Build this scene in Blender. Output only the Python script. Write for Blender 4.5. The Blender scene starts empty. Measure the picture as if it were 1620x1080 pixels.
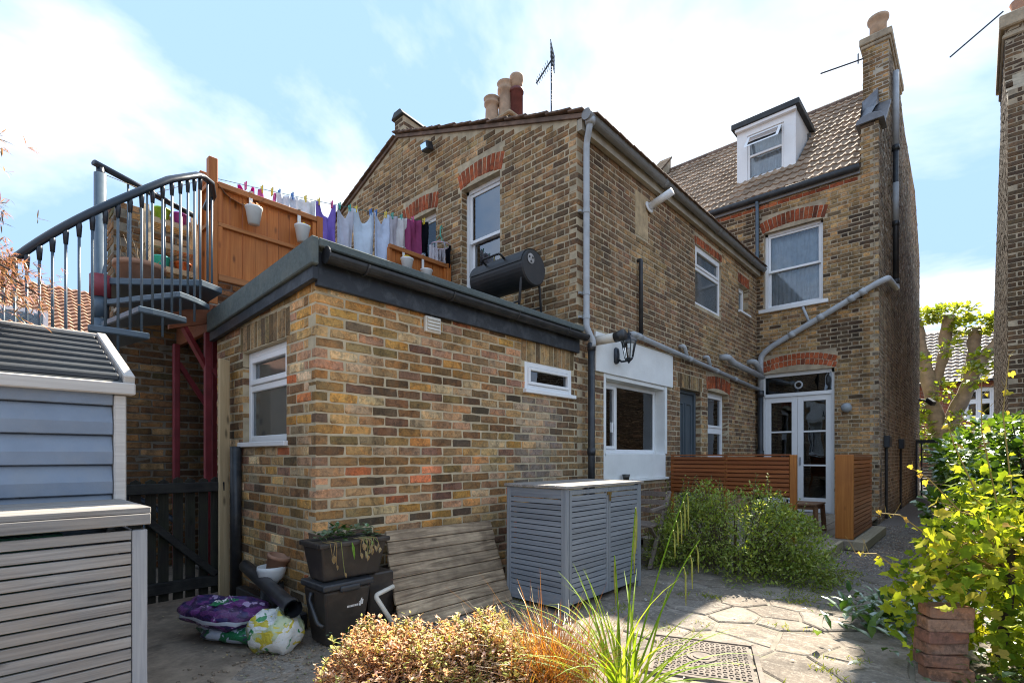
import bpy, math, random
import numpy as np
from mathutils import Vector, Matrix

sc = bpy.context.scene
col = sc.collection
PI = math.pi

# ------------------------------------------------------------------ camera, sky, sun, exposure
# World axes follow the house: +X runs along the long wall of the outhouse, away from the lens,
# +Y runs along its short wall, Z up, metres.
YAW = math.radians(42.575)
cd = bpy.data.cameras.new("camera")
cam = bpy.data.objects.new("camera", cd); col.objects.link(cam)
cam.location = (0, 0, 1.2)
cam.rotation_euler = (PI/2, 0, YAW - PI/2)
cd.sensor_width = 36.0; cd.lens = 36.0*800/1620
cd.shift_y = (721-540)/1620
cd.clip_start = 0.05; cd.clip_end = 500
sc.camera = cam

SUN_V = Vector((0.98, 0.13, 1.0)).normalized()
SUN_EL = math.asin(SUN_V.z); SUN_AZ = math.atan2(SUN_V.x, SUN_V.y)
world = bpy.data.worlds.new("World"); sc.world = world; world.use_nodes = True
wn = world.node_tree.nodes; wl = world.node_tree.links
for n in list(wn): wn.remove(n)
w_out = wn.new('ShaderNodeOutputWorld'); w_bg = wn.new('ShaderNodeBackground')
w_sky = wn.new('ShaderNodeTexSky'); w_sky.sky_type = 'NISHITA'; w_sky.sun_disc = False
w_sky.sun_elevation = SUN_EL; w_sky.sun_rotation = SUN_AZ
w_sky.altitude = 50; w_sky.air_density = 1.0; w_sky.dust_density = 0.25; w_sky.ozone_density = 2.5
w_bg.inputs['Strength'].default_value = 0.15
w_tc = wn.new('ShaderNodeTexCoord'); w_sep = wn.new('ShaderNodeSeparateXYZ')
wl.new(w_tc.outputs['Generated'], w_sep.inputs[0])
def wmath(op, a, b=None):
    m = wn.new('ShaderNodeMath'); m.operation = op
    for i, v in enumerate((a, b)):
        if v is None: continue
        if isinstance(v, (int, float)): m.inputs[i].default_value = v
        else: wl.new(v, m.inputs[i])
    return m.outputs[0]
zz = wmath('ADD', wmath('MAXIMUM', w_sep.outputs['Z'], 0.0), 0.28)
w_cmb = wn.new('ShaderNodeCombineXYZ')
wl.new(wmath('DIVIDE', w_sep.outputs['X'], zz), w_cmb.inputs[0])
wl.new(wmath('DIVIDE', w_sep.outputs['Y'], zz), w_cmb.inputs[1])
w_n1 = wn.new('ShaderNodeTexNoise'); w_n1.inputs['Scale'].default_value = 1.15
w_n1.inputs['Detail'].default_value = 7; w_n1.inputs['Roughness'].default_value = 0.56
w_n1.inputs['Distortion'].default_value = 0.35
w_map = wn.new('ShaderNodeMapping'); w_map.inputs['Location'].default_value = (9.2, 4.1, 0.0)
wl.new(w_cmb.outputs[0], w_map.inputs[0]); wl.new(w_map.outputs[0], w_n1.inputs['Vector'])
w_rmp = wn.new('ShaderNodeValToRGB')
w_rmp.color_ramp.elements[0].position = 0.45; w_rmp.color_ramp.elements[0].color = (0, 0, 0, 1)
w_rmp.color_ramp.elements[1].position = 0.70; w_rmp.color_ramp.elements[1].color = (0.92, 0.92, 0.92, 1)
wl.new(w_n1.outputs['Fac'], w_rmp.inputs[0])
w_mix = wn.new('ShaderNodeMix'); w_mix.data_type = 'RGBA'
w_min = wn.new('ShaderNodeVectorMath'); w_min.operation = 'MINIMUM'; w_min.inputs[1].default_value = (0.60, 0.92, 1.42)
wl.new(w_sky.outputs[0], w_min.inputs[0])
wl.new(w_rmp.outputs[0], w_mix.inputs[0]); wl.new(w_min.outputs[0], w_mix.inputs[6])
w_mix.inputs[7].default_value = (2.0, 1.95, 1.88, 1)
wl.new(w_mix.outputs[2], w_bg.inputs['Color']); wl.new(w_bg.outputs[0], w_out.inputs['Surface'])

sd = bpy.data.lights.new("sun", 'SUN'); sun = bpy.data.objects.new("sun", sd); col.objects.link(sun)
sd.energy = 2.6; sd.angle = math.radians(0.53); sd.color = (1.0, 0.91, 0.77)
sun.location = (12, 4, 20); sun.rotation_euler = SUN_V.to_track_quat('Z', 'Y').to_euler()

sc.view_settings.view_transform = 'Standard'; sc.view_settings.look = 'None'
sc.view_settings.exposure = 2.6; sc.view_settings.gamma = 1.0
sc.view_settings.use_curve_mapping = False
sc.render.engine = 'CYCLES'
sc.cycles.use_denoising = True
try: sc.cycles.denoiser = 'OPENIMAGEDENOISE'
except Exception: pass
sc.cycles.max_bounces = 7; sc.cycles.diffuse_bounces = 4; sc.cycles.glossy_bounces = 3
sc.cycles.transmission_bounces = 5; sc.cycles.transparent_max_bounces = 12
sc.cycles.caustics_reflective = False; sc.cycles.caustics_refractive = False
sc.cycles.sample_clamp_indirect = 6.0
sc.cycles.filter_width = 1.1

# ------------------------------------------------------------------ materials
def node_mat(name):
    m = bpy.data.materials.new(name); m.use_nodes = True
    nt = m.node_tree
    return m, nt, nt.nodes, nt.links, nt.nodes['Principled BSDF']
def setin(n, key, v):
    if isinstance(v, bpy.types.NodeSocket): n.id_data.links.new(v, n.inputs[key])
    else: n.inputs[key].default_value = v
def rgba(c): return (c[0], c[1], c[2], 1.0)
def noise(nt, vec, scale, detail=4, rough=0.55, dist=0.0):
    n = nt.nodes.new('ShaderNodeTexNoise'); setin(n, 'Vector', vec)
    n.inputs['Scale'].default_value = scale; n.inputs['Detail'].default_value = detail
    n.inputs['Roughness'].default_value = rough; n.inputs['Distortion'].default_value = dist
    return n.outputs['Fac']
def ramp(nt, fac, stops):
    r = nt.nodes.new('ShaderNodeValToRGB'); setin(r, 0, fac)
    e = r.color_ramp.elements
    while len(e) < len(stops): e.new(0.5)
    for i, (p, c) in enumerate(stops):
        e[i].position = p; e[i].color = (c, c, c, 1) if isinstance(c, (int, float)) else rgba(c)
    return r.outputs[0]
def mixc(nt, fac, a, b, mode='MIX'):
    m = nt.nodes.new('ShaderNodeMix'); m.data_type = 'RGBA'; m.blend_type = mode
    setin(m, 0, fac)
    for k, v in ((6, a), (7, b)):
        setin(m, k, rgba(v) if isinstance(v, (tuple, list)) else v)
    return m.outputs[2]
def mathn(nt, op, a, b=0.0):
    m = nt.nodes.new('ShaderNodeMath'); m.operation = op; setin(m, 0, a); setin(m, 1, b)
    return m.outputs[0]
def wpos(nt, stretch=None):
    g = nt.nodes.new('ShaderNodeNewGeometry')
    if not stretch: return g.outputs['Position']
    mp = nt.nodes.new('ShaderNodeMapping'); nt.links.new(g.outputs['Position'], mp.inputs[0])
    mp.inputs['Scale'].default_value = stretch
    return mp.outputs[0]
def add_bump(nt, b, h, strength, dist=0.01):
    bp = nt.nodes.new('ShaderNodeBump'); bp.inputs['Strength'].default_value = strength
    bp.inputs['Distance'].default_value = dist; setin(bp, 'Height', h)
    nt.links.new(bp.outputs[0], b.inputs['Normal'])
def M(name, c, rough=0.7, var=0.25, scale=6.0, bump=0.15, bscale=70.0, metal=0.0, spec=0.4, dirt=0.0, dirtc=(0.05, 0.045, 0.035), objvar=0.0, dscale=2.5):
    m, nt, N, L, b = node_mat(name)
    p = wpos(nt)
    n1 = noise(nt, p, scale, 5)
    lo = tuple(max(0, x*(1-var)) for x in c); hi = tuple(min(1, x*(1+var)) for x in c)
    cc = mixc(nt, ramp(nt, n1, [(0.3, 0.0), (0.7, 1.0)]), lo, hi)
    if objvar:
        oi = N.new('ShaderNodeObjectInfo')
        k = mathn(nt, 'ADD', mathn(nt, 'MULTIPLY', oi.outputs['Random'], 2*objvar), 1-objvar)
        kk = N.new('ShaderNodeCombineColor')
        for i in range(3): L.new(k, kk.inputs[i])
        cc = mixc(nt, 1.0, cc, kk.outputs[0], 'MULTIPLY')
    if dirt:
        n2 = noise(nt, p, dscale, 8, 0.65, 0.3)
        cc = mixc(nt, mathn(nt, 'MULTIPLY', ramp(nt, n2, [(0.48, 0.0), (0.68, 1.0)]), dirt), cc, dirtc)
    setin(b, 'Base Color', cc)
    n3 = noise(nt, p, bscale, 4)
    b.inputs['Metallic'].default_value = metal; b.inputs['Specular IOR Level'].default_value = spec
    setin(b, 'Roughness', mathn(nt, 'ADD', mathn(nt, 'MULTIPLY', n1, 0.25), rough-0.12))
    if bump: add_bump(nt, b, n3, bump, 0.006)
    return m
def brick_mat(name, use_attr, soot=0.35, speck=0.35):
    m, nt, N, L, b = node_mat(name)
    p = wpos(nt)
    if use_attr:
        a = N.new('ShaderNodeAttribute'); a.attribute_name = 'Col'; base = a.outputs['Color']
    else:
        a = N.new('ShaderNodeObjectInfo'); base = a.outputs['Color']
    n1 = noise(nt, p, 15, 6, 0.7, 0.5); n2 = noise(nt, p, 55, 6, 0.7); n3 = noise(nt, p, 0.9, 4)
    c1 = mixc(nt, mathn(nt, 'MULTIPLY', ramp(nt, n1, [(0.46, 0.0), (0.62, 1.0)]), soot), base, (0.05, 0.038, 0.03))
    nb = noise(nt, p, 9, 3, 0.5, 0.8)
    c1 = mixc(nt, ramp(nt, nb, [(0.50, 0.0), (0.62, 0.55)]), c1, mixc(nt, 1.0, c1, (1.45, 1.12, 0.80), 'MULTIPLY'))
    hi = mixc(nt, 1.0, base, (1.9, 1.75, 1.6), 'MULTIPLY')
    c2 = mixc(nt, mathn(nt, 'MULTIPLY', ramp(nt, n2, [(0.50, 0.0), (0.70, 1.0)]), speck), c1, hi)
    c3 = mixc(nt, mathn(nt, 'MULTIPLY', ramp(nt, n2, [(0.28, 1.0), (0.42, 0.0)]), 0.5), c2, (0.06, 0.045, 0.035))
    c4 = mixc(nt, 1.0, c3, ramp(nt, n3, [(0.3, 0.66), (0.7, 1.18)]), 'MULTIPLY')
    ns = noise(nt, wpos(nt, (3.2, 3.2, 0.35)), 1.0, 5, 0.6)
    c4 = mixc(nt, 1.0, c4, ramp(nt, ns, [(0.34, 0.62), (0.52, 1.0), (0.75, 1.1)]), 'MULTIPLY')
    setin(b, 'Base Color', c4)
    b.inputs['Roughness'].default_value = 0.9; b.inputs['Specular IOR Level'].default_value = 0.22
    add_bump(nt, b, mathn(nt, 'ADD', mathn(nt, 'MULTIPLY', n1, 0.6), n2), 0.75, 0.005)
    return m
def wood_mat(name, c1, c2, axis=0, rough=0.7, grain=1.0, knots=True, weather=0.0, wc=(0.3, 0.28, 0.25), bump=0.35, objvar=0.12, spec=0.35, fine=42, wscale=3.5):
    m, nt, N, L, b = node_mat(name)
    st = [fine, fine, fine]; st[axis] = 1.6
    p = wpos(nt, st); q = wpos(nt)
    oi = N.new('ShaderNodeObjectInfo')
    off = N.new('ShaderNodeVectorMath'); off.operation = 'ADD'
    sc3 = N.new('ShaderNodeVectorMath'); sc3.operation = 'SCALE'
    cmb = N.new('ShaderNodeCombineXYZ')
    for i in range(3): L.new(oi.outputs['Random'], cmb.inputs[i])
    L.new(cmb.outputs[0], sc3.inputs[0]); sc3.inputs['Scale'].default_value = 37.0
    L.new(p, off.inputs[0]); L.new(sc3.outputs[0], off.inputs[1])
    g = noise(nt, off.outputs[0], 1.0*grain, 6, 0.6, 1.2)
    cc = mixc(nt, ramp(nt, g, [(0.3, 0.0), (0.68, 1.0)]), c1, c2)
    k = mathn(nt, 'ADD', mathn(nt, 'MULTIPLY', oi.outputs['Random'], 2*objvar), 1-objvar)
    kk = N.new('ShaderNodeCombineColor')
    for i in range(3): L.new(k, kk.inputs[i])
    cc = mixc(nt, 1.0, cc, kk.outputs[0], 'MULTIPLY')
    if knots:
        s2 = [9, 9, 9]; s2[axis] = 3.2
        v = N.new('ShaderNodeTexVoronoi'); v.feature = 'F1'; L.new(wpos(nt, s2), v.inputs['Vector']); v.inputs['Scale'].default_value = 1.0
        cc = mixc(nt, ramp(nt, v.outputs['Distance'], [(0.06, 0.8), (0.17, 0.0)]), cc, tuple(x*0.3 for x in c1))
    if weather:
        n2 = noise(nt, q, wscale, 6, 0.6)
        cc = mixc(nt, mathn(nt, 'MULTIPLY', ramp(nt, n2, [(0.42, 0.0), (0.68, 1.0)]), weather), cc, wc)
    setin(b, 'Base Color', cc)
    b.inputs['Roughness'].default_value = rough; b.inputs['Specular IOR Level'].default_value = spec
    add_bump(nt, b, g, bump, 0.004)
    return m
def glass_mat(name, tint=(0.75, 0.8, 0.8), ior=1.75, rough=0.015, milky=0.0, wavy=0.12):
    m, nt, N, L, b = node_mat(name)
    N.remove(b)
    out = [n for n in N if n.type == 'OUTPUT_MATERIAL'][0]
    tr = N.new('ShaderNodeBsdfTransparent'); tr.inputs[0].default_value = rgba(tint)
    gl = N.new('ShaderNodeBsdfGlossy'); gl.inputs['Roughness'].default_value = rough; gl.inputs[0].default_value = (0.92, 0.95, 1, 1)
    fr = N.new('ShaderNodeFresnel'); fr.inputs[0].default_value = ior
    nn = noise(nt, wpos(nt), 1.6, 2); bp = N.new('ShaderNodeBump'); bp.inputs['Strength'].default_value = wavy; bp.inputs['Distance'].default_value = 0.05
    L.new(nn, bp.inputs['Height']); L.new(bp.outputs[0], gl.inputs['Normal'])
    base = tr.outputs[0]
    if milky:
        df = N.new('ShaderNodeBsdfDiffuse'); df.inputs[0].default_value = (0.5, 0.55, 0.55, 1)
        m0 = N.new('ShaderNodeMixShader'); m0.inputs[0].default_value = milky
        L.new(base, m0.inputs[1]); L.new(df.outputs[0], m0.inputs[2]); base = m0.outputs[0]
    mx = N.new('ShaderNodeMixShader'); L.new(fr.outputs[0], mx.inputs[0]); L.new(base, mx.inputs[1]); L.new(gl.outputs[0], mx.inputs[2])
    L.new(mx.outputs[0], out.inputs['Surface'])
    return m
def leaf_mat(name, c1, c2, c3=None, trans=0.45, rough=0.45, gloss=0.12, per_object=False):
    m, nt, N, L, b = node_mat(name)
    N.remove(b)
    out = [n for n in N if n.type == 'OUTPUT_MATERIAL'][0]
    if per_object:
        r = N.new('ShaderNodeObjectInfo').outputs['Random']
    else:
        r = N.new('ShaderNodeNewGeometry').outputs['Random Per Island']
    st = [(0.0, c1), (0.7, c2)] + ([(1.0, c3)] if c3 else [])
    cc = ramp(nt, r, st)
    n1 = noise(nt, wpos(nt), 30, 3)
    cc = mixc(nt, 1.0, cc, ramp(nt, n1, [(0.3, 0.75), (0.7, 1.2)]), 'MULTIPLY')
    d = N.new('ShaderNodeBsdfDiffuse'); L.new(cc, d.inputs[0])
    t = N.new('ShaderNodeBsdfTranslucent')
    tc = mixc(nt, 1.0, cc, (1.7, 1.55, 0.6), 'MULTIPLY'); L.new(tc, t.inputs[0])
    mx = N.new('ShaderNodeMixShader'); mx.inputs[0].default_value = trans
    L.new(d.outputs[0], mx.inputs[1]); L.new(t.outputs[0], mx.inputs[2])
    g = N.new('ShaderNodeBsdfGlossy'); g.inputs['Roughness'].default_value = rough; g.inputs[0].default_value = (0.5, 0.55, 0.5, 1)
    fr = N.new('ShaderNodeFresnel'); fr.inputs[0].default_value = 1.4
    m2 = N.new('ShaderNodeMixShader'); L.new(mathn(nt, 'MULTIPLY', fr.outputs[0], gloss*3), m2.inputs[0])
    L.new(mx.outputs[0], m2.inputs[1]); L.new(g.outputs[0], m2.inputs[2])
    L.new(m2.outputs[0], out.inputs['Surface'])
    return m
def cloth_mat(name, c, trans=0.25):
    m, nt, N, L, b = node_mat(name)
    N.remove(b)
    out = [n for n in N if n.type == 'OUTPUT_MATERIAL'][0]
    n1 = noise(nt, wpos(nt), 9, 4)
    cc = mixc(nt, 1.0, c, ramp(nt, n1, [(0.3, 0.88), (0.7, 1.08)]), 'MULTIPLY')
    d = N.new('ShaderNodeBsdfDiffuse'); L.new(cc, d.inputs[0]); t = N.new('ShaderNodeBsdfTranslucent'); L.new(cc, t.inputs[0])
    w = noise(nt, wpos(nt), 14, 3, 0.5, 0.6); bp = N.new('ShaderNodeBump'); bp.inputs['Strength'].default_value = 0.5; bp.inputs['Distance'].default_value = 0.03
    L.new(w, bp.inputs['Height']); L.new(bp.outputs[0], d.inputs['Normal'])
    mx = N.new('ShaderNodeMixShader'); mx.inputs[0].default_value = trans
    L.new(d.outputs[0], mx.inputs[1]); L.new(t.outputs[0], mx.inputs[2]); L.new(mx.outputs[0], out.inputs['Surface'])
    return m

B_OBJ = brick_mat('brick_single', False, 0.55, 0.5); B_ATT = brick_mat('brick_field', True, 0.55, 0.5)
B_ATT_SOOT = brick_mat('brick_field_sooty', True, 0.6, 0.45); B_OBJ_SOOT = brick_mat('brick_single_sooty', False, 0.6, 0.45)
MORTAR = M('mortar_cream', (0.50, 0.41, 0.27), 0.95, 0.22, 9, 0.5, 110, dirt=0.35, dirtc=(0.22, 0.18, 0.13))
MORTAR_W = M('mortar_wing', (0.46, 0.375, 0.25), 0.95, 0.22, 9, 0.5, 110, dirt=0.45, dirtc=(0.16, 0.13, 0.10))
MORTAR_G = M('mortar_grey', (0.40, 0.32, 0.22), 0.95, 0.25, 7, 0.5, 110, dirt=0.5, dirtc=(0.13, 0.11, 0.09))
UPVC = M('white_upvc', (0.80, 0.80, 0.80), 0.35, 0.04, 3, 0.03, 40, spec=0.5, dirt=0.12, dirtc=(0.45, 0.42, 0.36), dscale=6)
WHITEPAINT = M('white_masonry_paint', (0.78, 0.78, 0.76), 0.7, 0.06, 4, 0.2, 60, dirt=0.15, dirtc=(0.5, 0.47, 0.4), dscale=3)
GLASS = glass_mat('window_glass', (0.93, 0.96, 0.97), 1.55); GLASS_SKY = glass_mat('sky_reflecting_glass', (0.55, 0.65, 0.72), 2.6, 0.0, 0.0, 0.03); GLASS_DARK = glass_mat('bronze_glass', (0.5, 0.55, 0.55), 1.9)
GLASS_MILK = glass_mat('frosted_glass', (0.45, 0.55, 0.54), 1.8, 0.08, 0.12)
DARKROOM = M('room_interior', (0.10, 0.095, 0.09), 0.9, 0.2, 3, 0.0)  # darkness of the rooms behind the panes, put into the lining colour
BLACKPL = M('black_plastic', (0.022, 0.024, 0.028), 0.42, 0.3, 8, 0.05, 60, spec=0.5, dirt=0.35, dirtc=(0.10, 0.095, 0.085), dscale=7)
BLACKWOOD = M('black_painted_fascia', (0.018, 0.021, 0.027), 0.5, 0.3, 8, 0.2, 40, dirt=0.5, dirtc=(0.09, 0.10, 0.11), dscale=9)
GREYPIPE = M('grey_plastic_pipe', (0.40, 0.42, 0.44), 0.45, 0.08, 5, 0.04, 50, dirt=0.3, dirtc=(0.2, 0.19, 0.17), dscale=6)
CREAMPIPE = M('cream_plastic_pipe', (0.66, 0.62, 0.54), 0.5, 0.08, 5, 0.03, 50, dirt=0.25, dirtc=(0.35, 0.31, 0.25), dscale=8)
GREYGUT = M('grey_gutter', (0.24, 0.245, 0.25), 0.5, 0.15, 5, 0.06, 50, dirt=0.45, dirtc=(0.13, 0.125, 0.11), dscale=5)
FELT = M('mineral_felt', (0.105, 0.125, 0.12), 0.95, 0.2, 40, 0.5, 220, dirt=0.35, dirtc=(0.2, 0.2, 0.17), dscale=6)
LEAD = M('lead_flashing', (0.16, 0.165, 0.18), 0.45, 0.25, 8, 0.3, 20, metal=0.3)
TILE = M('concrete_roof_tile', (0.35, 0.245, 0.165), 0.8, 0.3, 6, 0.5, 120, spec=0.2, dirt=0.35, dirtc=(0.12, 0.10, 0.075), objvar=0.3, dscale=2.2)
TILE_EDGE = M('weathered_clay_tile', (0.17, 0.11, 0.08), 0.85, 0.4, 9, 0.4, 90, dirt=0.4, objvar=0.2)
TERRA = M('terracotta', (0.40, 0.21, 0.13), 0.85, 0.2, 9, 0.2, 80, dirt=0.35, dirtc=(0.25, 0.19, 0.14))
TERRA_TAN = M('tan_terracotta', (0.42, 0.28, 0.18), 0.85, 0.2, 9, 0.2, 80, dirt=0.4, dirtc=(0.15, 0.12, 0.10))
DKRED = M('dark_red_clay', (0.16, 0.05, 0.045), 0.6, 0.25, 9, 0.15, 60)
STEELBLUE = M('blue_grey_painted_steel', (0.075, 0.108, 0.14), 0.4, 0.15, 12, 0.06, 60, spec=0.5)
NAVY = M('dark_painted_iron', (0.016, 0.024, 0.036), 0.35, 0.2, 12, 0.06, 50, spec=0.5)
REDSTEEL = M('red_oxide_steel', (0.24, 0.035, 0.045), 0.45, 0.25, 6, 0.12, 40, dirt=0.3, dirtc=(0.06, 0.02, 0.02))
W_ORANGE_Z = wood_mat('orange_stain_boards', (0.40, 0.11, 0.02), (0.54, 0.185, 0.04), 2, 0.6, bump=0.25, weather=0.25, wc=(0.24, 0.09, 0.03))
W_ORANGE_X = wood_mat('orange_stain_rail', (0.34, 0.115, 0.03), (0.46, 0.18, 0.055), 0, 0.6, knots=False, bump=0.25)
W_CEDAR_Y = wood_mat('cedar_slat', (0.20, 0.052, 0.014), (0.34, 0.11, 0.03), 1, 0.5, knots=False, bump=0.2, objvar=0.22)
W_CEDAR_X = wood_mat('cedar_slat_side', (0.20, 0.052, 0.014), (0.34, 0.11, 0.03), 0, 0.5, knots=False, bump=0.2, objvar=0.22)
W_CEDAR_Z = wood_mat('cedar_post', (0.36, 0.12, 0.022), (0.50, 0.19, 0.04), 2, 0.5, bump=0.2, weather=0.4, wc=(0.20, 0.06, 0.02), wscale=2.0)
W_GREY_X = wood_mat('grey_stained_slat', (0.16, 0.15, 0.142), (0.36, 0.335, 0.305), 0, 0.65, bump=0.5, objvar=0.16, weather=0.55, wc=(0.29, 0.235, 0.185))
W_GREY_Y = wood_mat('grey_stained_slat_side', (0.20, 0.215, 0.235), (0.32, 0.33, 0.345), 1, 0.65, bump=0.3, objvar=0.1)
W_GREY_Z = wood_mat('grey_stained_post', (0.24, 0.245, 0.255), (0.36, 0.36, 0.36), 2, 0.65, bump=0.3, objvar=0.05)
W_BLUEGREY_X = wood_mat('blue_grey_slat', (0.155, 0.175, 0.20), (0.26, 0.28, 0.305), 0, 0.65, knots=False, bump=0.3, objvar=0.12)
W_BLUEGREY_Y = wood_mat('blue_grey_slat_side', (0.145, 0.165, 0.195), (0.24, 0.265, 0.295), 1, 0.65, knots=False, bump=0.3, objvar=0.12)
W_BLUEGREY_Z = wood_mat('blue_grey_post', (0.16, 0.18, 0.205), (0.26, 0.28, 0.30), 2, 0.65, knots=False, bump=0.25, objvar=0.05)
W_OLD_X = wood_mat('weathered_old_plank', (0.10, 0.068, 0.042), (0.54, 0.41, 0.27), 0, 0.9, grain=1.0, bump=0.8, weather=0.6, wc=(0.13, 0.09, 0.06), objvar=0.22, fine=24, wscale=7)
W_PINE_Z = wood_mat('pale_pine', (0.46, 0.34, 0.19), (0.60, 0.46, 0.27), 2, 0.65, bump=0.15)
W_DARK_Z = wood_mat('old_black_picket', (0.013, 0.012, 0.011), (0.042, 0.037, 0.03), 2, 0.85, bump=0.5, weather=0.55, wc=(0.04, 0.046, 0.022), wscale=6)
W_DARK_X = wood_mat('old_black_rail', (0.008, 0.008, 0.009), (0.025, 0.023, 0.021), 0, 0.8, bump=0.5, weather=0.3, wc=(0.09, 0.09, 0.075), wscale=8)
W_DECK_X = wood_mat('grey_deck_board', (0.22, 0.175, 0.13), (0.36, 0.30, 0.235), 0, 0.85, bump=0.4, knots=False, objvar=0.15)
W_DECK_EDGE = wood_mat('pale_deck_edge', (0.36, 0.29, 0.19), (0.50, 0.42, 0.29), 0, 0.8, bump=0.3)
W_TEAK_X = wood_mat('brown_teak', (0.16, 0.08, 0.04), (0.27, 0.15, 0.08), 0, 0.5, bump=0.2, knots=False)
W_DECKRED = wood_mat('red_brown_joist', (0.20, 0.06, 0.025), (0.32, 0.11, 0.045), 0, 0.7, bump=0.4, weather=0.35, wc=(0.14, 0.08, 0.05), knots=False)
BLUEPL = M('blue_grey_shed_panel', (0.185, 0.225, 0.285), 0.42, 0.12, 5, 0.15, 90, spec=0.5, dirt=0.3, dirtc=(0.27, 0.27, 0.26), objvar=0.07, dscale=4)
SHEDROOF = M('dark_shed_roof', (0.032, 0.036, 0.04), 0.55, 0.3, 4, 0.1, 60, spec=0.35, dirt=0.3, dirtc=(0.1,0.1,0.09))
SHEDTRIM = wood_mat('silvered_shed_trim', (0.42, 0.38, 0.34), (0.56, 0.52, 0.47), 0, 0.6, knots=False, bump=0.2)

# ------------------------------------------------------------------ mesh helpers
class MB:
    def __init__(s): s.v = []; s.f = []; s.mi = []; s.c = []
    def add(s, vs, fs, mi=0, colr=None):
        o = len(s.v); s.v.extend([tuple(p) for p in vs])
        for f in fs: s.f.append(tuple(i+o for i in f)); s.mi.append(mi)
        if colr is not None: s.c.extend([colr]*len(vs))
        return s
    def box(s, x0, x1, y0, y1, z0, z1, mi=0):
        vs = [(x0,y0,z0),(x1,y0,z0),(x1,y1,z0),(x0,y1,z0),(x0,y0,z1),(x1,y0,z1),(x1,y1,z1),(x0,y1,z1)]
        return s.add(vs, [(0,3,2,1),(4,5,6,7),(0,1,5,4),(1,2,6,5),(2,3,7,6),(3,0,4,7)], mi)
    def hexa(s, p8, mi=0):
        return s.add(p8, [(0,3,2,1),(4,5,6,7),(0,1,5,4),(1,2,6,5),(2,3,7,6),(3,0,4,7)], mi)
    def beam(s, a, b, w, h, up=(0,0,1), mi=0):
        a = Vector(a); b = Vector(b); d = (b-a).normalized(); up = Vector(up)
        sd_ = d.cross(up)
        if sd_.length < 1e-4: sd_ = d.cross(Vector((1,0,0)))
        sd_.normalize(); u2 = sd_.cross(d).normalized()
        ps = []
        for p in (a, b):
            for (i, j) in ((-1,-1),(1,-1),(1,1),(-1,1)):
                ps.append(p + sd_*(i*w/2) + u2*(j*h/2))
        return s.add(ps, [(0,3,2,1),(4,5,6,7),(0,1,5,4),(1,2,6,5),(2,3,7,6),(3,0,4,7)], mi)
    def tube(s, pts, r, n=10, cap=True, mi=0, squash=1.0):
        pts = [Vector(p) for p in pts]
        rr = r if isinstance(r, (list, tuple)) else [r]*len(pts)
        t0 = (pts[1]-pts[0]).normalized()
        ref = Vector((0,0,1)) if abs(t0.z) < 0.9 else Vector((1,0,0))
        nx = t0.cross(ref).normalized(); o = len(s.v); vs = []; fs = []
        for i, p in enumerate(pts):
            if i == 0: t = t0
            elif i == len(pts)-1: t = (pts[i]-pts[i-1]).normalized()
            else: t = ((pts[i+1]-pts[i]).normalized()+(pts[i]-pts[i-1]).normalized()).normalized()
            nx = (nx - t*nx.dot(t))
            if nx.length < 1e-5: nx = t.orthogonal()
            nx.normalize(); ny = t.cross(nx)
            for k in range(n):
                a = 2*PI*k/n
                vs.append(p + nx*(math.cos(a)*rr[i]) + ny*(math.sin(a)*rr[i]*squash))
        for i in range(len(pts)-1):
            for k in range(n):
                k2 = (k+1) % n
                fs.append((i*n+k, i*n+k2, (i+1)*n+k2, (i+1)*n+k))
        if cap: fs.append(tuple(range(n-1,-1,-1))); fs.append(tuple((len(pts)-1)*n+k for k in range(n)))
        return s.add(vs, fs, mi)
    def lathe(s, c, prof, n=20, mi=0, axis=(0,0,1), cap=True):
        c = Vector(c); az = Vector(axis).normalized(); ax = az.orthogonal().normalized(); ay = az.cross(ax)
        vs = []; fs = []
        for (r, h) in prof:
            for k in range(n):
                a = 2*PI*k/n
                vs.append(c + az*h + ax*(math.cos(a)*r) + ay*(math.sin(a)*r))
        for i in range(len(prof)-1):
            for k in range(n):
                k2 = (k+1) % n
                fs.append((i*n+k, i*n+k2, (i+1)*n+k2, (i+1)*n+k))
        if cap: fs.append(tuple(range(n-1,-1,-1))); fs.append(tuple((len(prof)-1)*n+k for k in range(n)))
        return s.add(vs, fs, mi)
    def prism(s, poly, ext, mi=0):
        ext = Vector(ext); n = len(poly); a = [Vector(p) for p in poly]; b = [p+ext for p in a]
        fs = [tuple(range(n-1,-1,-1)), tuple(range(n, 2*n))]
        for i in range(n): j = (i+1) % n; fs.append((i, j, n+j, n+i))
        return s.add(a+b, fs, mi)
    def build(s, name, mats, parent=None, smooth=False, bevel=0.0, kind=None, label=None, seg=1):
        me = bpy.data.meshes.new(name); me.from_pydata(s.v, [], s.f)
        if not isinstance(mats, (list, tuple)): mats = [mats]
        for m in mats: me.materials.append(m)
        if len(mats) > 1: me.polygons.foreach_set('material_index', s.mi)
        if s.c:
            ca = me.color_attributes.new('Col', 'FLOAT_COLOR', 'POINT')
            ca.data.foreach_set('color', np.array([(*c, 1.0) for c in s.c], dtype=np.float32).ravel())
        if smooth: me.polygons.foreach_set('use_smooth', [True]*len(me.polygons))
        me.update()
        ob = bpy.data.objects.new(name, me); link(ob, parent)
        if bevel:
            md = ob.modifiers.new('bevel', 'BEVEL'); md.width = bevel; md.segments = seg; md.limit_method = 'ANGLE'; md.angle_limit = math.radians(40)
        if kind: ob['kind'] = kind
        if label: ob['label'] = label
        return ob
def fixn(ob):
    import bmesh
    bm = bmesh.new(); bm.from_mesh(ob.data); bmesh.ops.recalc_face_normals(bm, faces=bm.faces); bm.to_mesh(ob.data); bm.free(); return ob
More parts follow.
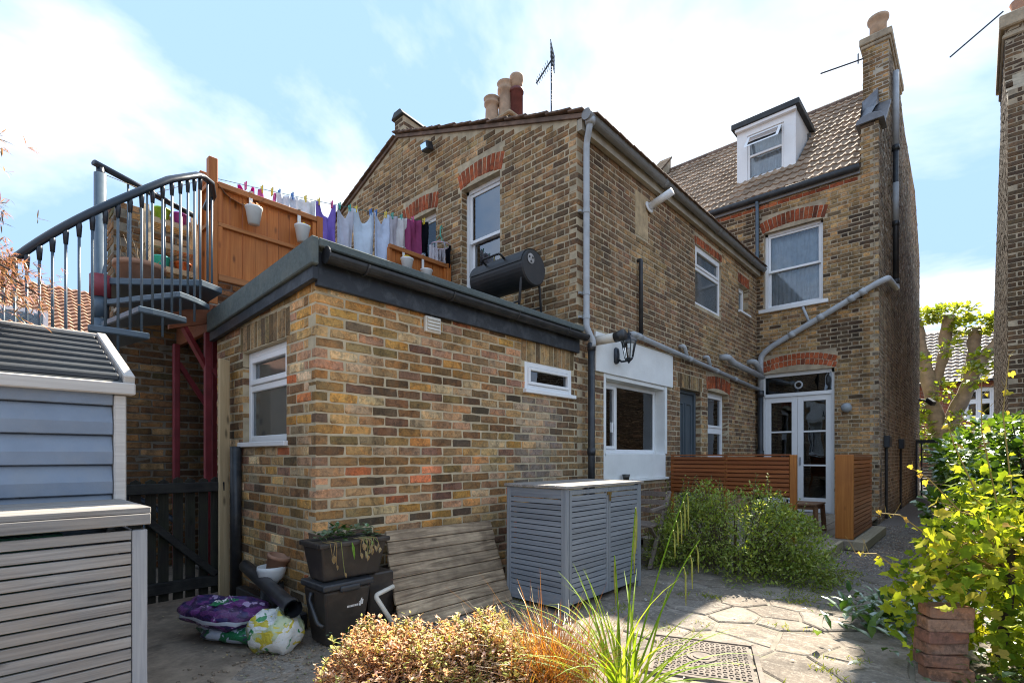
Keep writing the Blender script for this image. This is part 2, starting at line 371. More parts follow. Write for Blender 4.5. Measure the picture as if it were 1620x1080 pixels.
def link(ob, parent=None):
    col.objects.link(ob)
    if parent is not None:
        ob.parent = parent
        if parent.type == 'EMPTY': ob.matrix_parent_inverse = Matrix.Translation(-parent.location)
def tag(o, label, cat, group=None, kind=None):
    o['label'] = label; o['category'] = cat
    if group: o['group'] = group
    if kind: o['kind'] = kind
    return o
def thing(name, label, cat, loc=(0,0,0), group=None):
    o = bpy.data.objects.new(name, None); col.objects.link(o); o.location = loc; o.empty_display_size = 0.1
    return tag(o, label, cat, group)
def round_path(pts, r, n=5):
    pts = [Vector(p) for p in pts]; out = [pts[0]]
    for i in range(1, len(pts)-1):
        a, b, c = pts[i-1], pts[i], pts[i+1]
        d1 = (a-b); d2 = (c-b); k = min(r, d1.length*0.45, d2.length*0.45)
        p1 = b + d1.normalized()*k; p2 = b + d2.normalized()*k
        for j in range(n+1):
            t = j/n; out.append(p1*(1-t)**2 + b*2*t*(1-t) + p2*t*t)
    out.append(pts[-1]); return out

# walls: U points right as the wall is looked at, N = U x Z points at the viewer
class Wall:
    def __init__(s, ox, oy, ux, uy, L):
        s.O = Vector((ox, oy, 0)); s.U = Vector((ux, uy, 0)); s.N = Vector((uy, -ux, 0)); s.L = L
    def p(s, u, z, d=0.0): return s.O + s.U*u + Vector((0, 0, z)) + s.N*d
    def box(s, mb, u0, u1, z0, z1, d0, d1, mi=0):
        # d0 < d1, d outward
        mb.hexa([s.p(u0,z0,d1), s.p(u1,z0,d1), s.p(u1,z0,d0), s.p(u0,z0,d0), s.p(u0,z1,d1), s.p(u1,z1,d1), s.p(u1,z1,d0), s.p(u0,z1,d0)], mi)
def panel(mb, W, u0, u1, z0, z1, holes, d=-0.0025, reveal=0.3, mi=0):
    us = sorted(set([u0, u1]+[min(max(h[i], u0), u1) for h in holes for i in (0, 1)]))
    zs = sorted(set([z0, z1]+[min(max(h[i], z0), z1) for h in holes for i in (2, 3)]))
    for a, b in zip(us, us[1:]):
        for c, e in zip(zs, zs[1:]):
            um, zm = (a+b)/2, (c+e)/2
            if any(h[0] < um < h[1] and h[2] < zm < h[3] for h in holes): continue
            mb.add([W.p(a,c,d), W.p(b,c,d), W.p(b,e,d), W.p(a,e,d)], [(0,1,2,3)], mi)
    for h in holes:
        a, b, c, e = h[:4]; k = d-reveal
        if len(h) > 4: continue
        for q in ([(a,c),(a,e)], [(b,e),(b,c)], [(a,e),(b,e)], [(b,c),(a,c)]):
            (ua, za), (ub, zb) = q
            mb.add([W.p(ua,za,d), W.p(ub,zb,d), W.p(ub,zb,k), W.p(ua,za,k)], [(0,1,2,3)], mi)

# ------------------------------------------------------------------ bricks
def brick_shape(w, h, dep, rng, detail, jit):
    x, z = w/2, h/2
    j = lambda k=1.0: rng.uniform(-jit, jit)*k
    if detail:
        c = 0.006
        out = [(-x+c, -z), (-x*0.35, -z), (x*0.35, -z), (x-c, -z), (x, -z+c), (x, z-c), (x-c, z), (x*0.35, z), (-x*0.35, z), (-x+c, z), (-x, z-c), (-x, -z+c)]
        out = [(a+j(), b+j()) for a, b in out]; ins = 0.005
    else:
        out = [(-x+j(), -z+j()), (x+j(), -z+j()), (x+j(), z+j()), (-x+j(), z+j())]; ins = 0.005
    n = len(out); vs = [(a, dep, b) for a, b in out] + [(a, 0.004, b) for a, b in out]
    for a, b in out:
        vs.append((a - math.copysign(ins, a), j(0.6), b - math.copysign(ins, b)))
    fs = []
    for i in range(n):
        k = (i+1) % n
        fs.append((i, k, n+k, n+i)); fs.append((n+i, n+k, 2*n+k, 2*n+i))
    fs.append(tuple(2*n+i for i in range(n)))
    return vs, fs
_VAR = {}
def brick_mesh(w, rng, mat, dep=0.10):
    key = (0.215 if w > 0.16 else 0.1025, mat.name, rng.randrange(12))
    if key not in _VAR:
        r2 = random.Random(str(key)); vs, fs = brick_shape(key[0], 0.065, dep, r2, True, 0.0042)
        me = bpy.data.meshes.new('brick'); me.from_pydata(vs, [], fs); me.materials.append(mat); me.update(); _VAR[key] = me
    return _VAR[key], key[0]
CAMP = Vector((0, 0, 1.2))
def lay(W, u0, u1, z0, z1, holes, pal, rng, bond='stretcher', gauge=0.075, first=0.0, top=None, strict=False, corner=None, end_corner=None, hgt=0.061, row0=0):
    """returns bricks (W,u0,u1,zc,h,colour). corner: the start at u0 alternates with the returning face (0 or 1 says which rows start full)."""
    out = []; rows = int(round((z1-z0)/gauge))
    for r in range(rows):
        zb = z0 + r*gauge + 0.007; zt = zb + hgt; R = r + row0
        if zt > z1 + 0.02: break
        a = u0
        if corner is not None and (R % 2) != corner: a = u0 + 0.1075
        b = u1
        if end_corner is not None and (R % 2) != end_corner: b = u1 - 0.1075
        segs = []
        u = a
        if bond == 'stretcher':
            if corner is None: u = a - (0.1125 if R % 2 else 0.0) - first
            while u < b: segs.append((u, u+0.212)); u += 0.225
        else:
            if corner is None: u = a - (0.169 if R % 2 else 0.0) - first
            k = 0 if (corner is None or (R % 2) == corner) else 1
            if corner is not None and k == 1: segs.append((u, u+0.05)); u += 0.06; 
            k = 0
            while u < b:
                w = 0.2125 if k % 2 == 0 else 0.100
                segs.append((u, u+w)); u += w+0.0125; k += 1
        for (p, q) in segs:
            p += rng.uniform(-0.003, 0.003); q += rng.uniform(-0.003, 0.003)
            p = max(p, a); q = min(q, b)
            iv = [(p, q)]
            for h in holes:
                if h[3] <= zb+0.012 or h[2] >= zt-0.012: continue
                nv = []
                for (x, y) in iv:
                    if h[1] <= x or h[0] >= y: nv.append((x, y)); continue
                    if h[0]-x > 0.0: nv.append((x, h[0]-0.002))
                    if y-h[1] > 0.0: nv.append((h[1]+0.002, y))
                iv = nv
            for (x, y) in iv:
                if y-x < 0.028: continue
                if top and (zt > top((x+y)/2) or (strict and (zt > top(x) or zt > top(y)))): continue
                out.append((W, x, y, (zb+zt)/2, hgt, pal(rng, (x+y)/2, (zb+zt)/2)))
    return out
def put_bricks(parent, bricks, mat_o, mat_a, rng, n_single=300, name='brick', proud=0.003, jit=0.004):
    def score(b):
        W, x, y, z, h, c = b[:6]; p = W.p((x+y)/2, z); d = p-CAMP
        fwd = d.x*math.cos(YAW)+d.y*math.sin(YAW)
        if fwd < 0.3: return -1
        px = 810+800*(d.x*math.sin(YAW)-d.y*math.cos(YAW))/fwd; py = 721-800*d.z/fwd
        if not (0 < px < 1620 and 0 < py < 1080): return -1
        return (y-x)*h*abs(W.N.dot(d.normalized()))/d.length_squared
    order = sorted(range(len(bricks)), key=lambda i: -score(bricks[i]))
    single = set(order[:n_single])
    big = MB()
    for i, b in enumerate(bricks):
        W, x, y, z, h, c = b[:6]; rot = b[6] if len(b) > 6 else 0.0
        d = 0.0015+rng.uniform(-0.6*proud, proud); M3 = Matrix((W.U, -W.N, Vector((0, 0, 1)))).transposed().to_4x4()
        mw = Matrix.Translation(W.p((x+y)/2, z, d)) @ M3
        if rot: mw = mw @ Matrix.Rotation(rot, 4, 'Y')
        if i in single:
            up_ = h > 1.15*(y-x); lg, sh = (h, y-x) if up_ else (y-x, h)
            me, w0 = brick_mesh(lg, rng, mat_o)
            ob = bpy.data.objects.new(name, me); link(ob, parent)
            ob.matrix_basis = mw @ Matrix.Rotation(rng.uniform(-0.006, 0.006)+(PI/2 if up_ else 0), 4, 'Y') @ Matrix.Diagonal((lg/w0, 1, sh/0.065, 1))
            ob.color = (*c, 1)
        else:
            vs, fs = brick_shape(y-x, h, 0.09, rng, False, jit)
            big.add([mw @ Vector(v) for v in vs], fs, 0, c)
    if big.v: big.build(name+'s_beyond', mat_a, parent, kind='stuff')
def arch_bricks(W, uc, hw, zs, rise, height, n, pal, rng, flare=0.06):
    """voussoirs of a segmental arch as bricks on end: list of (W,u0,u1,zc,h,col,rot)"""
    out = []
    if rise > 0.001:
        R = (hw*hw+rise*rise)/(2*rise); zc0 = zs+rise-R; amax = math.asin(min(1, hw/R))
    for i in range(n):
        t = (i+0.5)/n*2-1
        if rise > 0.001:
            a = amax*t; rm = R+height/2
            u = uc+rm*math.sin(a); z = zc0+rm*math.cos(a); wd = 2*amax*(R+height*0.5)/n-0.009
            out.append((W, u-wd/2, u+wd/2, z, height, pal(rng, u, z), a))
        else:
            u = uc+t*hw; wd = 2*hw/n-0.009
            out.append((W, u-wd/2, u+wd/2, zs+height/2, height, pal(rng, u, zs), 0.0))
    return out
def palette(entries, jitter=0.14):
    tot = sum(e[0] for e in entries)
    def f(rng, u, z):
        def pick():
            r = rng.uniform(0, tot)
            for wgt, c in entries:
                r -= wgt
                if r <= 0: return c
            return entries[-1][1]
        c = pick(); c2 = pick(); t = rng.uniform(0, 0.5)
        c = tuple(a*(1-t)+b*t for a, b in zip(c, c2))
        k = rng.uniform(1-jitter, 1+jitter)
        return tuple(min(0.9, x*k*q*rng.uniform(0.96, 1.04)) for x, q in zip(c, (1.06, 0.98, 0.84)))
    return f
# ================================================================== SETTING
def struct(ob, label=None):
    ob['kind'] = 'structure'
    if label: ob['label'] = label
    return ob
SOIL = M('garden_soil', (0.085, 0.068, 0.05), 0.95, 0.35, 5, 0.8, 40)
CONC = M('worn_concrete', (0.27, 0.215, 0.16), 0.9, 0.35, 9, 0.9, 45, dirt=0.75, dirtc=(0.075, 0.058, 0.045), dscale=4.5)
JOINT = M('paving_joint', (0.235, 0.205, 0.165), 0.95, 0.25, 7, 0.6, 80, dirt=0.5, dirtc=(0.10, 0.11, 0.05), dscale=4)
def stone_mat():
    m, nt, N, L, bs_ = node_mat('crazy_paving_stone'); p = wpos(nt)
    oi = N.new('ShaderNodeObjectInfo')
    base = ramp(nt, oi.outputs['Random'], [(0.0, (0.17, 0.14, 0.11)), (0.35, (0.25, 0.205, 0.16)), (0.7, (0.29, 0.245, 0.195)), (1.0, (0.20, 0.175, 0.15))])
    n1 = noise(nt, p, 4, 7, 0.65, 0.4); n2 = noise(nt, p, 40, 6, 0.7); n3 = noise(nt, p, 13, 4, 0.6, 0.3)
    c = mixc(nt, mathn(nt, 'MULTIPLY', ramp(nt, n1, [(0.42, 0.0), (0.66, 1.0)]), 0.75), base, (0.10, 0.084, 0.068))
    c = mixc(nt, mathn(nt, 'MULTIPLY', ramp(nt, n2, [(0.5, 0.0), (0.72, 1.0)]), 0.55), c, (0.42, 0.37, 0.30))
    c = mixc(nt, mathn(nt, 'MULTIPLY', ramp(nt, n2, [(0.3, 1.0), (0.45, 0.0)]), 0.5), c, (0.10, 0.085, 0.07))
    v = N.new('ShaderNodeTexVoronoi'); v.feature = 'DISTANCE_TO_EDGE'; v.inputs['Scale'].default_value = 3.3
    mp = N.new('ShaderNodeVectorMath'); mp.operation = 'ADD'; sc_ = N.new('ShaderNodeVectorMath'); sc_.operation = 'SCALE'; cb = N.new('ShaderNodeCombineXYZ')
    L.new(n1, cb.inputs[0]); L.new(n3, cb.inputs[1]); L.new(cb.outputs[0], sc_.inputs[0]); sc_.inputs['Scale'].default_value = 0.5
    L.new(p, mp.inputs[0]); L.new(sc_.outputs[0], mp.inputs[1]); L.new(mp.outputs[0], v.inputs['Vector'])
    c = mixc(nt, mathn(nt, 'MULTIPLY', ramp(nt, v.outputs['Distance'], [(0.0, 1.0), (0.035, 0.0)]), 0.45), c, (0.46, 0.41, 0.34))
    c = mixc(nt, ramp(nt, n3, [(0.69, 0.0), (0.72, 0.8)]), c, (0.58, 0.56, 0.52))
    setin(bs_, 'Base Color', c); bs_.inputs['Roughness'].default_value = 0.85; bs_.inputs['Specular IOR Level'].default_value = 0.3
    add_bump(nt, bs_, mathn(nt, 'ADD', n2, mathn(nt, 'MULTIPLY', n3, 1.5)), 0.8, 0.008); return m
STONE = stone_mat()
GRAVELBED = M('gravel_bed', (0.20, 0.17, 0.145), 0.95, 0.4, 60, 1.0, 130)
TARMAC = M('street_asphalt', (0.06, 0.06, 0.06), 0.9, 0.2, 5, 0.5, 80)

mb = MB(); mb.add([(-120,-120,-0.05),(160,-120,-0.05),(160,120,-0.05),(-120,120,-0.05)], [(0,1,2,3)])
struct(mb.build('ground', SOIL), 'bare garden earth under everything')
mb = MB(); mb.box(22.5, 33, -60, 60, -0.049, -0.02); struct(mb.build('street', TARMAC), 'asphalt street beyond the houses')
mb = MB(); mb.box(-3, 1.70, 2.2, 8.0, -0.049, -0.006); struct(mb.build('concrete_yard', CONC), 'worn concrete yard beside the gate')

# crazy paving: polygons of a Voronoi split, one mesh each
rng = random.Random(7)
mb = MB(); mb.box(-0.6, 6.1, -0.2, 3.335, -0.048, -0.010)
patio = struct(mb.build('patio', JOINT), 'crazy paved patio of irregular stone slabs')
def clip_poly(poly, a, b, c):
    out = []
    for i in range(len(poly)):
        p, q = poly[i], poly[(i+1) % len(poly)]
        dp = a*p[0]+b*p[1]-c; dq = a*q[0]+b*q[1]-c
        if dp <= 0: out.append(p)
        if (dp < 0 < dq) or (dq < 0 < dp):
            t = dp/(dp-dq); out.append((p[0]+(q[0]-p[0])*t, p[1]+(q[1]-p[1])*t))
    return out
seeds = []
tries = 0
while len(seeds) < 190 and tries < 9000:
    tries += 1
    p = (rng.uniform(-0.5, 6.05), rng.uniform(-0.15, 3.28))
    md = rng.uniform(0.16, 0.62)
    if all((p[0]-q[0])**2+((p[1]-q[1])*1.5)**2 > md*md for q in seeds): seeds.append(p)
for (sx, sy) in seeds:
    if sx < 1.1 and sy > 2.35: continue
    poly = [(-0.55, -0.18), (6.08, -0.18), (6.08, 3.32), (-0.55, 3.32)]
    for q in sorted(seeds, key=lambda q: (q[0]-sx)**2+(q[1]-sy)**2)[1:16]:
        a, b = q[0]-sx, q[1]-sy; m_ = ((q[0]+sx)/2, (q[1]+sy)/2)
        L_ = math.hypot(a, b); a /= L_; b /= L_
        poly = clip_poly(poly, a, b, a*m_[0]+b*m_[1]-rng.uniform(0.005, 0.014))
        if len(poly) < 3: break
    if len(poly) < 3: continue
    fine = []
    for i in range(len(poly)):
        p, q = poly[i], poly[(i+1) % len(poly)]
        l = math.hypot(q[0]-p[0], q[1]-p[1]); fine.append(p)
        if l > 0.22:
            nx_, ny_ = (q[1]-p[1])/l, -(q[0]-p[0])/l; k = rng.uniform(-0.010, 0.010)
            fine.append(((p[0]+q[0])/2-nx_*abs(k), (p[1]+q[1])/2-ny_*abs(k)))
    n = len(fine); zt = rng.uniform(-0.004, 0.004); cx_ = sum(p[0] for p in fine)/n; cy_ = sum(p[1] for p in fine)/n
    tx, ty = rng.uniform(-0.006, 0.006), rng.uniform(-0.006, 0.006)
    hgt = lambda x, y: zt+(x-cx_)*tx+(y-cy_)*ty
    vs = [(x, y, -0.04) for x, y in fine] + [(x, y, hgt(x, y)-0.007) for x, y in fine]
    for x, y in fine:
        l = math.hypot(x-cx_, y-cy_) or 1; k = 1-0.011/l
        vs.append((cx_+(x-cx_)*k, cy_+(y-cy_)*k, hgt(x, y)))
    fs = [tuple(2*n+i for i in range(n))]
    for i in range(n):
        j = (i+1) % n; fs += [(i, j, n+j, n+i), (n+i, n+j, 2*n+j, 2*n+i)]
    MB().add(vs, fs).build('stone', STONE, patio)
# gravel path to the side passage
mb = MB(); mb.box(5.0, 19.0, -0.62, 1.28, -0.047, -0.011); gpath = struct(mb.build('gravel_path', GRAVELBED), 'gravel path leading to the side passage')
def pebble_field(n, x0, x1, y0, y1, rng, s0, s1, zb):
    m_ = MB()
    for i in range(n):
        x, y = rng.uniform(x0, x1), rng.uniform(y0, y1); s = rng.uniform(s0, s1); a = rng.uniform(0, PI)
        ca, sa = math.cos(a)*s, math.sin(a)*s; k = rng.uniform(0.5, 0.9); h = s*rng.uniform(0.5, 0.9)
        cc = rng.choice([(0.36,0.30,0.25),(0.24,0.19,0.16),(0.45,0.40,0.34),(0.18,0.15,0.13),(0.32,0.24,0.18)])
        m_.add([(x+ca, y+sa, zb), (x-sa*k, y+ca*k, zb), (x-ca, y-sa, zb), (x+sa*k, y-ca*k, zb), (x+ca*.3, y+sa*.3, zb+h), (x-ca*.35, y-sa*.3, zb+h*0.9)],
               [(0,1,4),(1,5,4),(1,2,5),(2,3,5),(3,4,5),(3,0,4)], 0, cc)
    return m_
PEB = brick_mat('pebble', True, 0.15, 0.2)
o = pebble_field(9000, 5.05, 11.0, -0.4, 1.26, rng, 0.008, 0.017, -0.012).build('gravel', PEB)
o['kind'] = 'stuff'; o['label'] = 'loose brown gravel covering the side path'

# ------------------------------------------------------------------ windows
CURTAIN = cloth_mat('sheer_curtain', (0.78, 0.82, 0.88), 0.35)
CURTAIN_P = cloth_mat('purple_curtain', (0.34, 0.24, 0.42), 0.2)
def pane_box(W, parent, u0, u1, z0, z1, d, mat=None):
    m_ = MB(); W.box(m_, u0, u1, z0, z1, d-0.006, d); return m_.build('pane', mat or GLASS, parent)
def frame_bars(W, m_, u0, u1, z0, z1, t, d0, d1):
    W.box(m_, u0, u0+t, z0, z1, d0, d1); W.box(m_, u1-t, u1, z0, z1, d0, d1)
    W.box(m_, u0+t, u1-t, z0, z0+t, d0, d1); W.box(m_, u0+t, u1-t, z1-t, z1, d0, d1)
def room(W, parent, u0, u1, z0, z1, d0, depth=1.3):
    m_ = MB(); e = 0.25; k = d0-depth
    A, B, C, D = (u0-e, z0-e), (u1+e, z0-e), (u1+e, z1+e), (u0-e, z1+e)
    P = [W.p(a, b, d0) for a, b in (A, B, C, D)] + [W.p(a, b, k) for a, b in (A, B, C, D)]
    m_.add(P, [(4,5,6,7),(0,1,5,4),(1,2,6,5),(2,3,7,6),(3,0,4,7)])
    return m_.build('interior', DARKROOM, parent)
def curtain(W, parent, u0, u1, z0, z1, d, mat, waves=9, amp=0.02):
    m_ = MB(); n = waves*6; vs = []; fs = []
    for i in range(n+1):
        t = i/n; u = u0+(u1-u0)*t; k = amp*math.sin(t*waves*2*PI+math.sin(t*7))+amp*0.5*math.sin(t*waves*1.3*PI)
        vs += [W.p(u, z0, d+k), W.p(u, z1, d+k*0.6)]
    for i in range(n): fs.append((2*i, 2*i+2, 2*i+3, 2*i+1))
    m_.add(vs, fs); return m_.build('curtain', mat, parent, smooth=True)
def sill_(W, parent, u0, u1, z, d0, d1, h=0.04, mat=None):
    m_ = MB(); W.box(m_, u0, u1, z-h, z, d0, d1); return m_.build('sill', mat or UPVC, parent, bevel=0.005)
def casement(parent, W, u0, u1, z0, z1, rec, rows, cols=(1,), t=0.055, mat=UPVC, glass=None, sash=0.045, sill=True, label=None, sillout=0.04, sash_cells=None):
    """outer frame, one framed light per cell; rows from the bottom, cols from the left, as fractions"""
    m_ = MB(); d1 = -rec; d0 = d1-0.07
    frame_bars(W, m_, u0, u1, z0, z1, t, d0, d1)
    ui0, ui1, zi0, zi1 = u0+t, u1-t, z0+t, z1-t
    tz, tu = sum(rows), sum(cols); zc = [zi0]; uc = [ui0]
    for r in rows: zc.append(zc[-1]+(zi1-zi0)*r/tz)
    for c in cols: uc.append(uc[-1]+(ui1-ui0)*c/tu)
    for z in zc[1:-1]: W.box(m_, ui0, ui1, z-t/2, z+t/2, d0, d1)
    for u in uc[1:-1]:
        for a, b in zip(zc, zc[1:]): W.box(m_, u-t/2, u+t/2, a+(t/2 if a > zi0 else 0), b-(t/2 if b < zi1 else 0), d0, d1)
    win = m_.build('window', mat, parent, bevel=0.006, label=label)
    for i, (a, b) in enumerate(zip(zc, zc[1:])):
        for j, (p, q) in enumerate(zip(uc, uc[1:])):
            a2, b2 = a+(t/2 if i else 0), b-(t/2 if i < len(rows)-1 else 0)
            p2, q2 = p+(t/2 if j else 0), q-(t/2 if j < len(cols)-1 else 0)
            s = sash if (sash_cells is None or (i, j) in sash_cells) else 0.0
            if s:
                f_ = MB(); frame_bars(W, f_, p2+0.002, q2-0.002, a2+0.002, b2-0.002, s, d0+0.01, d1+0.014)
                f_.build('sash', mat, win, bevel=0.005)
            pane_box(W, win, p2+s, q2-s, a2+s, b2-s, d1-0.02, glass)
    if sill: sill_(W, win, u0-0.03, u1+0.03, z0, d0, sillout)
    return win
def sash_window(parent, W, u0, u1, z0, z1, rise, rec, label=None, sill=True, split=0.5, t=0.05, glass=None):
    m_ = MB(); d1 = -rec; d0 = d1-0.12
    W.box(m_, u0, u0+t, z0, z1, d0, d1); W.box(m_, u1-t, u1, z0, z1, d0, d1); W.box(m_, u0+t, u1-t, z0, z0+t, d0, d1)
    # head with an arched top
    n = 10; hw = (u1-u0)/2; um = (u0+u1)/2; top = []
    for i in range(n+1):
        x = -hw+2*hw*i/n; top.append((um+x, z1+rise*(1-(x/hw)**2)+0.005))
    poly = [W.p(u0, z1-t, d1)]+[W.p(u1, z1-t, d1)]+[W.p(u, z, d1) for u, z in reversed(top)]
    m_.prism(poly, -W.N*0.12)
    win = m_.build('window', UPVC, parent, label=label)
    zm = z0+(z1-z0)*split
    for (a, b, dd) in ((zm-0.02, z1-t, d1-0.02), (z0+t, zm+0.025, d1-0.065)):
        f_ = MB(); frame_bars(W, f_, u0+t+0.001, u1-t-0.001, a, b, 0.045, dd-0.04, dd); f_.build('sash', UPVC, win, bevel=0.004)
        pane_box(W, win, u0+t+0.046, u1-t-0.046, a+0.045, b-0.045, dd-0.015, glass)
    if sill: sill_(W, win, u0-0.09, u1+0.09, z0, d0, 0.06, 0.07)
    return win

# ------------------------------------------------------------------ palettes
YEL=(0.493,0.285,0.090); TAN=(0.455,0.315,0.164); BRN=(0.246,0.145,0.075); DRK=(0.097,0.078,0.060); PNK=(0.493,0.303,0.212); PLM=(0.234,0.134,0.106); ORG=(0.620,0.175,0.079); PAL=(0.616,0.490,0.328); OLV=(0.265,0.192,0.090)
pal_out = palette([(13,YEL),(20,TAN),(17,BRN),(12,DRK),(13,PNK),(9,PLM),(1.8,ORG),(9,PAL),(8,OLV)], 0.25)
GRB=(0.20,0.175,0.16)
pal_patch = palette([(10,GRB),(8,(0.390,0.304,0.232)),(5,(0.255,0.207,0.183)),(3,TAN)], 0.2)
pal_old = palette([(10,(0.165,0.110,0.073)),(8,(0.255,0.166,0.098)),(6,(0.105,0.080,0.061)),(5,(0.360,0.248,0.134))], 0.2)
def pal_long(rng, u, z):
    X = 1.638+u
    if X > 4.35+0.12*math.sin(z*20): return pal_old(rng, u, z)
    if 3.72 < X < 4.62 and 0.9 < z < 1.86: return pal_patch(rng, u, z)
    return pal_out(rng, u, z)
pal_gable0 = palette([(12,(0.204,0.133,0.082)),(14,(0.282,0.190,0.111)),(9,(0.380,0.260,0.143)),(7,(0.132,0.095,0.066)),(3,(0.494,0.339,0.190))], 0.2)
pal_gable1 = palette([(8,(0.406,0.287,0.165)),(6,(0.509,0.365,0.214)),(5,(0.288,0.201,0.119)),(3,(0.187,0.132,0.083))], 0.2)
def pal_gable(rng, u, z):
    Y = 10.25-u
    k = math.sin(Y*2.7+z*1.9)*math.sin(z*3.1-Y*1.1)+0.45*math.sin(z*7+Y*5)
    if k > 0.55 or (4.0 < Y < 4.5 and z < 3.9 and rng.random() < 0.5): return pal_gable1(rng, u, z)
    return pal_gable0(rng, u, z)
pal_side0 = palette([(12,(0.212,0.142,0.095)),(10,(0.282,0.190,0.122)),(7,(0.150,0.108,0.082)),(4,(0.371,0.245,0.143)),(2,(0.266,0.157,0.115))], 0.2)
pal_side1 = palette([(8,(0.406,0.295,0.172)),(6,(0.322,0.226,0.132)),(4,(0.236,0.164,0.103)),(3,(0.509,0.365,0.221))], 0.2)
def pal_side(rng, u, z):
    k = math.sin(u*1.7+z*1.3)*math.sin(z*2.3-u*0.6)
    return pal_side1(rng, u, z) if (k > 0.6 or (z < 2.4 and u < 1.2 and rng.random() < 0.5) or (u > 4.9 and rng.random() < 0.35)) else pal_side0(rng, u, z)
pal_main0 = palette([(10,(0.424,0.287,0.151)),(10,(0.339,0.233,0.132)),(6,(0.236,0.164,0.096)),(4,(0.509,0.358,0.200)),(3,(0.170,0.124,0.083))], 0.2)
pal_dark = palette([(10,(0.099,0.070,0.050)),(8,(0.139,0.099,0.067)),(5,(0.069,0.052,0.042))], 0.2)
def pal_main(rng, u, z):
    k = math.sin(u*2.1+z*1.1)*math.sin(z*1.9-u)
    return pal_dark(rng, u, z) if (k > 0.7 or u < 3.5 and rng.random() < 0.5 or rng.random() < 0.08) else pal_main0(rng, u, z)
pal_mside = palette([(10,(0.29,0.25,0.205)),(10,(0.235,0.20,0.165)),(5,(0.34,0.295,0.245)),(5,(0.175,0.145,0.12))], 0.18)
pal_red = palette([(10,(0.38,0.105,0.05)),(6,(0.30,0.08,0.04)),(3,(0.44,0.14,0.07)),(2,(0.16,0.06,0.04))], 0.18)
pal_sold = palette([(8,(0.30,0.22,0.13)),(6,(0.36,0.27,0.16)),(5,(0.15,0.11,0.075)),(4,(0.22,0.16,0.09))], 0.2)
pal_party = palette([(10,(0.195,0.117,0.067)),(8,(0.285,0.172,0.085)),(6,(0.128,0.083,0.055)),(4,(0.405,0.276,0.159)),(3,(0.150,0.138,0.067))], 0.25)

# ================================================================== OUTHOUSE
rng = random.Random(11)
XO, YW, XG, XM, YS = 1.638, 3.331, 4.715, 11.061, 1.286
outh = thing('brick_outhouse', 'flat-roofed outhouse of mixed yellow and brown bricks at the corner of the yard', 'outhouse', (XO, YW, 0))
WL = Wall(XO, YW, 1, 0, XG-XO); WF = Wall(XO, 5.30, 0, -1, 5.30-YW)
lw = (2.175, 2.968, 1.872, 2.150); fw_ = (5.30-4.654, 5.30-3.79, 1.315, 2.085)
mb = MB()
panel(mb, WL, 0.0025, XG-XO, -0.03, 2.44, [lw], reveal=0.10)
panel(mb, WF, 0, WF.L-0.0025, -0.03, 2.44, [fw_], reveal=0.16)
Wb = Wall(XG-0.01, 5.30, -1, 0, XG-XO-0.02); panel(mb, Wb, 0, Wb.L, -0.03, 2.44, [])
mb.build('mortar', MORTAR, outh)
bl = lay(WL, 0, XG-XO, 0, 2.40, [lw, (lw[0]-0.05, lw[1]+0.05, lw[3], 2.45)], pal_long, rng, corner=0)
bl += arch_bricks(WL, (lw[0]+lw[1])/2, (lw[1]-lw[0])/2+0.05, lw[3]+0.006, 0, 0.215, 12, pal_sold, rng)
bf = lay(WF, 0, WF.L, 0, 2.40, [fw_, (fw_[0]-0.06, fw_[1]+0.06, fw_[3], 2.32)], pal_out, rng, end_corner=1)
bf += arch_bricks(WF, (fw_[0]+fw_[1])/2, (fw_[1]-fw_[0])/2+0.06, fw_[3]+0.006, 0, 0.215, 13, pal_sold, rng)
put_bricks(outh, bl+bf, B_OBJ, B_ATT, rng, 300)
casement(outh, WF, *fw_, 0.05, (1.55, 1), glass=GLASS_MILK, sash_cells={(1, 0)}, label='white two-light window with frosted panes', sillout=0.035)
room(WF, outh, *fw_, -0.14, 0.9)
casement(outh, WL, *lw, 0.0, (1,), glass=GLASS_DARK, t=0.05, sash=0.03, label='small white slit window under the gutter', sillout=0.05)
room(WL, outh, *lw, -0.14, 0.7)
# leaning timber seen through the frosted light
mb = MB(); W = WF
mb = MB(); mb.box(1.615, XG, 3.30, 5.40, 2.44, 2.60); mb.build('roof', FELT, outh)
mb = MB()   # felt upstand on the short side, falling to the back
mb.hexa([(1.560,3.225,2.475),(1.612,3.225,2.475),(1.612,5.34,2.365),(1.560,5.34,2.365),(1.560,3.225,2.66),(1.612,3.225,2.66),(1.612,5.34,2.545),(1.560,5.34,2.545)])
mb.hexa([(1.612,3.225,2.60),(XG-0.01,3.225,2.585),(XG-0.01,3.30,2.585),(1.612,3.30,2.60),(1.612,3.225,2.66),(XG-0.01,3.225,2.645),(XG-0.01,3.38,2.635),(1.612,3.38,2.65)])
mb.build('felt_edge', FELT, outh, bevel=0.008)
mb = MB()
mb.hexa([(1.585,3.26,2.385),(1.625,3.26,2.385),(1.625,5.34,2.28),(1.585,5.34,2.28),(1.585,3.26,2.474),(1.625,3.26,2.474),(1.625,5.34,2.364),(1.585,5.34,2.364)])
mb.box(1.626, XG-0.012, 3.285, 3.320, 2.355, 2.584)
mb.build('fascia', BLACKWOOD, outh, bevel=0.004)
mb = MB()   # half-round gutter
n = 9; vs = []; fs = []
for x in (1.66, XG+0.02):
    for r in (0.058, 0.050):
        for i in range(n+1):
            a = PI+PI*i/n; vs.append((x, 3.222+r*math.cos(a), 2.555+(-0.012 if x > 3 else 0)+r*math.sin(a)))
m1 = n+1
for i in range(n): fs += [(i, i+1, 2*m1+i+1, 2*m1+i), (m1+i, 3*m1+i, 3*m1+i+1, m1+i+1)]
fs += [(0, 2*m1, 3*m1, m1), (n, m1+n, 3*m1+n, 2*m1+n)]
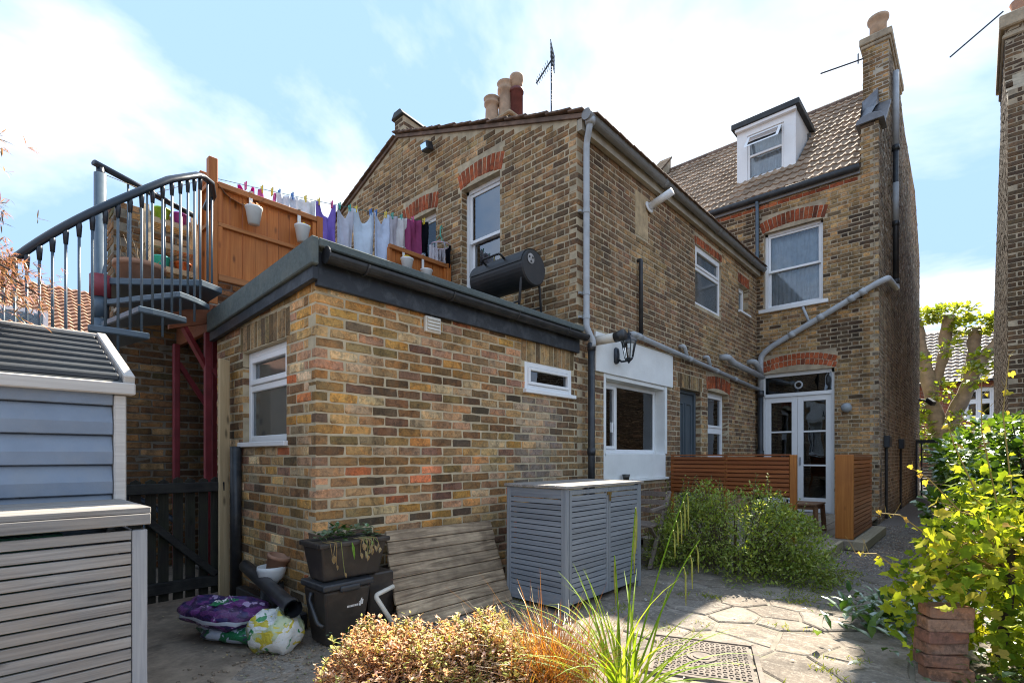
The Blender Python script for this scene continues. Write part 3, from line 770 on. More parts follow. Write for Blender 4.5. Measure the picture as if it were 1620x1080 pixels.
mb.add(vs, fs); mb.lathe((1.66, 3.222, 2.552), [(0.058, -0.004), (0.058, 0.006)], 16, axis=(1,0,0))
gut = mb.build('gutter', BLACKPL, outh, smooth=False)
for x in (1.95, 2.75, 3.55, 4.35):
    m2 = MB()
    pts = [(x, 3.222+0.062*math.cos(PI+PI*i/8), 2.552+0.062*math.sin(PI+PI*i/8)) for i in range(9)]
    m2.tube([(x, 3.285, 2.56)]+[Vector(p) for p in reversed(pts)], 0.008, 6); m2.build('bracket', BLACKPL, gut)
# louvred vent cover
mb = MB(); WL.box(mb, 0.915, 1.075, 2.215, 2.345, 0.0, 0.035); vent = mb.build('vent_cover', CREAMPIPE, outh, bevel=0.006, label='cream louvred vent cover below the gutter')
for i in range(4):
    m2 = MB(); z = 2.235+i*0.027
    m2.hexa([WL.p(0.93,z,0.048), WL.p(1.06,z,0.048), WL.p(1.06,z,0.036), WL.p(0.93,z,0.036), WL.p(0.93,z+0.02,0.040), WL.p(1.06,z+0.02,0.040), WL.p(1.06,z+0.02,0.036), WL.p(0.93,z+0.02,0.036)])
    m2.build('louvre', CREAMPIPE, vent)
# black waste pipe on the short face
mb = MB(); mb.tube([(1.585, 4.66, 0.02), (1.585, 4.66, 1.28)], 0.045, 12); mb.build('waste_pipe', BLACKPL, outh, smooth=True)

# ================================================================== REAR WING
rng = random.Random(12)
wing = thing('rear_wing', 'two-storey rear wing of dark sooty brick with a shallow gable', 'house wing', (XG, YW, 0))
WG = Wall(XG, 10.25, 0, -1, 10.25-YW); WS = Wall(XG, YW, 1, 0, XM-XG)
g = lambda Y: 10.25-Y
def gtop(u):
    Y = 10.25-u; return 5.02+0.362*(Y-YW) if Y < 6.79 else 5.02+0.362*(10.25-Y)
gw1 = (g(5.29), g(4.545), 2.9, 4.90); gw2 = (g(6.60), g(5.85), 2.9, 4.84)
mb = MB(); panel(mb, WG, 0, WG.L-0.0025, 2.3, 4.99, [gw1, gw2], reveal=0.14)
mb.add([WG.p(0,4.99,-0.0025), WG.p(WG.L-0.0025,4.99,-0.0025), WG.p(WG.L-0.0025,5.02,-0.0025), WG.p(g(6.79),6.27,-0.0025), WG.p(0,5.02,-0.0025)], [(0,1,2,3,4)])
x_ = lambda X: X-XG
sw = [(x_(7.98), x_(9.10), 3.65, 4.62), (x_(10.0), x_(10.55), 3.97, 4.50), (x_(8.50), x_(9.48), 1.10, 2.31), (x_(7.42), x_(8.22), 0.0, 2.25), (x_(5.297), x_(6.91), 1.23, 2.2)]
panel(mb, WS, 0.0025, WS.L, -0.03, 4.94, sw, reveal=0.2)
mb.build('mortar', MORTAR_W, wing)
arch_holes = [(gw1[0]-0.04, gw1[1]+0.05, gw1[3], gw1[3]+0.31), (gw2[0]-0.04, gw2[1]+0.05, gw2[3], gw2[3]+0.31)]
bw = lay(WG, 0, WG.L, 2.40, 6.30, [gw1, gw2]+arch_holes, pal_gable, rng, 'flemish', end_corner=1, top=lambda u: gtop(u)-0.035, row0=32)
extra = [(x_(5.06), x_(7.11), 2.20, 2.68), (x_(5.297), x_(6.91), 0.87, 2.3), (sw[0][0]-.03, sw[0][1]+.03, sw[0][3], 4.76), (sw[1][0]-.03, sw[1][1]+.03, sw[1][3], 4.70), (sw[2][0]-.05, sw[2][1]+.05, sw[2][3], 2.60), (sw[3][0]-.10, sw[3][1]+.06, sw[3][3], 2.49), (1.32, 1.68, 4.15, 4.74)]
bw += lay(WS, 0, WS.L, 0, 4.90, sw+extra, pal_side, rng, 'flemish', corner=0)
put_bricks(wing, bw, B_OBJ_SOOT, B_ATT_SOOT, rng, 300)
ar = arch_bricks(WG, (gw1[0]+gw1[1])/2, (gw1[1]-gw1[0])/2+0.03, gw1[3], 0.06, 0.225, 11, pal_red, rng)
ar += arch_bricks(WG, (gw2[0]+gw2[1])/2, (gw2[1]-gw2[0])/2+0.03, gw2[3], 0.06, 0.225, 11, pal_red, rng)
ar += arch_bricks(WS, (sw[0][0]+sw[0][1])/2, (sw[0][1]-sw[0][0])/2+0.03, sw[0][3]+0.004, 0, 0.13, 15, pal_red, rng)
ar += arch_bricks(WS, (sw[1][0]+sw[1][1])/2, (sw[1][1]-sw[1][0])/2+0.03, sw[1][3]+0.004, 0, 0.19, 7, pal_red, rng)
ar += arch_bricks(WS, (sw[2][0]+sw[2][1])/2, (sw[2][1]-sw[2][0])/2+0.04, sw[2][3]+0.0, 0.06, 0.215, 14, pal_red, rng)
ar += arch_bricks(WS, (sw[3][0]+sw[3][1])/2-0.02, (sw[3][1]-sw[3][0])/2+0.07, sw[3][3]+0.004, 0, 0.215, 12, pal_sold, rng)
put_bricks(wing, ar, B_OBJ, B_ATT, rng, 999, name='arch_brick')
jb = []
for gw_ in (gw1, gw2):
    jb += lay(Wall(XG+0.004, 10.25-gw_[0]-0.001, 1, 0, 0.13), 0, 0.115, 2.4, 4.88, [], pal_gable0, rng, row0=32)
for s_ in (sw[2], sw[3]):
    jb += lay(Wall(XG+s_[1]+0.001, YW+0.12, 0, -1, 0.13), 0, 0.115, 0.0 if s_ is sw[3] else 1.125, s_[3]-0.02, [], pal_side0, rng)
put_bricks(wing, jb, B_OBJ_SOOT, B_ATT_SOOT, rng, 0, name='jamb_brick')
# gable windows
w1 = sash_window(wing, WG, gw1[0], gw1[1], gw1[2], gw1[3], 0.055, 0.10, split=0.64, glass=GLASS_SKY, label='tall white sash window reflecting blue sky'); room(WG, wing, *gw1, -0.24)
w2 = sash_window(wing, WG, gw2[0], gw2[1], gw2[2], gw2[3], 0.055, 0.10, label='white arched sash window with a purple curtain'); room(WG, wing, *gw2, -0.24)
curtain(WG, w2, gw2[0]+0.3, gw2[1]-0.06, gw2[2]+0.1, gw2[3]-0.05, -0.30, CURTAIN_P, 5)
# side windows
casement(wing, WS, *sw[0], 0.03, (1.7, 1), glass=GLASS_MILK, sash_cells={(1, 0)}, label='white upstairs casement with frosted lower pane', sill=False); room(WS, wing, *sw[0], -0.16)
casement(wing, WS, *sw[1], 0.10, (1,), glass=GLASS_MILK, label='narrow white upstairs window', sillout=0.05); room(WS, wing, *sw[1], -0.2)
casement(wing, WS, *sw[2], 0.12, (1, 1.15), label='white kitchen window under a red arch', sill=True, sillout=0.02); room(WS, wing, *sw[2], -0.25)
# white framed patio window in its plastered recess
pw = sw[4]
mb = MB()
WS.box(mb, x_(5.062), x_(7.112), 2.205, 2.672, 0.0, 0.028)           # lintel board
WS.box(mb, x_(5.300), x_(6.905), 0.90, 1.228, -0.05, 0.012)
WS.box(mb, x_(5.300), x_(6.955), 0.868, 0.898, -0.05, 0.045)
WS.box(mb, x_(6.880), x_(6.952), 1.231, 2.202, -0.2, 0.014); WS.box(mb, x_(5.262), x_(5.312), 0.90, 2.202, -0.2, 0.010)
WS.box(mb, x_(5.315), x_(6.878), 2.150, 2.203, -0.2, 0.004)
mb.build('window_surround', WHITEPAINT, wing, bevel=0.004, label='white painted surround and lintel of the patio window')
win = casement(wing, WS, x_(5.316), x_(6.876), 1.236, 2.148, 0.14, (1,), (1, 2.5), t=0.05, sash=0.04, glass=GLASS_DARK, sash_cells={(0, 0)}, label='wide white patio window with dark panes', sillout=0.01)
room(WS, wing, *pw, -0.22, 2.0)
mb = MB(); WS.box(mb, x_(5.61), x_(5.635), 1.50, 1.63, -0.125, -0.09); mb.build('handle', UPVC, win, bevel=0.005)
# panelled grey door
DOORGREY = M('slate_grey_door_paint', (0.075, 0.095, 0.11), 0.45, 0.1, 6, 0.08, 50)
dr = sw[3]
mb = MB(); frame_bars(WS, mb, dr[0]+0.003, dr[1]-0.003, 0.003, dr[3]-0.003, 0.05, -0.17, -0.09)
df = mb.build('door', DOORGREY, wing, bevel=0.004, label='slate grey panelled back door')
mb = MB(); WS.box(mb, dr[0]+0.055, dr[1]-0.055, 0.055, dr[3]-0.055, -0.16, -0.125)
for (a, b) in ((0.13, 0.36), (0.44, 0.67)):
    for (c, e) in ((0.25, 0.95), (1.15, 2.05)):
        frame_bars(WS, mb, dr[0]+a, dr[0]+b, c, e, 0.022, -0.125, -0.108)
mb.build('door_leaf', DOORGREY, df, bevel=0.003)
mb = MB(); mb.lathe(WS.p(dr[1]-0.12, 1.02, -0.12), [(0.012, 0), (0.012, 0.04), (0.028, 0.05), (0.028, 0.07), (0.01, 0.075)], 12, axis=tuple(WS.N)); mb.build('handle', NAVY, df, smooth=True)
# roof of the wing
mb = MB()
T = lambda Y: 5.06+0.362*(min(Y, 13.58-Y)-YW)
for (ya, yb) in ((YW-0.14, 6.79), (6.79, 10.40)):
    za, zb = (T(ya), T(6.79)) if ya < 6 else (T(6.79), T(yb))
    mb.hexa([(XG-0.03, ya, za-0.05), (XM, ya, za-0.05), (XM, yb, zb-0.05), (XG-0.03, yb, zb-0.05), (XG-0.03, ya, za), (XM, ya, za), (XM, yb, zb), (XG-0.03, yb, zb)])
rf = mb.build('roof', TILE_EDGE, wing)
def loose_tile(parent, c, ax, ay, w, l, t, mat):
    ax = Vector(ax).normalized(); ay = Vector(ay).normalized(); az = ax.cross(ay); c = Vector(c); m_ = MB()
    ps = []
    for h in (0, t):
        for (i, j) in ((-1,-1),(1,-1),(1,1),(-1,1)): ps.append(c+ax*(i*w/2)+ay*(j*l/2)+az*(h+(0.006 if (i < 0) else 0)))
    m_.hexa(ps); return m_.build('verge_tile', mat, parent, bevel=0.006)
y = YW-0.10; k = 0
while y < 6.75:     # verge tiles up the slope
    loose_tile(rf, (XG+0.05, y+0.09, T(y+0.09)+0.004+0.012*(k % 2)+rng.uniform(-.004,.006)), (1, 0, 0), (0, 1, 0.26+rng.uniform(-.03,.03)), 0.24, 0.21, 0.022, TILE_EDGE); y += 0.165; k += 1
y = 6.85
while y < 10.3:
    loose_tile(rf, (XG+0.05, y+0.09, T(y+0.09)+0.006), (1, 0, 0), (0, 1, -0.30), 0.24, 0.21, 0.022, TILE_EDGE); y += 0.165
x = XG+0.12
while x < XM-0.1:   # eave tiles over the gutter
    loose_tile(rf, (x, YW-0.13, T(YW-0.13)+0.008+rng.uniform(-.003,.006)), (1, 0, 0.02*rng.uniform(-1,1)), (0, 1, 0.36), 0.155, 0.24, 0.018, TILE_EDGE); x += 0.163
mb = MB(); mb.box(XG-0.012, XM-0.01, YW-0.075, YW-0.012, 4.86, 4.985); mb.build('soffit_board', M('weathered_soffit', (0.42, 0.37, 0.29), 0.8, 0.2, 4, 0.3, 40, dirt=0.5, dirtc=(0.2, 0.16, 0.12)), rf)
mb = MB(); vs = []; fs = []; n = 9
for x in (XG-0.03, XM-0.02):
    for r in (0.062, 0.054):
        for i in range(n+1):
            a = PI+PI*i/n; vs.append((x, 3.185+r*math.cos(a), 4.995+r*math.sin(a)))
m1 = n+1
fs = []
for i in range(n): fs += [(i, i+1, 2*m1+i+1, 2*m1+i), (m1+i, 3*m1+i, 3*m1+i+1, m1+i+1)]
fs += [(0, 2*m1, 3*m1, m1), (n, m1+n, 3*m1+n, 2*m1+n)]
mb.add(vs, fs); mb.lathe((XG-0.03, 3.185, 4.99), [(0.062, -0.004), (0.062, 0.006)], 16, axis=(1,0,0)); gut = mb.build('gutter', GREYGUT, wing)
for x in (6.6, 8.6, 10.3):
    m2 = MB(); m2.tube([(x-0.05, 3.185, 4.99), (x+0.05, 3.185, 4.99)], 0.067, 14); m2.build('gutter_joint', GREYGUT, gut, smooth=True)
# party wall upstand on the wing ridge, with its own coping
mb = MB(); mb.box(XG+0.02, XM, 6.68, 6.92, 5.9, 6.42); mb.hexa([(XG+0.02,6.68,6.42),(5.6,6.68,6.42),(5.6,6.92,6.42),(XG+0.02,6.92,6.42),(XG+0.02,6.68,6.60),(5.6,6.68,6.50),(5.6,6.92,6.50),(XG+0.02,6.92,6.60)])
pwl = mb.build('party_upstand', MORTAR_W, wing)
Wp = Wall(XG+0.02, 6.92, 0, -1, 0.24); Wq = Wall(XG+0.02, 6.68, 1, 0, 2.0)
put_bricks(pwl, lay(Wp, 0, 0.24, 6.21, 6.59, [], pal_dark, rng)+lay(Wq, 0, 2.0, 6.28, 6.50, [], pal_dark, rng), B_OBJ_SOOT, B_ATT_SOOT, rng, 60)
mb = MB(); mb.hexa([(XG-0.03,6.64,6.60),(5.7,6.64,6.50),(5.7,6.96,6.50),(XG-0.03,6.96,6.60),(XG-0.03,6.72,6.70),(5.7,6.72,6.60),(5.7,6.88,6.60),(XG-0.03,6.88,6.70)]); mb.build('coping', SHEDROOF, pwl, bevel=0.01)
# downpipe: grey above, black below
mb = MB(); px_, py_ = 4.80, 3.262
mb.tube(round_path([(px_-0.04, 3.185, 4.95), (px_-0.04, 3.20, 4.86), (px_, py_, 4.74), (px_, py_, 2.66), (px_+0.06, 3.215, 2.50), (px_+0.06, 3.215, 2.44)], 0.05), 0.036, 14)
dp = mb.build('downpipe', GREYPIPE, wing, smooth=True, label='grey plastic downpipe on the wing corner')
for z in (3.98, 3.05, 2.78):
    m2 = MB(); m2.tube([(px_, py_, z-0.025), (px_, py_, z+0.025)], 0.042, 14); m2.box(px_-0.065, px_+0.065, 3.30, YW+0.004, z-0.012, z+0.012); m2.build('clip', GREYPIPE, dp)
mb = MB(); mb.tube([(px_+0.06, 3.235, 2.49), (px_+0.06, 3.235, 0.02)], 0.040, 14); d2 = mb.build('lower_downpipe', BLACKPL, wing, smooth=True, label='black lower length of the corner downpipe')
for z in (2.44, 1.25, 0.45):
    m2 = MB(); m2.tube([(px_+0.06, 3.235, z-0.04), (px_+0.06, 3.235, z+0.04)], 0.047, 14); m2.build('clip', BLACKPL, d2, smooth=True)
mb = MB(); mb.lathe((px_-0.04, 3.185, 4.97), [(0.055, -0.06), (0.062, 0.0)], 14); mb.build('outlet', GREYPIPE, dp, smooth=True)
# boiler flue over the lintel, waste pipes along the wall
mb = MB(); mb.tube([(5.02, YW+0.02, 2.545), (5.02, 3.02, 2.545)], 0.055, 16); fl = mb.build('boiler_flue', CREAMPIPE, wing, smooth=True, label='stubby cream boiler flue with black end beside the lantern')
mb = MB(); mb.tube([(5.02, 3.02, 2.545), (5.02, 2.90, 2.56)], [0.058, 0.064], 16); mb.build('flue_end', BLACKPL, fl, smooth=True)
mb = MB(); mb.tube(round_path([(5.86, YW, 2.775), (5.86, 3.255, 2.775), (5.97, 3.255, 2.765), (11.0, 3.255, 2.545)], 0.05), 0.034, 12)
wp = mb.build('waste_pipe', GREYPIPE, wing, smooth=True, label='grey waste pipe falling along the wing wall')
for x in (6.0, 7.62, 8.7, 9.6):
    z = 2.765-(x-5.97)*0.0437; m2 = MB(); m2.tube([(x-0.06, 3.255, z+0.003), (x+0.06, 3.255, z-0.003)], 0.041, 12); m2.build('coupling', GREYPIPE, wp, smooth=True)
for x, zz_ in ((7.50, 2.86), (8.42, 2.83)):
    z = 2.765-(x-5.97)*0.0437; m2 = MB(); m2.tube(round_path([(x-0.12, YW, zz_), (x-0.12, 3.25, zz_), (x, 3.255, z)], 0.05), 0.03, 10); m2.build('branch', GREYPIPE, wp, smooth=True)
mb = MB(); mb.tube(round_path([(6.10, YW, 3.80), (6.10, 3.28, 3.80), (6.10, 3.28, 2.80)], 0.05), 0.027, 12); mb.build('vent_pipe', BLACKPL, wing, smooth=True, label='thin black pipe running down the wing wall')
mb = MB(); mb.tube(round_path([(9.05, YW, 2.93), (9.05, 3.20, 2.93), (9.35, 3.20, 2.86), (10.98, 3.20, 2.80)], 0.07), [0.055]*14, 12); mb.build('soil_branch', GREYPIPE, wing, smooth=True, label='short thick grey soil branch near the inner corner')
mb = MB(); mb.tube(round_path([(10.5, YW, 3.05), (10.5, 3.19, 3.05), (10.86, 3.19, 2.85)], 0.07), 0.052, 12); mb.build('soil_branch', GREYPIPE, wing, smooth=True)
mb = MB(); mb.tube([(6.40, YW, 4.62), (6.40, 2.98, 4.72)], 0.05, 16); f2 = mb.build('gas_flue', UPVC, wing, smooth=True, label='white flue poking out under the grey gutter')
mb = MB(); mb.lathe((6.40, YW-0.004, 4.62), [(0.09, 0.0), (0.09, 0.015), (0.06, 0.02)], 18, axis=(0,-1,0.3)); mb.build('collar', UPVC, f2, smooth=True)
mb = MB(); WS.box(mb, 1.325, 1.675, 4.155, 4.735, -0.006, 0.002); mb.build('mortar_patch', M('sandy_repair', (0.46, 0.34, 0.2), 0.95, 0.3, 9, 0.6, 60, dirt=0.4, dirtc=(0.2, 0.15, 0.1)), wing)
# flood light on the gable, above the arch
mb = MB(); c = WG.p(g(5.93), 5.74, 0.06)
mb.beam(c+Vector((0.02,0,0)), c+Vector((-0.10,0.0,-0.03)), 0.15, 0.12); fl = mb.build('flood_light', BLACKPL, wing, bevel=0.012, label='small black floodlight high on the gable')
mb = MB(); mb.beam(c+Vector((-0.101,0.0,-0.03)), c+Vector((-0.108,0.0,-0.032)), 0.12, 0.07); mb.build('lens', GLASS, fl)

# chimney on the wing, three pots
rng = random.Random(13)
ch = thing('wing_chimney', 'brick chimney stack with three clay pots behind the gable verge', 'chimney', (7.3, 6.8, 6.0))
mb = MB(); mb.box(7.0, 7.64, 6.50, 7.10, 5.9, 7.66); mb.build('mortar', MORTAR_W, ch)
Wc = Wall(6.9975, 7.1025, 0, -1, 0.605); Wd = Wall(6.9975, 6.4975, 1, 0, 0.645)
put_bricks(ch, lay(Wc, 0, 0.605, 6.6, 7.66, [], pal_dark, rng, corner=None, end_corner=1)+lay(Wd, 0, 0.645, 6.6, 7.66, [], pal_dark, rng, corner=0), B_OBJ_SOOT, B_ATT_SOOT, rng, 60)
mb = MB(); mb.box(6.95, 7.69, 6.45, 7.15, 7.66, 7.72); mb.hexa([(6.96,6.46,7.72),(7.68,6.46,7.72),(7.68,7.14,7.72),(6.96,7.14,7.72),(7.14,6.62,7.88),(7.50,6.62,7.88),(7.50,6.98,7.88),(7.14,6.98,7.88)]); mb.build('cap', MORTAR_G, ch, bevel=0.02)
def pot(parent, c, h, r, mat, mat2=None):
    prof = [(r*1.05, 0), (r*0.98, 0.05), (r*0.92, h*0.55), (r*0.9, h*0.72), (r*1.12, h*0.76), (r*1.12, h*0.84), (r*1.0, h*0.87), (r*1.04, h*0.95), (r*1.2, h), (r*0.9, h), (r*0.85, h*0.7)]
    m_ = MB(); m_.lathe(c, prof, 18); return m_.build('chimney_pot', mat, parent, smooth=True)
pot(ch, (7.10, 7.06, 7.74), 0.50, 0.14, TERRA_TAN); pot(ch, (7.26, 6.84, 7.80), 0.72, 0.145, TERRA_TAN)
mb = MB(); mb.lathe((7.36, 6.64, 7.80), [(0.125,0),(0.125,0.5),(0.14,0.5),(0.14,0.56),(0.12,0.56)], 18); pr = mb.build('chimney_pot', DKRED, ch, smooth=True, label='dark red chimney pot with a tan top')
mb = MB(); mb.lathe((7.36, 6.64, 8.35), [(0.115,0),(0.11,0.12),(0.13,0.17),(0.14,0.25),(0.13,0.28),(0.09,0.28)], 18); mb.build('pot_top', TERRA_TAN, pr, smooth=True)

# television aerial
ALU = M('aged_aluminium', (0.16, 0.17, 0.18), 0.4, 0.2, 9, 0.05, 50, metal=0.6)
ae = thing('tv_aerial', 'rooftop television aerial on a thin mast', 'aerial', (7.0, 5.49, 5.8))
mb = MB(); mb.tube([(7.0, 5.49, 5.7), (7.0, 5.49, 8.26)], 0.016, 8); mb.build('mast', NAVY, ae, smooth=True)
a0 = Vector((7.0, 5.49, 8.14)); bd = Vector((-0.30, 0.50, -0.80)).normalized(); sd_ = Vector((0.85, 0.45, 0.0)).normalized(); up_ = bd.cross(sd_)
mb = MB(); mb.tube([a0-bd*0.05, a0+bd*0.46], 0.013, 6); boom = mb.build('boom', NAVY, ae)
for i in range(8):
    p = a0+bd*(0.10+i*0.048); l = 0.11-0.005*i; m2 = MB(); m2.tube([p-sd_*l, p+sd_*l], 0.005, 5); m2.build('element', ALU, boom)
mb = MB(); c = a0-bd*0.03
for i in range(5):
    q = c+Vector((0, 0, -0.11+0.07*i)); mb.tube([q-sd_*0.20, q+sd_*0.20], 0.007, 5)
for i in range(4):
    q = c+sd_*(-0.18+0.12*i); mb.tube([q+Vector((0,0,-0.13)), q+Vector((0,0,0.19))], 0.006, 5)
mb.build('reflector', NAVY, ae)
# ================================================================== MAIN HOUSE
rng = random.Random(21)
main = thing('main_house', 'tall brown brick main house with tiled roof, dormer and side chimney', 'house', (XM, YS, 0))
WM = Wall(XM, 6.8, 0, -1, 6.8-YS); WR = Wall(XM, YS, 1, 0, 8.8)
gm = lambda Y: 6.8-Y
PITCH = math.atan(0.952)
ms = (gm(3.19), gm(2.147), 4.165, 5.72); fd = (gm(3.245), gm(1.962), 0.10, 2.86)
mb = MB(); panel(mb, WM, 0, WM.L-0.0025, -0.03, 6.45, [ms, fd], reveal=0.2)
WM.box(mb, gm(1.55), WM.L-0.0025, 6.45, 7.18, -0.25, -0.0025)
STX0, STX1, STY = 12.5-XM, 14.62-XM, 1.72
def rtop(u):
    if u < 0.38: return 7.22
    if u < STX0: return 6.88+0.952*u
    if u < STX1: return 9.52
    if u < 4.5: return 9.45-0.33*(u-STX1)
    if u < 7.3: return 9.1-0.14*(u-4.5)
    return 8.7-0.95*(u-7.3)
us = [0.0025, 0.3799, 0.38, STX0-1e-4, STX0, STX1-1e-4, STX1, 4.5, 7.3, 8.8]
mb.build('mortar', MORTAR_G, main); mb = MB()
mb.add([WR.p(u, -0.03, -0.0025) for u in (0.0025, 8.8)]+[WR.p(u, rtop(u), -0.0025) for u in reversed(us)], [tuple(range(len(us)+2))])
for a, b in zip(us, us[1:]): mb.add([WR.p(a, rtop(a), -0.0025), WR.p(b, rtop(b), -0.0025), WR.p(b, rtop(b), -0.26), WR.p(a, rtop(a), -0.26)], [(0,1,2,3)])
mb.add([WR.p(0.38,6.3,-0.26), WR.p(8.8,6.3,-0.26)]+[WR.p(u, rtop(u), -0.26) for u in reversed(us[2:])], [tuple(range(len(us)))])
mb.add([(19.86,YS,-0.03),(19.86,6.8,-0.03),(19.86,6.8,7.2),(19.86,YS,7.2)], [(0,1,2,3)])
mb.build('side_mortar', M('side_mortar', (0.42,0.37,0.29), 0.95, 0.25, 7, 0.5, 110, dirt=0.4, dirtc=(0.2,0.17,0.14)), main)
mh = [ms, fd, (ms[0]-0.04, ms[1]+0.04, ms[3], ms[3]+0.33), (fd[0]-0.03, fd[1]+0.03, fd[3], fd[3]+0.37), (0, WM.L-0.27, 6.225, 6.305)]
bm_ = lay(WM, 0, WM.L, 0, 7.2, mh, pal_main, rng, 'flemish', end_corner=1, top=lambda u: 6.42 if u < gm(1.55) else 7.22)
bside = lay(WR, 0, 8.8, 0, 9.5, [], pal_mside, rng, 'flemish', corner=0, strict=True, top=lambda u: rtop(u)-0.02)
put_bricks(main, bm_, B_OBJ, B_ATT, rng, 300)
put_bricks(main, bside, B_OBJ, B_ATT, rng, 0, name='side_brick', proud=0.006)
ar = arch_bricks(WM, (ms[0]+ms[1])/2, (ms[1]-ms[0])/2+0.03, ms[3], 0.085, 0.23, 15, pal_red, rng)
for k in (0, 1): ar += arch_bricks(WM, (fd[0]+fd[1])/2, (fd[1]-fd[0])/2+0.02, fd[3]+k*0.118, 0.12, 0.108, 18, pal_red, rng)
u = 0.02
while u < WM.L-0.35:
    ar.append((WM, u, u+0.215, 6.265, 0.068, pal_red(rng, u, 6))); u += 0.226
put_bricks(main, ar, B_OBJ, B_ATT, rng, 999, name='red_brick', proud=0.004)
w = sash_window(main, WM, *ms, 0.08, 0.10, label='white first-floor sash window with pale curtains'); room(WM, main, *ms, -0.24, 0.9)
curtain(WM, w, ms[0]+0.06, ms[1]-0.06, ms[2]+0.08, ms[3], -0.27, CURTAIN, 12, 0.018)
# french doors with a fanlight
mb = MB(); t = 0.055; a, b, zb, zt = fd; d1 = -0.08; d0 = -0.17
WM.box(mb, a, a+t, zb, zt, d0, d1); WM.box(mb, b-t, b, zb, zt, d0, d1); WM.box(mb, a+t, b-t, 2.385, 2.45, d0, d1+0.02)
n = 12; hw = (b-a)/2; um = (a+b)/2
arc = [(um-hw+2*hw*i/n, zt+0.12*(1-((-hw+2*hw*i/n)/hw)**2)) for i in range(n+1)]
mb.prism([W_ for W_ in [WM.p(a, zt-0.07, d1), WM.p(b, zt-0.07, d1)]+[WM.p(u, z+0.006, d1) for u, z in reversed(arc)]], -WM.N*0.09)
WM.box(mb, a-0.02, b+0.02, 0.02, zb, d0-0.05, 0.02)
fdo = mb.build('french_door', UPVC, main, bevel=0.0, label='white glazed double doors with an arched fanlight')
pane_box(WM, fdo, a+t, b-t, 2.45, zt-0.07, d1-0.03, GLASS_DARK)
mid = (a+t+b-t)/2
for (p, q) in ((a+t+0.002, mid-0.002), (mid+0.002, b-t-0.002)):
    m2 = MB(); st = 0.10; z0, z1 = zb+0.01, 2.383
    WM.box(m2, p, p+st, z0, z1, d0+0.01, d1-0.01); WM.box(m2, q-st, q, z0, z1, d0+0.01, d1-0.01)
    WM.box(m2, p+st, q-st, z0, z0+0.28, d0+0.01, d1-0.01); WM.box(m2, p+st, q-st, z1-0.11, z1, d0+0.01, d1-0.01)
    hs = [z0+0.28, 1.02, 1.68, z1-0.11]
    for z in hs[1:3]: WM.box(m2, p+st, q-st, z-0.016, z+0.016, d0+0.02, d1-0.015)
    leaf = m2.build('door_leaf', UPVC, fdo, bevel=0.004)
    for z0_, z1_ in zip(hs, hs[1:]): pane_box(WM, fdo, p+st, q-st, z0_+(0.016 if z0_ in hs[1:3] else 0), z1_-(0.016 if z1_ in hs[1:3] else 0), d1-0.05, GLASS_DARK)
mb = MB(); WM.box(mb, mid+0.045, mid+0.06, 1.02, 1.18, d1-0.01, d1+0.02); mb.build('handle', ALU, fdo, bevel=0.004)
mb = MB(); mb.lathe(WM.p(um+0.02, 2.60, d1-0.024), [(0.05, 0), (0.075, 0.0), (0.08, 0.012), (0.06, 0.02), (0.05, 0.016)], 20, axis=tuple(WM.N), cap=False); mb.build('fan_grille', GREYPIPE, fdo, smooth=True)
room(WM, main, fd[0], fd[1], fd[2], 2.98, -0.24, 3.0)
mb = MB(); WM.box(mb, a+0.1, b-0.2, 0.1, 0.55, -2.2, -1.0); mb.build('interior_bed', M('bed_linen', (0.5, 0.5, 0.52), 0.9, 0.1, 4, 0.2, 9), main, bevel=0.08, seg=3)
# roof tiles on the garden slope
ca, sa = math.cos(PITCH), math.sin(PITCH)
E0 = Vector((XM-0.11, 0, 6.47)); S_ = Vector((ca, 0, sa)); Nn = Vector((-sa, 0, ca)); LEN = 3.42/ca
mb = MB(); p0 = E0-Nn*0.05; p1 = E0+S_*LEN-Nn*0.05
mb.add([(p0.x,1.55,p0.z),(p0.x,7.0,p0.z),(p1.x,7.0,p1.z),(p1.x,1.55,p1.z),(19.9,7.0,7.0),(19.9,1.55,7.0)], [(0,3,2,1),(3,5,4,2)])
roof = mb.build('roof', TILE_EDGE, main)
def tile_mesh(w, l, thick, rolls, amp, mat):
    n = 6*rolls; vs = []; fs = []
    for j, (yy, lift) in enumerate(((0.0, thick), (l, 0.0))):
        for i in range(n+1):
            t = i/n; vs.append((w*t-w/2, yy, lift+amp*max(0.0, math.cos(2*PI*t*rolls))**1.0))
    for i in range(n+1):
        t = i/n; vs.append((w*t-w/2, 0.0, 0.0+amp*max(0.0, math.cos(2*PI*t*rolls))*0.7-0.004))
    m1 = n+1
    for i in range(n): fs += [(i, i+1, m1+i+1, m1+i), (2*m1+i, 2*m1+i+1, i+1, i)]
    me = bpy.data.meshes.new('roof_tile'); me.from_pydata(vs, [], fs); me.materials.append(mat); me.update(); return me
tme = tile_mesh(0.30, 0.40, 0.034, 2, 0.024, TILE)
GA = 0.318; rows = int(LEN/GA)+1; DY0, DY1, DX = 2.79, 3.975, 11.82
for r in range(rows):
    y = 1.70; kcol = 0
    while y < 6.9:
        s = r*GA; c = E0+S_*s
        cxm = c.x+ca*0.2
        if not (DY0-0.05 < y < DY1+0.05 and cxm > DX+0.05 and cxm < 13.2):
            ob = bpy.data.objects.new('roof_tile', tme); link(ob, roof)
            R3 = Matrix((Vector((0,-1,0)), S_, Nn)).transposed().to_4x4()
            ob.matrix_basis = Matrix.Translation((c.x, y, c.z)) @ R3 @ Matrix.Rotation(rng.uniform(-.025, .025), 4, 'Z') @ Matrix.Rotation(rng.uniform(-.018, .012), 4, 'X')
        y += 0.30; kcol += 1
pr = E0+S_*LEN
y = 1.6
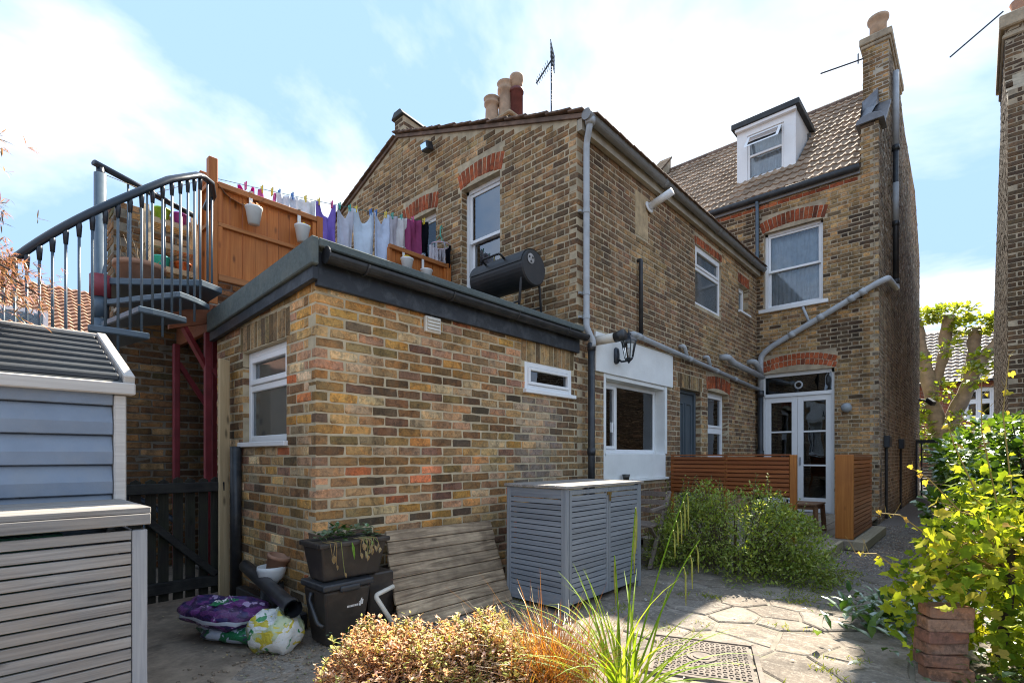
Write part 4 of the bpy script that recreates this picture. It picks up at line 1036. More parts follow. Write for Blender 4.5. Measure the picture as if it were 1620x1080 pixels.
while y < 6.9:
    m2 = MB(); m2.tube([(pr.x+0.02, y, pr.z-0.02), (pr.x+0.02, y+0.44, pr.z-0.02)], 0.11, 12); m2.build('ridge_tile', TILE_EDGE, roof); y += 0.445
# gutter and board of the main eave
mb = MB(); mb.tube([(XM-0.10, 1.56, 6.425), (XM-0.10, 6.8, 6.445)], 0.062, 14); mb.build('gutter', BLACKPL, main, smooth=True)
mb = MB(); mb.box(XM-0.055, XM-0.012, 1.56, 6.8, 6.325, 6.42); mb.build('eave_board', GREYGUT, main)
mb = MB(); mb.tube(round_path([(XM-0.10, 3.30, 6.40), (XM-0.065, 3.30, 6.30), (XM-0.065, 3.30, 5.10), (XM-0.065, 3.24, 5.0)], 0.05), 0.034, 12); mb.build('downpipe', STEELBLUE, main, smooth=True, label='slate blue downpipe beside the sash window')
# far party parapet and its chimney shoulder
mb = MB(); q0 = E0+S_*0.2; q1 = E0+S_*(LEN+0.02)
mb.hexa([(q0.x,6.75,q0.z),(q1.x,6.75,q1.z),(q1.x,7.05,q1.z),(q0.x,7.05,q0.z),(q0.x,6.75,q0.z+0.36),(q1.x,6.75,q1.z+0.36),(q1.x,7.05,q1.z+0.36),(q0.x,7.05,q0.z+0.36)])
pp = mb.build('party_parapet', MORTAR_G, main)
for i in range(14):
    c0 = q0+(q1-q0)*(i/14); c1 = q0+(q1-q0)*((i+0.93)/14); m2 = MB()
    m2.hexa([(c0.x,6.70,c0.z+0.36),(c1.x,6.70,c1.z+0.36),(c1.x,7.1,c1.z+0.36),(c0.x,7.1,c0.z+0.36),(c0.x,6.70,c0.z+0.43),(c1.x,6.70,c1.z+0.43),(c1.x,7.1,c1.z+0.43),(c0.x,7.1,c0.z+0.43)])
    m2.build('coping_brick', B_OBJ, pp, bevel=0.01).color = (*pal_dark(rng, 0, 0), 1)
# gable coping: kneeler hood and lead slope
mb = MB(); n = 8; poly = [(XM-0.05, 1.20, 7.20)]
for i in range(n+1):
    a_ = PI*i/n; poly.append((XM-0.05, 1.415-0.21*math.cos(a_), 7.22+0.13*math.sin(a_)))
poly.append((XM-0.05, 1.63, 7.20)); mb.prism(poly, (0.46, 0, 0)); mb.build('kneeler_hood', LEAD, main, bevel=0.008)
mb = MB(); m0 = (XM+0.36, 7.22); m1_ = (12.5, 6.88+0.952*STX0)
mb.hexa([(m0[0],1.25,m0[1]-0.01),(m1_[0],1.25,m1_[1]),(m1_[0],1.62,m1_[1]),(m0[0],1.62,m0[1]-0.01),(m0[0],1.25,m0[1]+0.04),(m1_[0],1.25,m1_[1]+0.05),(m1_[0],1.62,m1_[1]+0.05),(m0[0],1.62,m0[1]+0.04)])
mb.hexa([(12.0,1.44,8.0),(12.498,1.44,8.3),(12.498,1.73,8.3),(12.0,1.73,7.55),(12.35,1.46,8.35),(12.498,1.46,8.62),(12.498,1.73,8.45),(12.35,1.73,8.0)])
mb.build('lead_flashing', LEAD, main)
# dormer
dz0, dz1 = 7.16, 8.52
WD = Wall(DX, DY1, 0, -1, DY1-DY0)
dw = (0.22, 0.96, 7.31, 8.30)
mb = MB(); panel(mb, WD, 0, WD.L, dz0-0.1, dz1, [dw], d=0.0, reveal=0.1)
xr = 13.30
for yy in (DY0, DY1): mb.add([(DX, yy, dz0-0.1), (xr+0.1, yy, dz1), (DX, yy, dz1)], [(0,1,2)])
dorm = mb.build('dormer', UPVC, main, label='white clad dormer with a tilted open top light')
mb = MB(); mb.hexa([(DX-0.12,DY0-0.09,dz1-0.02),(xr+0.12,DY0-0.09,dz1+0.0),(xr+0.12,DY1+0.09,dz1+0.0),(DX-0.12,DY1+0.09,dz1-0.02),(DX-0.12,DY0-0.09,dz1+0.10),(xr+0.12,DY0-0.09,dz1+0.12),(xr+0.12,DY1+0.09,dz1+0.12),(DX-0.12,DY1+0.09,dz1+0.10)]); mb.build('dormer_roof', SHEDROOF, dorm, bevel=0.008)
mb = MB(); mb.box(DX-0.085, DX-0.002, DY0-0.02, DY1+0.02, dz1-0.09, dz1-0.022); mb.build('dormer_fascia', UPVC, dorm, bevel=0.005)
win = casement(main, WD, *dw, 0.02, (1.25, 1.1), glass=GLASS, sash=0.0, t=0.05, sill=False, label='dormer window with pale curtains')
mb = MB()   # top light pushed open
hz = dw[3]-0.05; lo_ = (7.31+0.05+(8.30-7.31-0.1)*1.25/2.35)+0.03; L_ = (hz-lo_); an = math.radians(38)
P = lambda u, s, d=0.0: WD.p(u, hz-s*math.cos(an)-d*math.sin(an), 0.02+s*math.sin(an)+0.02-d*math.cos(an)*-1)
for (u0_, u1_, s0, s1) in ((dw[0]+.03, dw[0]+.085, 0, L_+.05), (dw[1]-.085, dw[1]-.03, 0, L_+.05), (dw[0]+.085, dw[1]-.085, 0, .055), (dw[0]+.085, dw[1]-.085, L_-.005, L_+.05)):
    mb.hexa([P(u0_,s1), P(u1_,s1), P(u1_,s1,.035), P(u0_,s1,.035), P(u0_,s0), P(u1_,s0), P(u1_,s0,.035), P(u0_,s0,.035)])
mb.add([P(dw[0]+.085,s,.018) if 0 else P(uu,s,.018) for uu, s in ((dw[0]+.085,.055),(dw[1]-.085,.055),(dw[1]-.085,L_-.005),(dw[0]+.085,L_-.005))], [(0,1,2,3)], 1)
mb.build('open_light', [UPVC, GLASS], dorm)
mb = MB(); WD.box(mb, dw[0]-0.3, dw[1]+0.3, dw[2]-0.1, dw[3]+0.1, -1.0, -0.98); mb.build('dormer_interior', DARKROOM, dorm)  # flat dark sheet stands in for the dim room behind the dormer
curtain(WD, win, dw[0]+0.04, dw[1]-0.04, dw[2]+0.06, dw[3]-0.1, -0.14, CURTAIN, 7, 0.025)
mb = MB()
for yy, s in ((DY0-0.005, -1), (DY1+0.005, 1)):
    mb.hexa([(DX-0.03,yy,dz0-0.08),(xr,yy,dz1-0.13),(xr,yy+s*0.16,dz1-0.13),(DX-0.03,yy+s*0.16,dz0-0.08),(DX-0.03,yy,dz0-0.02),(xr,yy,dz1-0.06),(xr,yy+s*0.16,dz1-0.08),(DX-0.03,yy+s*0.16,dz0-0.05)])
mb.build('lead_soaker', LEAD, dorm)
# side stack
stack = None
mb = MB(); mb.box(12.5025, 14.61, YS+0.0025, STY-0.008, 7.3, 9.56); stack = mb.build('chimney_stack', MORTAR_G, main)
Wk = Wall(12.5, STY, 0, -1, STY-YS)
put_bricks(stack, lay(Wk, 0, Wk.L-0.002, 7.8, 9.5, [], pal_main0, rng, row0=104), B_OBJ_SOOT, B_ATT_SOOT, rng, 80)
mb = MB()
for (e, z0, z1) in ((0.03, 9.50, 9.575), (0.055, 9.575, 9.72)): mb.box(12.5-e, 14.62+e, YS-e, STY+e, z0, z1)
mb.hexa([(12.46,YS-0.03,9.72),(14.66,YS-0.03,9.72),(14.66,STY+0.03,9.72),(12.46,STY+0.03,9.72),(12.6,YS+0.1,9.82),(14.5,YS+0.1,9.82),(14.5,STY-0.1,9.82),(12.6,STY-0.1,9.82)])
mb.build('cap', MORTAR_G, stack, bevel=0.015)
mb = MB(); mb.lathe((12.83, 1.50, 9.80), [(0.15,0),(0.145,0.25),(0.15,0.34),(0.185,0.38),(0.19,0.44),(0.15,0.44),(0.13,0.2)], 20); mb.build('chimney_pot', TERRA_TAN, stack, smooth=True)
mb = MB(); mb.lathe((14.2, 1.46, 9.80), [(0.13,0),(0.12,0.3),(0.15,0.36),(0.15,0.42),(0.11,0.42)], 18); mb.build('chimney_pot', TERRA_TAN, stack, smooth=True)
mb = MB(); mb.tube([(12.45, 1.70, 9.30), (11.9, 2.35, 9.02)], 0.014, 6); mb.tube([(12.38, 1.78, 9.20), (12.38, 1.78, 9.40)], 0.012, 6); mb.build('aerial_arm', NAVY, stack)
# flue pipe on the side wall and the diagonal soil pipe on the rear wall
mb = MB(); mb.tube([(12.86, 1.21, 4.72), (12.86, 1.21, 7.5)], 0.052, 14); sp = mb.build('side_pipe', BLACKPL, main, smooth=True, label='black and grey vertical pipe on the gable wall')
mb = MB(); mb.tube([(12.86, 1.21, 7.5), (12.86, 1.21, 9.02)], 0.055, 14); mb.build('pipe_upper', GREYPIPE, sp, smooth=True)
mb = MB(); mb.tube([(12.86, 1.21, 5.95), (12.86, 1.21, 6.75)], 0.0535, 14); mb.build('pipe_middle', GREYPIPE, sp, smooth=True)
for z in (4.74, 5.92, 7.46):
    m2 = MB(); m2.tube([(12.86, 1.21, z-0.05), (12.86, 1.21, z+0.05)], 0.064, 14); m2.build('coupling', BLACKPL, sp, smooth=True)
mb = MB(); mb.tube(round_path([(12.86, 1.21, 4.70), (12.86, 1.20, 4.60), (11.00, 1.15, 4.32), (10.985, 1.30, 4.26), (10.985, 3.05, 3.38), (10.985, 3.235, 3.22), (10.985, 3.235, 2.48)], 0.10), 0.054, 14)
dg = mb.build('diagonal_soil_pipe', GREYPIPE, main, smooth=True, label='grey soil pipe running diagonally across the rear wall')
for t in (0.12, 0.22, 0.5, 0.78):
    p = Vector((10.985, 1.30, 4.26)).lerp(Vector((10.985, 3.05, 3.38)), t); q = Vector((0, 0.893, -0.449)); m2 = MB(); m2.tube([p-q*0.05, p+q*0.05], 0.063, 14); m2.build('coupling', GREYPIPE, dg, smooth=True)
p = Vector((10.985, 2.35, 3.73)); m2 = MB(); m2.tube([p, p+Vector((0, 0.12, 0.34))], 0.024, 10); m2.build('branch', GREYPIPE, dg, smooth=True)
mb = MB(); mb.tube([(10.985, 3.235, 2.50), (10.985, 3.235, 0.1)], 0.056, 14); lo2 = mb.build('lower_soil_pipe', BLACKPL, main, smooth=True, label='black lower soil pipe beside the french doors')
for z in (2.46, 1.25):
    m2 = MB(); m2.tube([(10.985, 3.235, z-0.06), (10.985, 3.235, z+0.06)], 0.068, 14); m2.build('coupling', BLACKPL, lo2, smooth=True)
# bulkhead lamp beside the doors, narrow drains with hoppers on the flank
mb = MB(); c = WM.p(gm(1.765), 2.09, 0.0); mb.lathe(c, [(0.085,0),(0.09,0.03),(0.085,0.07),(0.06,0.11),(0.02,0.125)], 18, axis=tuple(WM.N)); mb.build('wall_lamp', M('grey_glass_lamp', (0.30,0.33,0.35), 0.2, 0.1, 5, 0.0), main, smooth=True, label='round grey bulkhead lamp beside the french doors')
for X in (11.85, 14.3):
    mb = MB(); mb.box(X-0.16, X+0.16, YS-0.10, YS-0.002, 1.36, 1.58); hp = mb.build('hopper', BLACKPL, main, bevel=0.01)
    mb = MB(); mb.tube([(X, YS-0.03, 0.02), (X, YS-0.03, 1.36)], 0.022, 8); mb.build('hopper_pipe', BLACKPL, hp)
mb = MB(); mb.box(11.30, 11.33, YS-0.012, YS-0.001, 0.3, 1.2); mb.build('cable_trunking', BLACKPL, main)

# ================================================================== PARTY WALL behind the spiral stair
rng = random.Random(31)
pty = thing('party_wall', 'high dark brick party wall behind the red steel posts', 'wall', (1.05, 6.5, 0))
WP = Wall(1.05, 6.5, 1, 0, 3.66); WPe = Wall(1.05, 6.83, 0, -1, 0.33)
mb = MB(); panel(mb, WP, 0.0025, 3.66, -0.03, 3.82, []); panel(mb, WPe, 0, 0.3275, -0.03, 3.82, [])
mb.add([(1.058,6.508,3.82),(4.71,6.508,3.82),(4.71,6.83,3.82),(1.058,6.83,3.82)], [(0,1,2,3)]); mb.build('mortar', M('mortar_soot', (0.20,0.175,0.135), 0.95, 0.3, 9, 0.5, 100, dirt=0.5), pty)
put_bricks(pty, lay(WP, 0, 3.66, 0, 3.82, [], pal_party, rng, corner=0)+lay(WPe, 0, 0.33, 0, 3.82, [], pal_party, rng, end_corner=1), B_OBJ, B_ATT, rng, 260, proud=0.006)

# ================================================================== NEIGHBOUR across the passage
rng = random.Random(41)
YN = -0.36
nb = thing('neighbour_house', 'dark brick neighbouring house with a stack across the passage', 'house', (XM, YN, 0))
WN1 = Wall(XM, YN, 0, -1, 2.2); WN2 = Wall(19.8, YN, -1, 0, 19.8-XM)
def ntop(u):
    X = 19.8-u
    return 8.62 if 12.3 < X < 14.4 else (6.6+0.952*(X-XM) if X <= 12.3 else max(5.2, 7.9-0.5*(X-14.4)))
mb = MB(); panel(mb, WN1, 0.0025, 2.2, -0.03, 6.2, []); WN1.box(mb, 0.0025, 0.26, 6.2, 6.9, -0.3, -0.0025)
us = [0, 5.4, 5.4002, 7.4998, 7.5002, 19.8-XM-0.0025]
mb.add([WN2.p(u, -0.03, -0.0025) for u in (0, us[-1])]+[WN2.p(u, ntop(u), -0.0025) for u in reversed(us)], [tuple(range(8))])
for a, b in zip(us, us[1:]): mb.add([WN2.p(a, ntop(a), -0.0025), WN2.p(b, ntop(b), -0.0025), WN2.p(b, ntop(b), -0.4), WN2.p(a, ntop(a), -0.4)], [(0,1,2,3)])
mb.build('mortar', MORTAR_G, nb)
put_bricks(nb, lay(WN1, 0, 2.2, 0, 6.9, [], pal_dark, rng, 'flemish', corner=0, top=lambda u: 6.9 if u < 0.27 else 6.2)+lay(WN2, 0, WN2.L, 0, 8.62, [], pal_dark, rng, 'flemish', end_corner=1, top=ntop), B_OBJ_SOOT, B_ATT_SOOT, rng, 120)
mb = MB(); mb.box(12.3025, 14.39, YN-0.60, YN-0.0025, 6.6, 8.64); st2 = mb.build('chimney_stack', MORTAR_G, nb)
Wn3 = Wall(12.3, YN, 0, -1, 0.6)
put_bricks(st2, lay(Wn3, 0.002, 0.6, 6.6, 8.6, [], pal_dark, rng, row0=88), B_OBJ_SOOT, B_ATT_SOOT, rng, 60)
mb = MB()
for (e, z0, z1) in ((0.03, 8.45, 8.53), (0.07, 8.62, 8.86)): mb.box(12.3-e, 14.4+e, YN-0.6-e, YN+e, z0, z1)
mb.build('cap', MORTAR_G, st2, bevel=0.02)
mb = MB(); mb.lathe((12.75, YN-0.25, 8.85), [(0.15,0),(0.14,0.2),(0.17,0.26),(0.14,0.30),(0.18,0.42),(0.13,0.44)], 18); mb.build('chimney_pot', TERRA, st2, smooth=True)
mb = MB(); mb.tube([(12.3, YN+0.02, 8.95), (12.0, 0.35, 8.35)], 0.014, 6); mb.build('aerial_arm', NAVY, st2)
mb = MB(); q0 = Vector((XM-0.1, 0, 6.25)); 
mb.add([(q0.x, YN-0.26, q0.z), (q0.x, -5, q0.z), (q0.x+3.4, -5, q0.z+3.2), (q0.x+3.4, YN-0.26, q0.z+3.2), (19.8, -5, 6.0), (19.8, YN-0.26, 6.0)], [(0,3,2,1),(3,5,4,2)]); mb.build('roof', TILE, nb)
# ================================================================== ROOF TERRACE, STAIR
rng = random.Random(51)
ter = thing('roof_terrace', 'raised timber terrace carried on red steel posts', 'terrace', (1.6, 5.5, 0))
for i in range(8):
    m2 = MB(); y0 = 5.46+i*0.13; m2.box(1.05 if y0 > 6.0 else 1.62, 4.70, y0, y0+0.122, 2.66, 2.695); m2.build('deck_board', W_DECK_X, ter)
mb = MB(); mb.box(1.60, 1.645, 5.42, 6.49, 2.40, 2.655); mb.build('edge_beam', W_DECKRED, ter, bevel=0.004)
mb = MB(); mb.box(1.65, 4.70, 5.41, 5.455, 2.46, 2.655); mb.build('edge_beam', W_DECKRED, ter, bevel=0.004)
mb = MB(); mb.hexa([(1.28,5.42,2.36),(1.60,5.42,2.47),(1.60,5.47,2.47),(1.28,5.47,2.36),(1.28,5.42,2.50),(1.60,5.42,2.655),(1.60,5.47,2.655),(1.28,5.47,2.50)]); mb.build('bracket_board', W_DECKRED, ter)
for (x, y, zt) in ((1.625, 5.52, 2.40), (1.56, 6.33, 2.40), (1.75, 5.75, 2.40)):
    m2 = MB(); m2.box(x-0.03, x+0.03, y-0.03, y+0.03, 0, zt); m2.build('post', REDSTEEL, ter, bevel=0.006)
for (a, b) in (((1.625,5.55,2.05), (1.40,5.44,2.40)), ((1.655,5.52,2.05), (1.93,5.50,1.80)), ((1.58,6.33,2.2), (1.86,6.33,1.75))):
    m2 = MB(); m2.beam(a, b, 0.045, 0.045); m2.build('brace', REDSTEEL, ter)

stair = thing('spiral_staircase', 'blue-grey painted spiral staircase curving up beside the terrace', 'staircase', (0.8, 5.5, 0))
SC = Vector((0.8, 5.5, 0)); SR = 0.85; STEP = math.radians(19.6); RI = 0.194; A0 = math.radians(315); ZT = 2.72
def sp(a, r, z): return Vector((SC.x+r*math.cos(a), SC.y+r*math.sin(a), z))
mb = MB(); mb.tube([(0.8, 5.5, 0), (0.8, 5.5, 3.60)], 0.045, 16); mb.build('centre_pole', STEELBLUE, stair, smooth=True)
mb = MB(); mb.tube([(0.8, 5.5, 2.55), (0.8, 5.5, 2.735)], 0.075, 16); mb.build('collar', REDSTEEL, stair, smooth=True)
mb = MB(); mb.prism([(0.85,5.45,2.665),(1.40,4.92,2.665),(1.595,5.02,2.665),(1.595,6.02,2.665),(0.95,5.98,2.665),(0.83,5.56,2.665)], (0,0,0.055)); mb.build('landing', STEELBLUE, stair, bevel=0.006)
for j in range(1, 14):
    a1 = A0-(j-1)*STEP+0.10; a0 = a1-STEP*1.25; z = ZT-j*RI
    m2 = MB(); outer = [sp(a0+(a1-a0)*k/4, SR+0.02, z-0.05) for k in range(5)]
    m2.prism([sp(a0-0.3, 0.06, z-0.05)]+outer+[sp(a1+0.3, 0.06, z-0.05)], (0,0,0.05)); m2.build('tread', STEELBLUE, stair, bevel=0.008)
    m2 = MB(); m2.tube([(0.8,5.5,z-0.15), (0.8,5.5,z+0.03)], 0.062, 14); m2.build('tread_hub', STEELBLUE, stair, smooth=True)
def rail_z(a):
    x = (A0-a)/STEP
    return min(ZT+0.90-RI*x-0.07*max(0, x-1.2)*(1.0 if x < 6 else 4.8/max(1e-6, x-1.2)), 3.60-0.02*max(0, (A0-a)))
pts = []
for i in range(60):
    a = A0-math.radians(280)*(1-i/59); pts.append(sp(a, SR, rail_z(a)))
pts += [Vector((1.50, 5.02, 3.63)), Vector((1.57, 5.20, 3.61)), Vector((1.60, 5.48, 3.585))]
mb = MB(); mb.tube(pts, 0.034, 10, squash=0.75); mb.build('handrail', NAVY, stair, smooth=True)
for i in range(54):
    a = A0-STEP*(0.12+i*0.25); zr = rail_z(a); j = int((A0-a)/STEP)+1; zb_ = ZT-j*RI
    p = sp(a, SR, 0); m2 = MB(); m2.tube([(p.x,p.y,zb_-(0.20 if i % 2 else 0.03)), (p.x,p.y,zr-0.1)], 0.009, 8); bal = m2.build('baluster', STEELBLUE, stair, smooth=True)
    m2 = MB(); m2.tube([(p.x,p.y,zr-0.13), (p.x,p.y,zr-0.05), (p.x,p.y,zr-0.02)], [0.013, 0.018, 0.014], 8); m2.build('baluster_collar', NAVY, bal, smooth=True)
for (x, y) in ((1.46, 4.97), (1.57, 5.22), (1.60, 5.44)):
    m2 = MB(); m2.tube([(x,y,2.72), (x,y,3.59)], 0.009, 8); m2.build('baluster', STEELBLUE, stair, smooth=True)
gd = Vector((math.cos(math.radians(28)), math.sin(math.radians(28)), 0)); a_ = Vector((0.8,5.5,3.67)); b_ = a_+gd*0.92
mb = MB(); mb.tube([a_-gd*0.05, b_], 0.034, 10, squash=0.75); mb.build('guard_rail', NAVY, stair, smooth=True)
mb = MB(); mb.tube([(0.8,5.5,3.55), (0.8,5.5,3.67)], 0.03, 10); mb.build('pole_collar', NAVY, stair, smooth=True)
for k in (0.24, 0.42, 0.60, 0.78):
    p = a_+gd*k; m2 = MB(); m2.tube([(p.x,p.y,2.72), (p.x,p.y,3.65)], 0.009, 8); m2.build('baluster', STEELBLUE, stair, smooth=True)

# terrace fence along Y = 5.5, in two panels
def fence_panel(x0, x1, label, left_return):
    f = thing('terrace_fence', label, 'fence', (x0, 5.5, 2.7), 'orange stained fence panels on the terrace')
    x = x0
    while x < x1-0.02:
        w_ = min(0.118, x1-x); m2 = MB(); m2.box(x+0.001, x+w_-0.002, 5.505+rng.uniform(0,.004), 5.522, 2.93, 3.855); m2.build('board', W_ORANGE_Z, f); x += 0.12
    for (z0, z1, d) in ((3.83, 3.885, 0.045), (3.455, 3.495, 0.028), (2.92, 2.985, 0.034)):
        m2 = MB(); m2.box(x0, x1, 5.5-d, 5.504, z0, z1); m2.build('rail', W_ORANGE_X, f, bevel=0.004)
    for xx in (x0, x1-0.04):
        m2 = MB(); m2.box(xx, xx+0.04, 5.474, 5.503, 2.986, 3.454); m2.box(xx, xx+0.04, 5.474, 5.503, 3.496, 3.829); m2.build('stile', W_ORANGE_Z, f)
    m2 = MB(); m2.box(x1+0.004, x1+0.075, 5.46, 5.53, 2.70, 3.90); m2.build('post', W_ORANGE_Z, f, bevel=0.004)
    if left_return:
        m2 = MB(); m2.box(x0-0.085, x0-0.006, 5.455, 5.535, 2.68, 4.10); m2.build('post', W_ORANGE_Z, f, bevel=0.005)
        m2 = MB(); m2.box(x0-0.085, x0-0.012, 5.72, 5.795, 2.70, 4.06); m2.build('post', W_ORANGE_Z, f, bevel=0.005)
        m2 = MB(); m2.box(x0-0.05, x0-0.035, 5.536, 5.719, 2.93, 3.86); m2.build('board', W_ORANGE_Z, f)
        for z in (3.45, 3.84):
            m2 = MB(); m2.box(x0-0.074, x0-0.051, 5.536, 5.719, z, z+0.04); m2.build('rail', W_ORANGE_X, f)
    return f
fence_panel(1.70, 2.70, 'long orange stained fence panel with a tall corner post on the terrace', True)
fence_panel(3.66, 4.60, 'short orange stained fence panel between laundry and gable wall', False)

# white flower pots hooked over the fence
POTW = M('white_enamel', (0.74, 0.74, 0.72), 0.4, 0.05, 6, 0.02, 40, dirt=0.15, dirtc=(0.4,0.38,0.33), dscale=9)
YELLOWFL = leaf_mat('yellow_petals', (0.75,0.50,0.02), (0.85,0.62,0.05), trans=0.3); PEACHFL = leaf_mat('faded_peach_petals', (0.55,0.25,0.16), (0.62,0.35,0.24), trans=0.2)
def fence_pot(x, z, desc, flower, lean):
    t = thing('hanging_pot', desc, 'flower pot', (x, 5.40, z), 'white pots hooked on the terrace fence')
    m2 = MB(); m2.lathe((x, 5.385, z-0.16), [(0.052,0),(0.078,0.15),(0.083,0.155),(0.083,0.17),(0.07,0.17),(0.065,0.13)], 18); m2.build('pot', POTW, t, smooth=True)
    m2 = MB(); m2.box(x-0.018, x+0.018, 5.458, 5.464, z-0.02, 3.90); m2.box(x-0.018, x+0.018, 5.44, 5.54, 3.888, 3.894); m2.build('hook_strap', POTW, t)
    if flower:
        m2 = MB()
        for i in range(26):
            a = rng.uniform(0, 2*PI); r = rng.uniform(0, 0.085); c = Vector((x+r*math.cos(a), 5.385+r*math.sin(a), z+rng.uniform(0.0, 0.05))); s = rng.uniform(0.010, 0.017)
            n_ = Vector((rng.uniform(-1,1), rng.uniform(-1.4,.3), rng.uniform(0,1))).normalized(); e1 = n_.orthogonal().normalized(); e2 = n_.cross(e1)
            m2.add([c+e1*s, c+e2*s, c-e1*s, c-e2*s], [(0,1,2,3)])
        m2.build('flowers', flower, t)
    return t
fence_pot(2.00, 3.70, 'white hanging pot with faded peach flowers near the tall post', PEACHFL, 0)
fence_pot(2.50, 3.68, 'white hanging pot with yellow flowers on the long orange panel', YELLOWFL, 0)
fence_pot(3.87, 3.72, 'white hanging pot with sparse yellow flowers on the short orange panel', YELLOWFL, 0)
fence_pot(4.18, 3.66, 'empty white hanging pot nearest the gable wall', None, 0)

# ================================================================== WASHING LINE AND LAUNDRY
LY = 5.86
def lz(x): return 4.08+(x-1.66)*0.178
mb = MB(); mb.tube([(x, LY, lz(x)-0.03*math.sin((x-1.66)/3.04*PI)) for x in np.linspace(1.66, 4.70, 14)], 0.0035, 5)
tag(mb.build('washing_line', M('green_line', (0.08,0.16,0.14), 0.5, 0.1)), 'thin washing line strung from the fence post to the gable', 'washing line')
mb = MB(); mb.tube([(0.8,5.52,3.62), (1.2,5.63,3.63), (1.64,5.755,3.98)], 0.003, 5); tag(mb.build('string', M('twine', (0.25,0.2,0.13))), 'thin string tied from the stair pole to the fence post', 'string')
def lzz(x): return lz(x)-0.03*math.sin((x-1.66)/3.04*PI)
CL = {}
def cloth(c):
    if c not in CL: CL[c] = cloth_mat('cloth_%d' % len(CL), c)
    return CL[c]
PEGC = {'yellow': (0.75,0.55,0.04), 'blue': (0.04,0.16,0.45), 'green': (0.05,0.36,0.28), 'pink': (0.65,0.08,0.25)}
PEGM = {k: M('peg_'+k, v, 0.4, 0.05) for k, v in PEGC.items()}
def peg(x, colour, what):
    z = lzz(x); m2 = MB(); m2.beam((x-0.008, LY-0.012, z-0.05), (x-0.008, LY-0.02, z+0.035), 0.012, 0.012); m2.beam((x-0.008, LY+0.012, z-0.05), (x-0.008, LY+0.02, z+0.035), 0.012, 0.012)
    tag(m2.build('clothes_peg', PEGM[colour]), '%s plastic peg clipping %s to the washing line' % (colour, what), 'peg', 'coloured pegs on the washing line')
def garment(name, label, cat, x0, x1, ln, colr, top=None, bot=None, narrow=0.0, folds=3, amp=0.03, dy=0.0, seed=0):
    r = random.Random(seed+99); nx, nz = 22, 18; vs = []; fs = []; ph = r.uniform(0, 6); ph2 = r.uniform(0, 6)
    for j in range(nz+1):
        v = j/nz
        for i in range(nx+1):
            u = i/nx; x = (x0+x1)/2+(x1-x0)*(u-0.5)*(1-narrow*math.sin(v*PI*0.8))
            zt = lzz(x0+(x1-x0)*u)-0.005-(top(u) if top else 0.012*math.sin(u*PI)); zb_ = lzz((x0+x1)/2)-ln-(bot(u) if bot else 0.02*math.sin(u*5+ph))
            k = amp*(0.25+0.75*v)*math.sin(u*folds*3.6+ph+v*1.6)+amp*0.35*math.sin(u*folds*6.1+ph2-v*2.6)+amp*.25*math.sin(v*7+u*4+ph)
            vs.append((x, LY+dy+k, zt+(zb_-zt)*v))
    for j in range(nz):
        for i in range(nx): a = j*(nx+1)+i; fs.append((a, a+1, a+nx+2, a+nx+1))
    o = MB().add(vs, fs).build(name, cloth(colr), smooth=True); md = o.modifiers.new('thick', 'SOLIDIFY'); md.thickness = 0.004
    return tag(o, label, cat, 'laundry on the washing line')
tank = lambda u: 0.16*max(0, 1-(abs(u-0.5)/0.30)**2)**0.6
vneck = lambda u: 0.15*max(0, 1-abs(u-0.48)/0.32)**0.8
halter = lambda u: 0.17*math.exp(-((u-0.52)/0.25)**4)
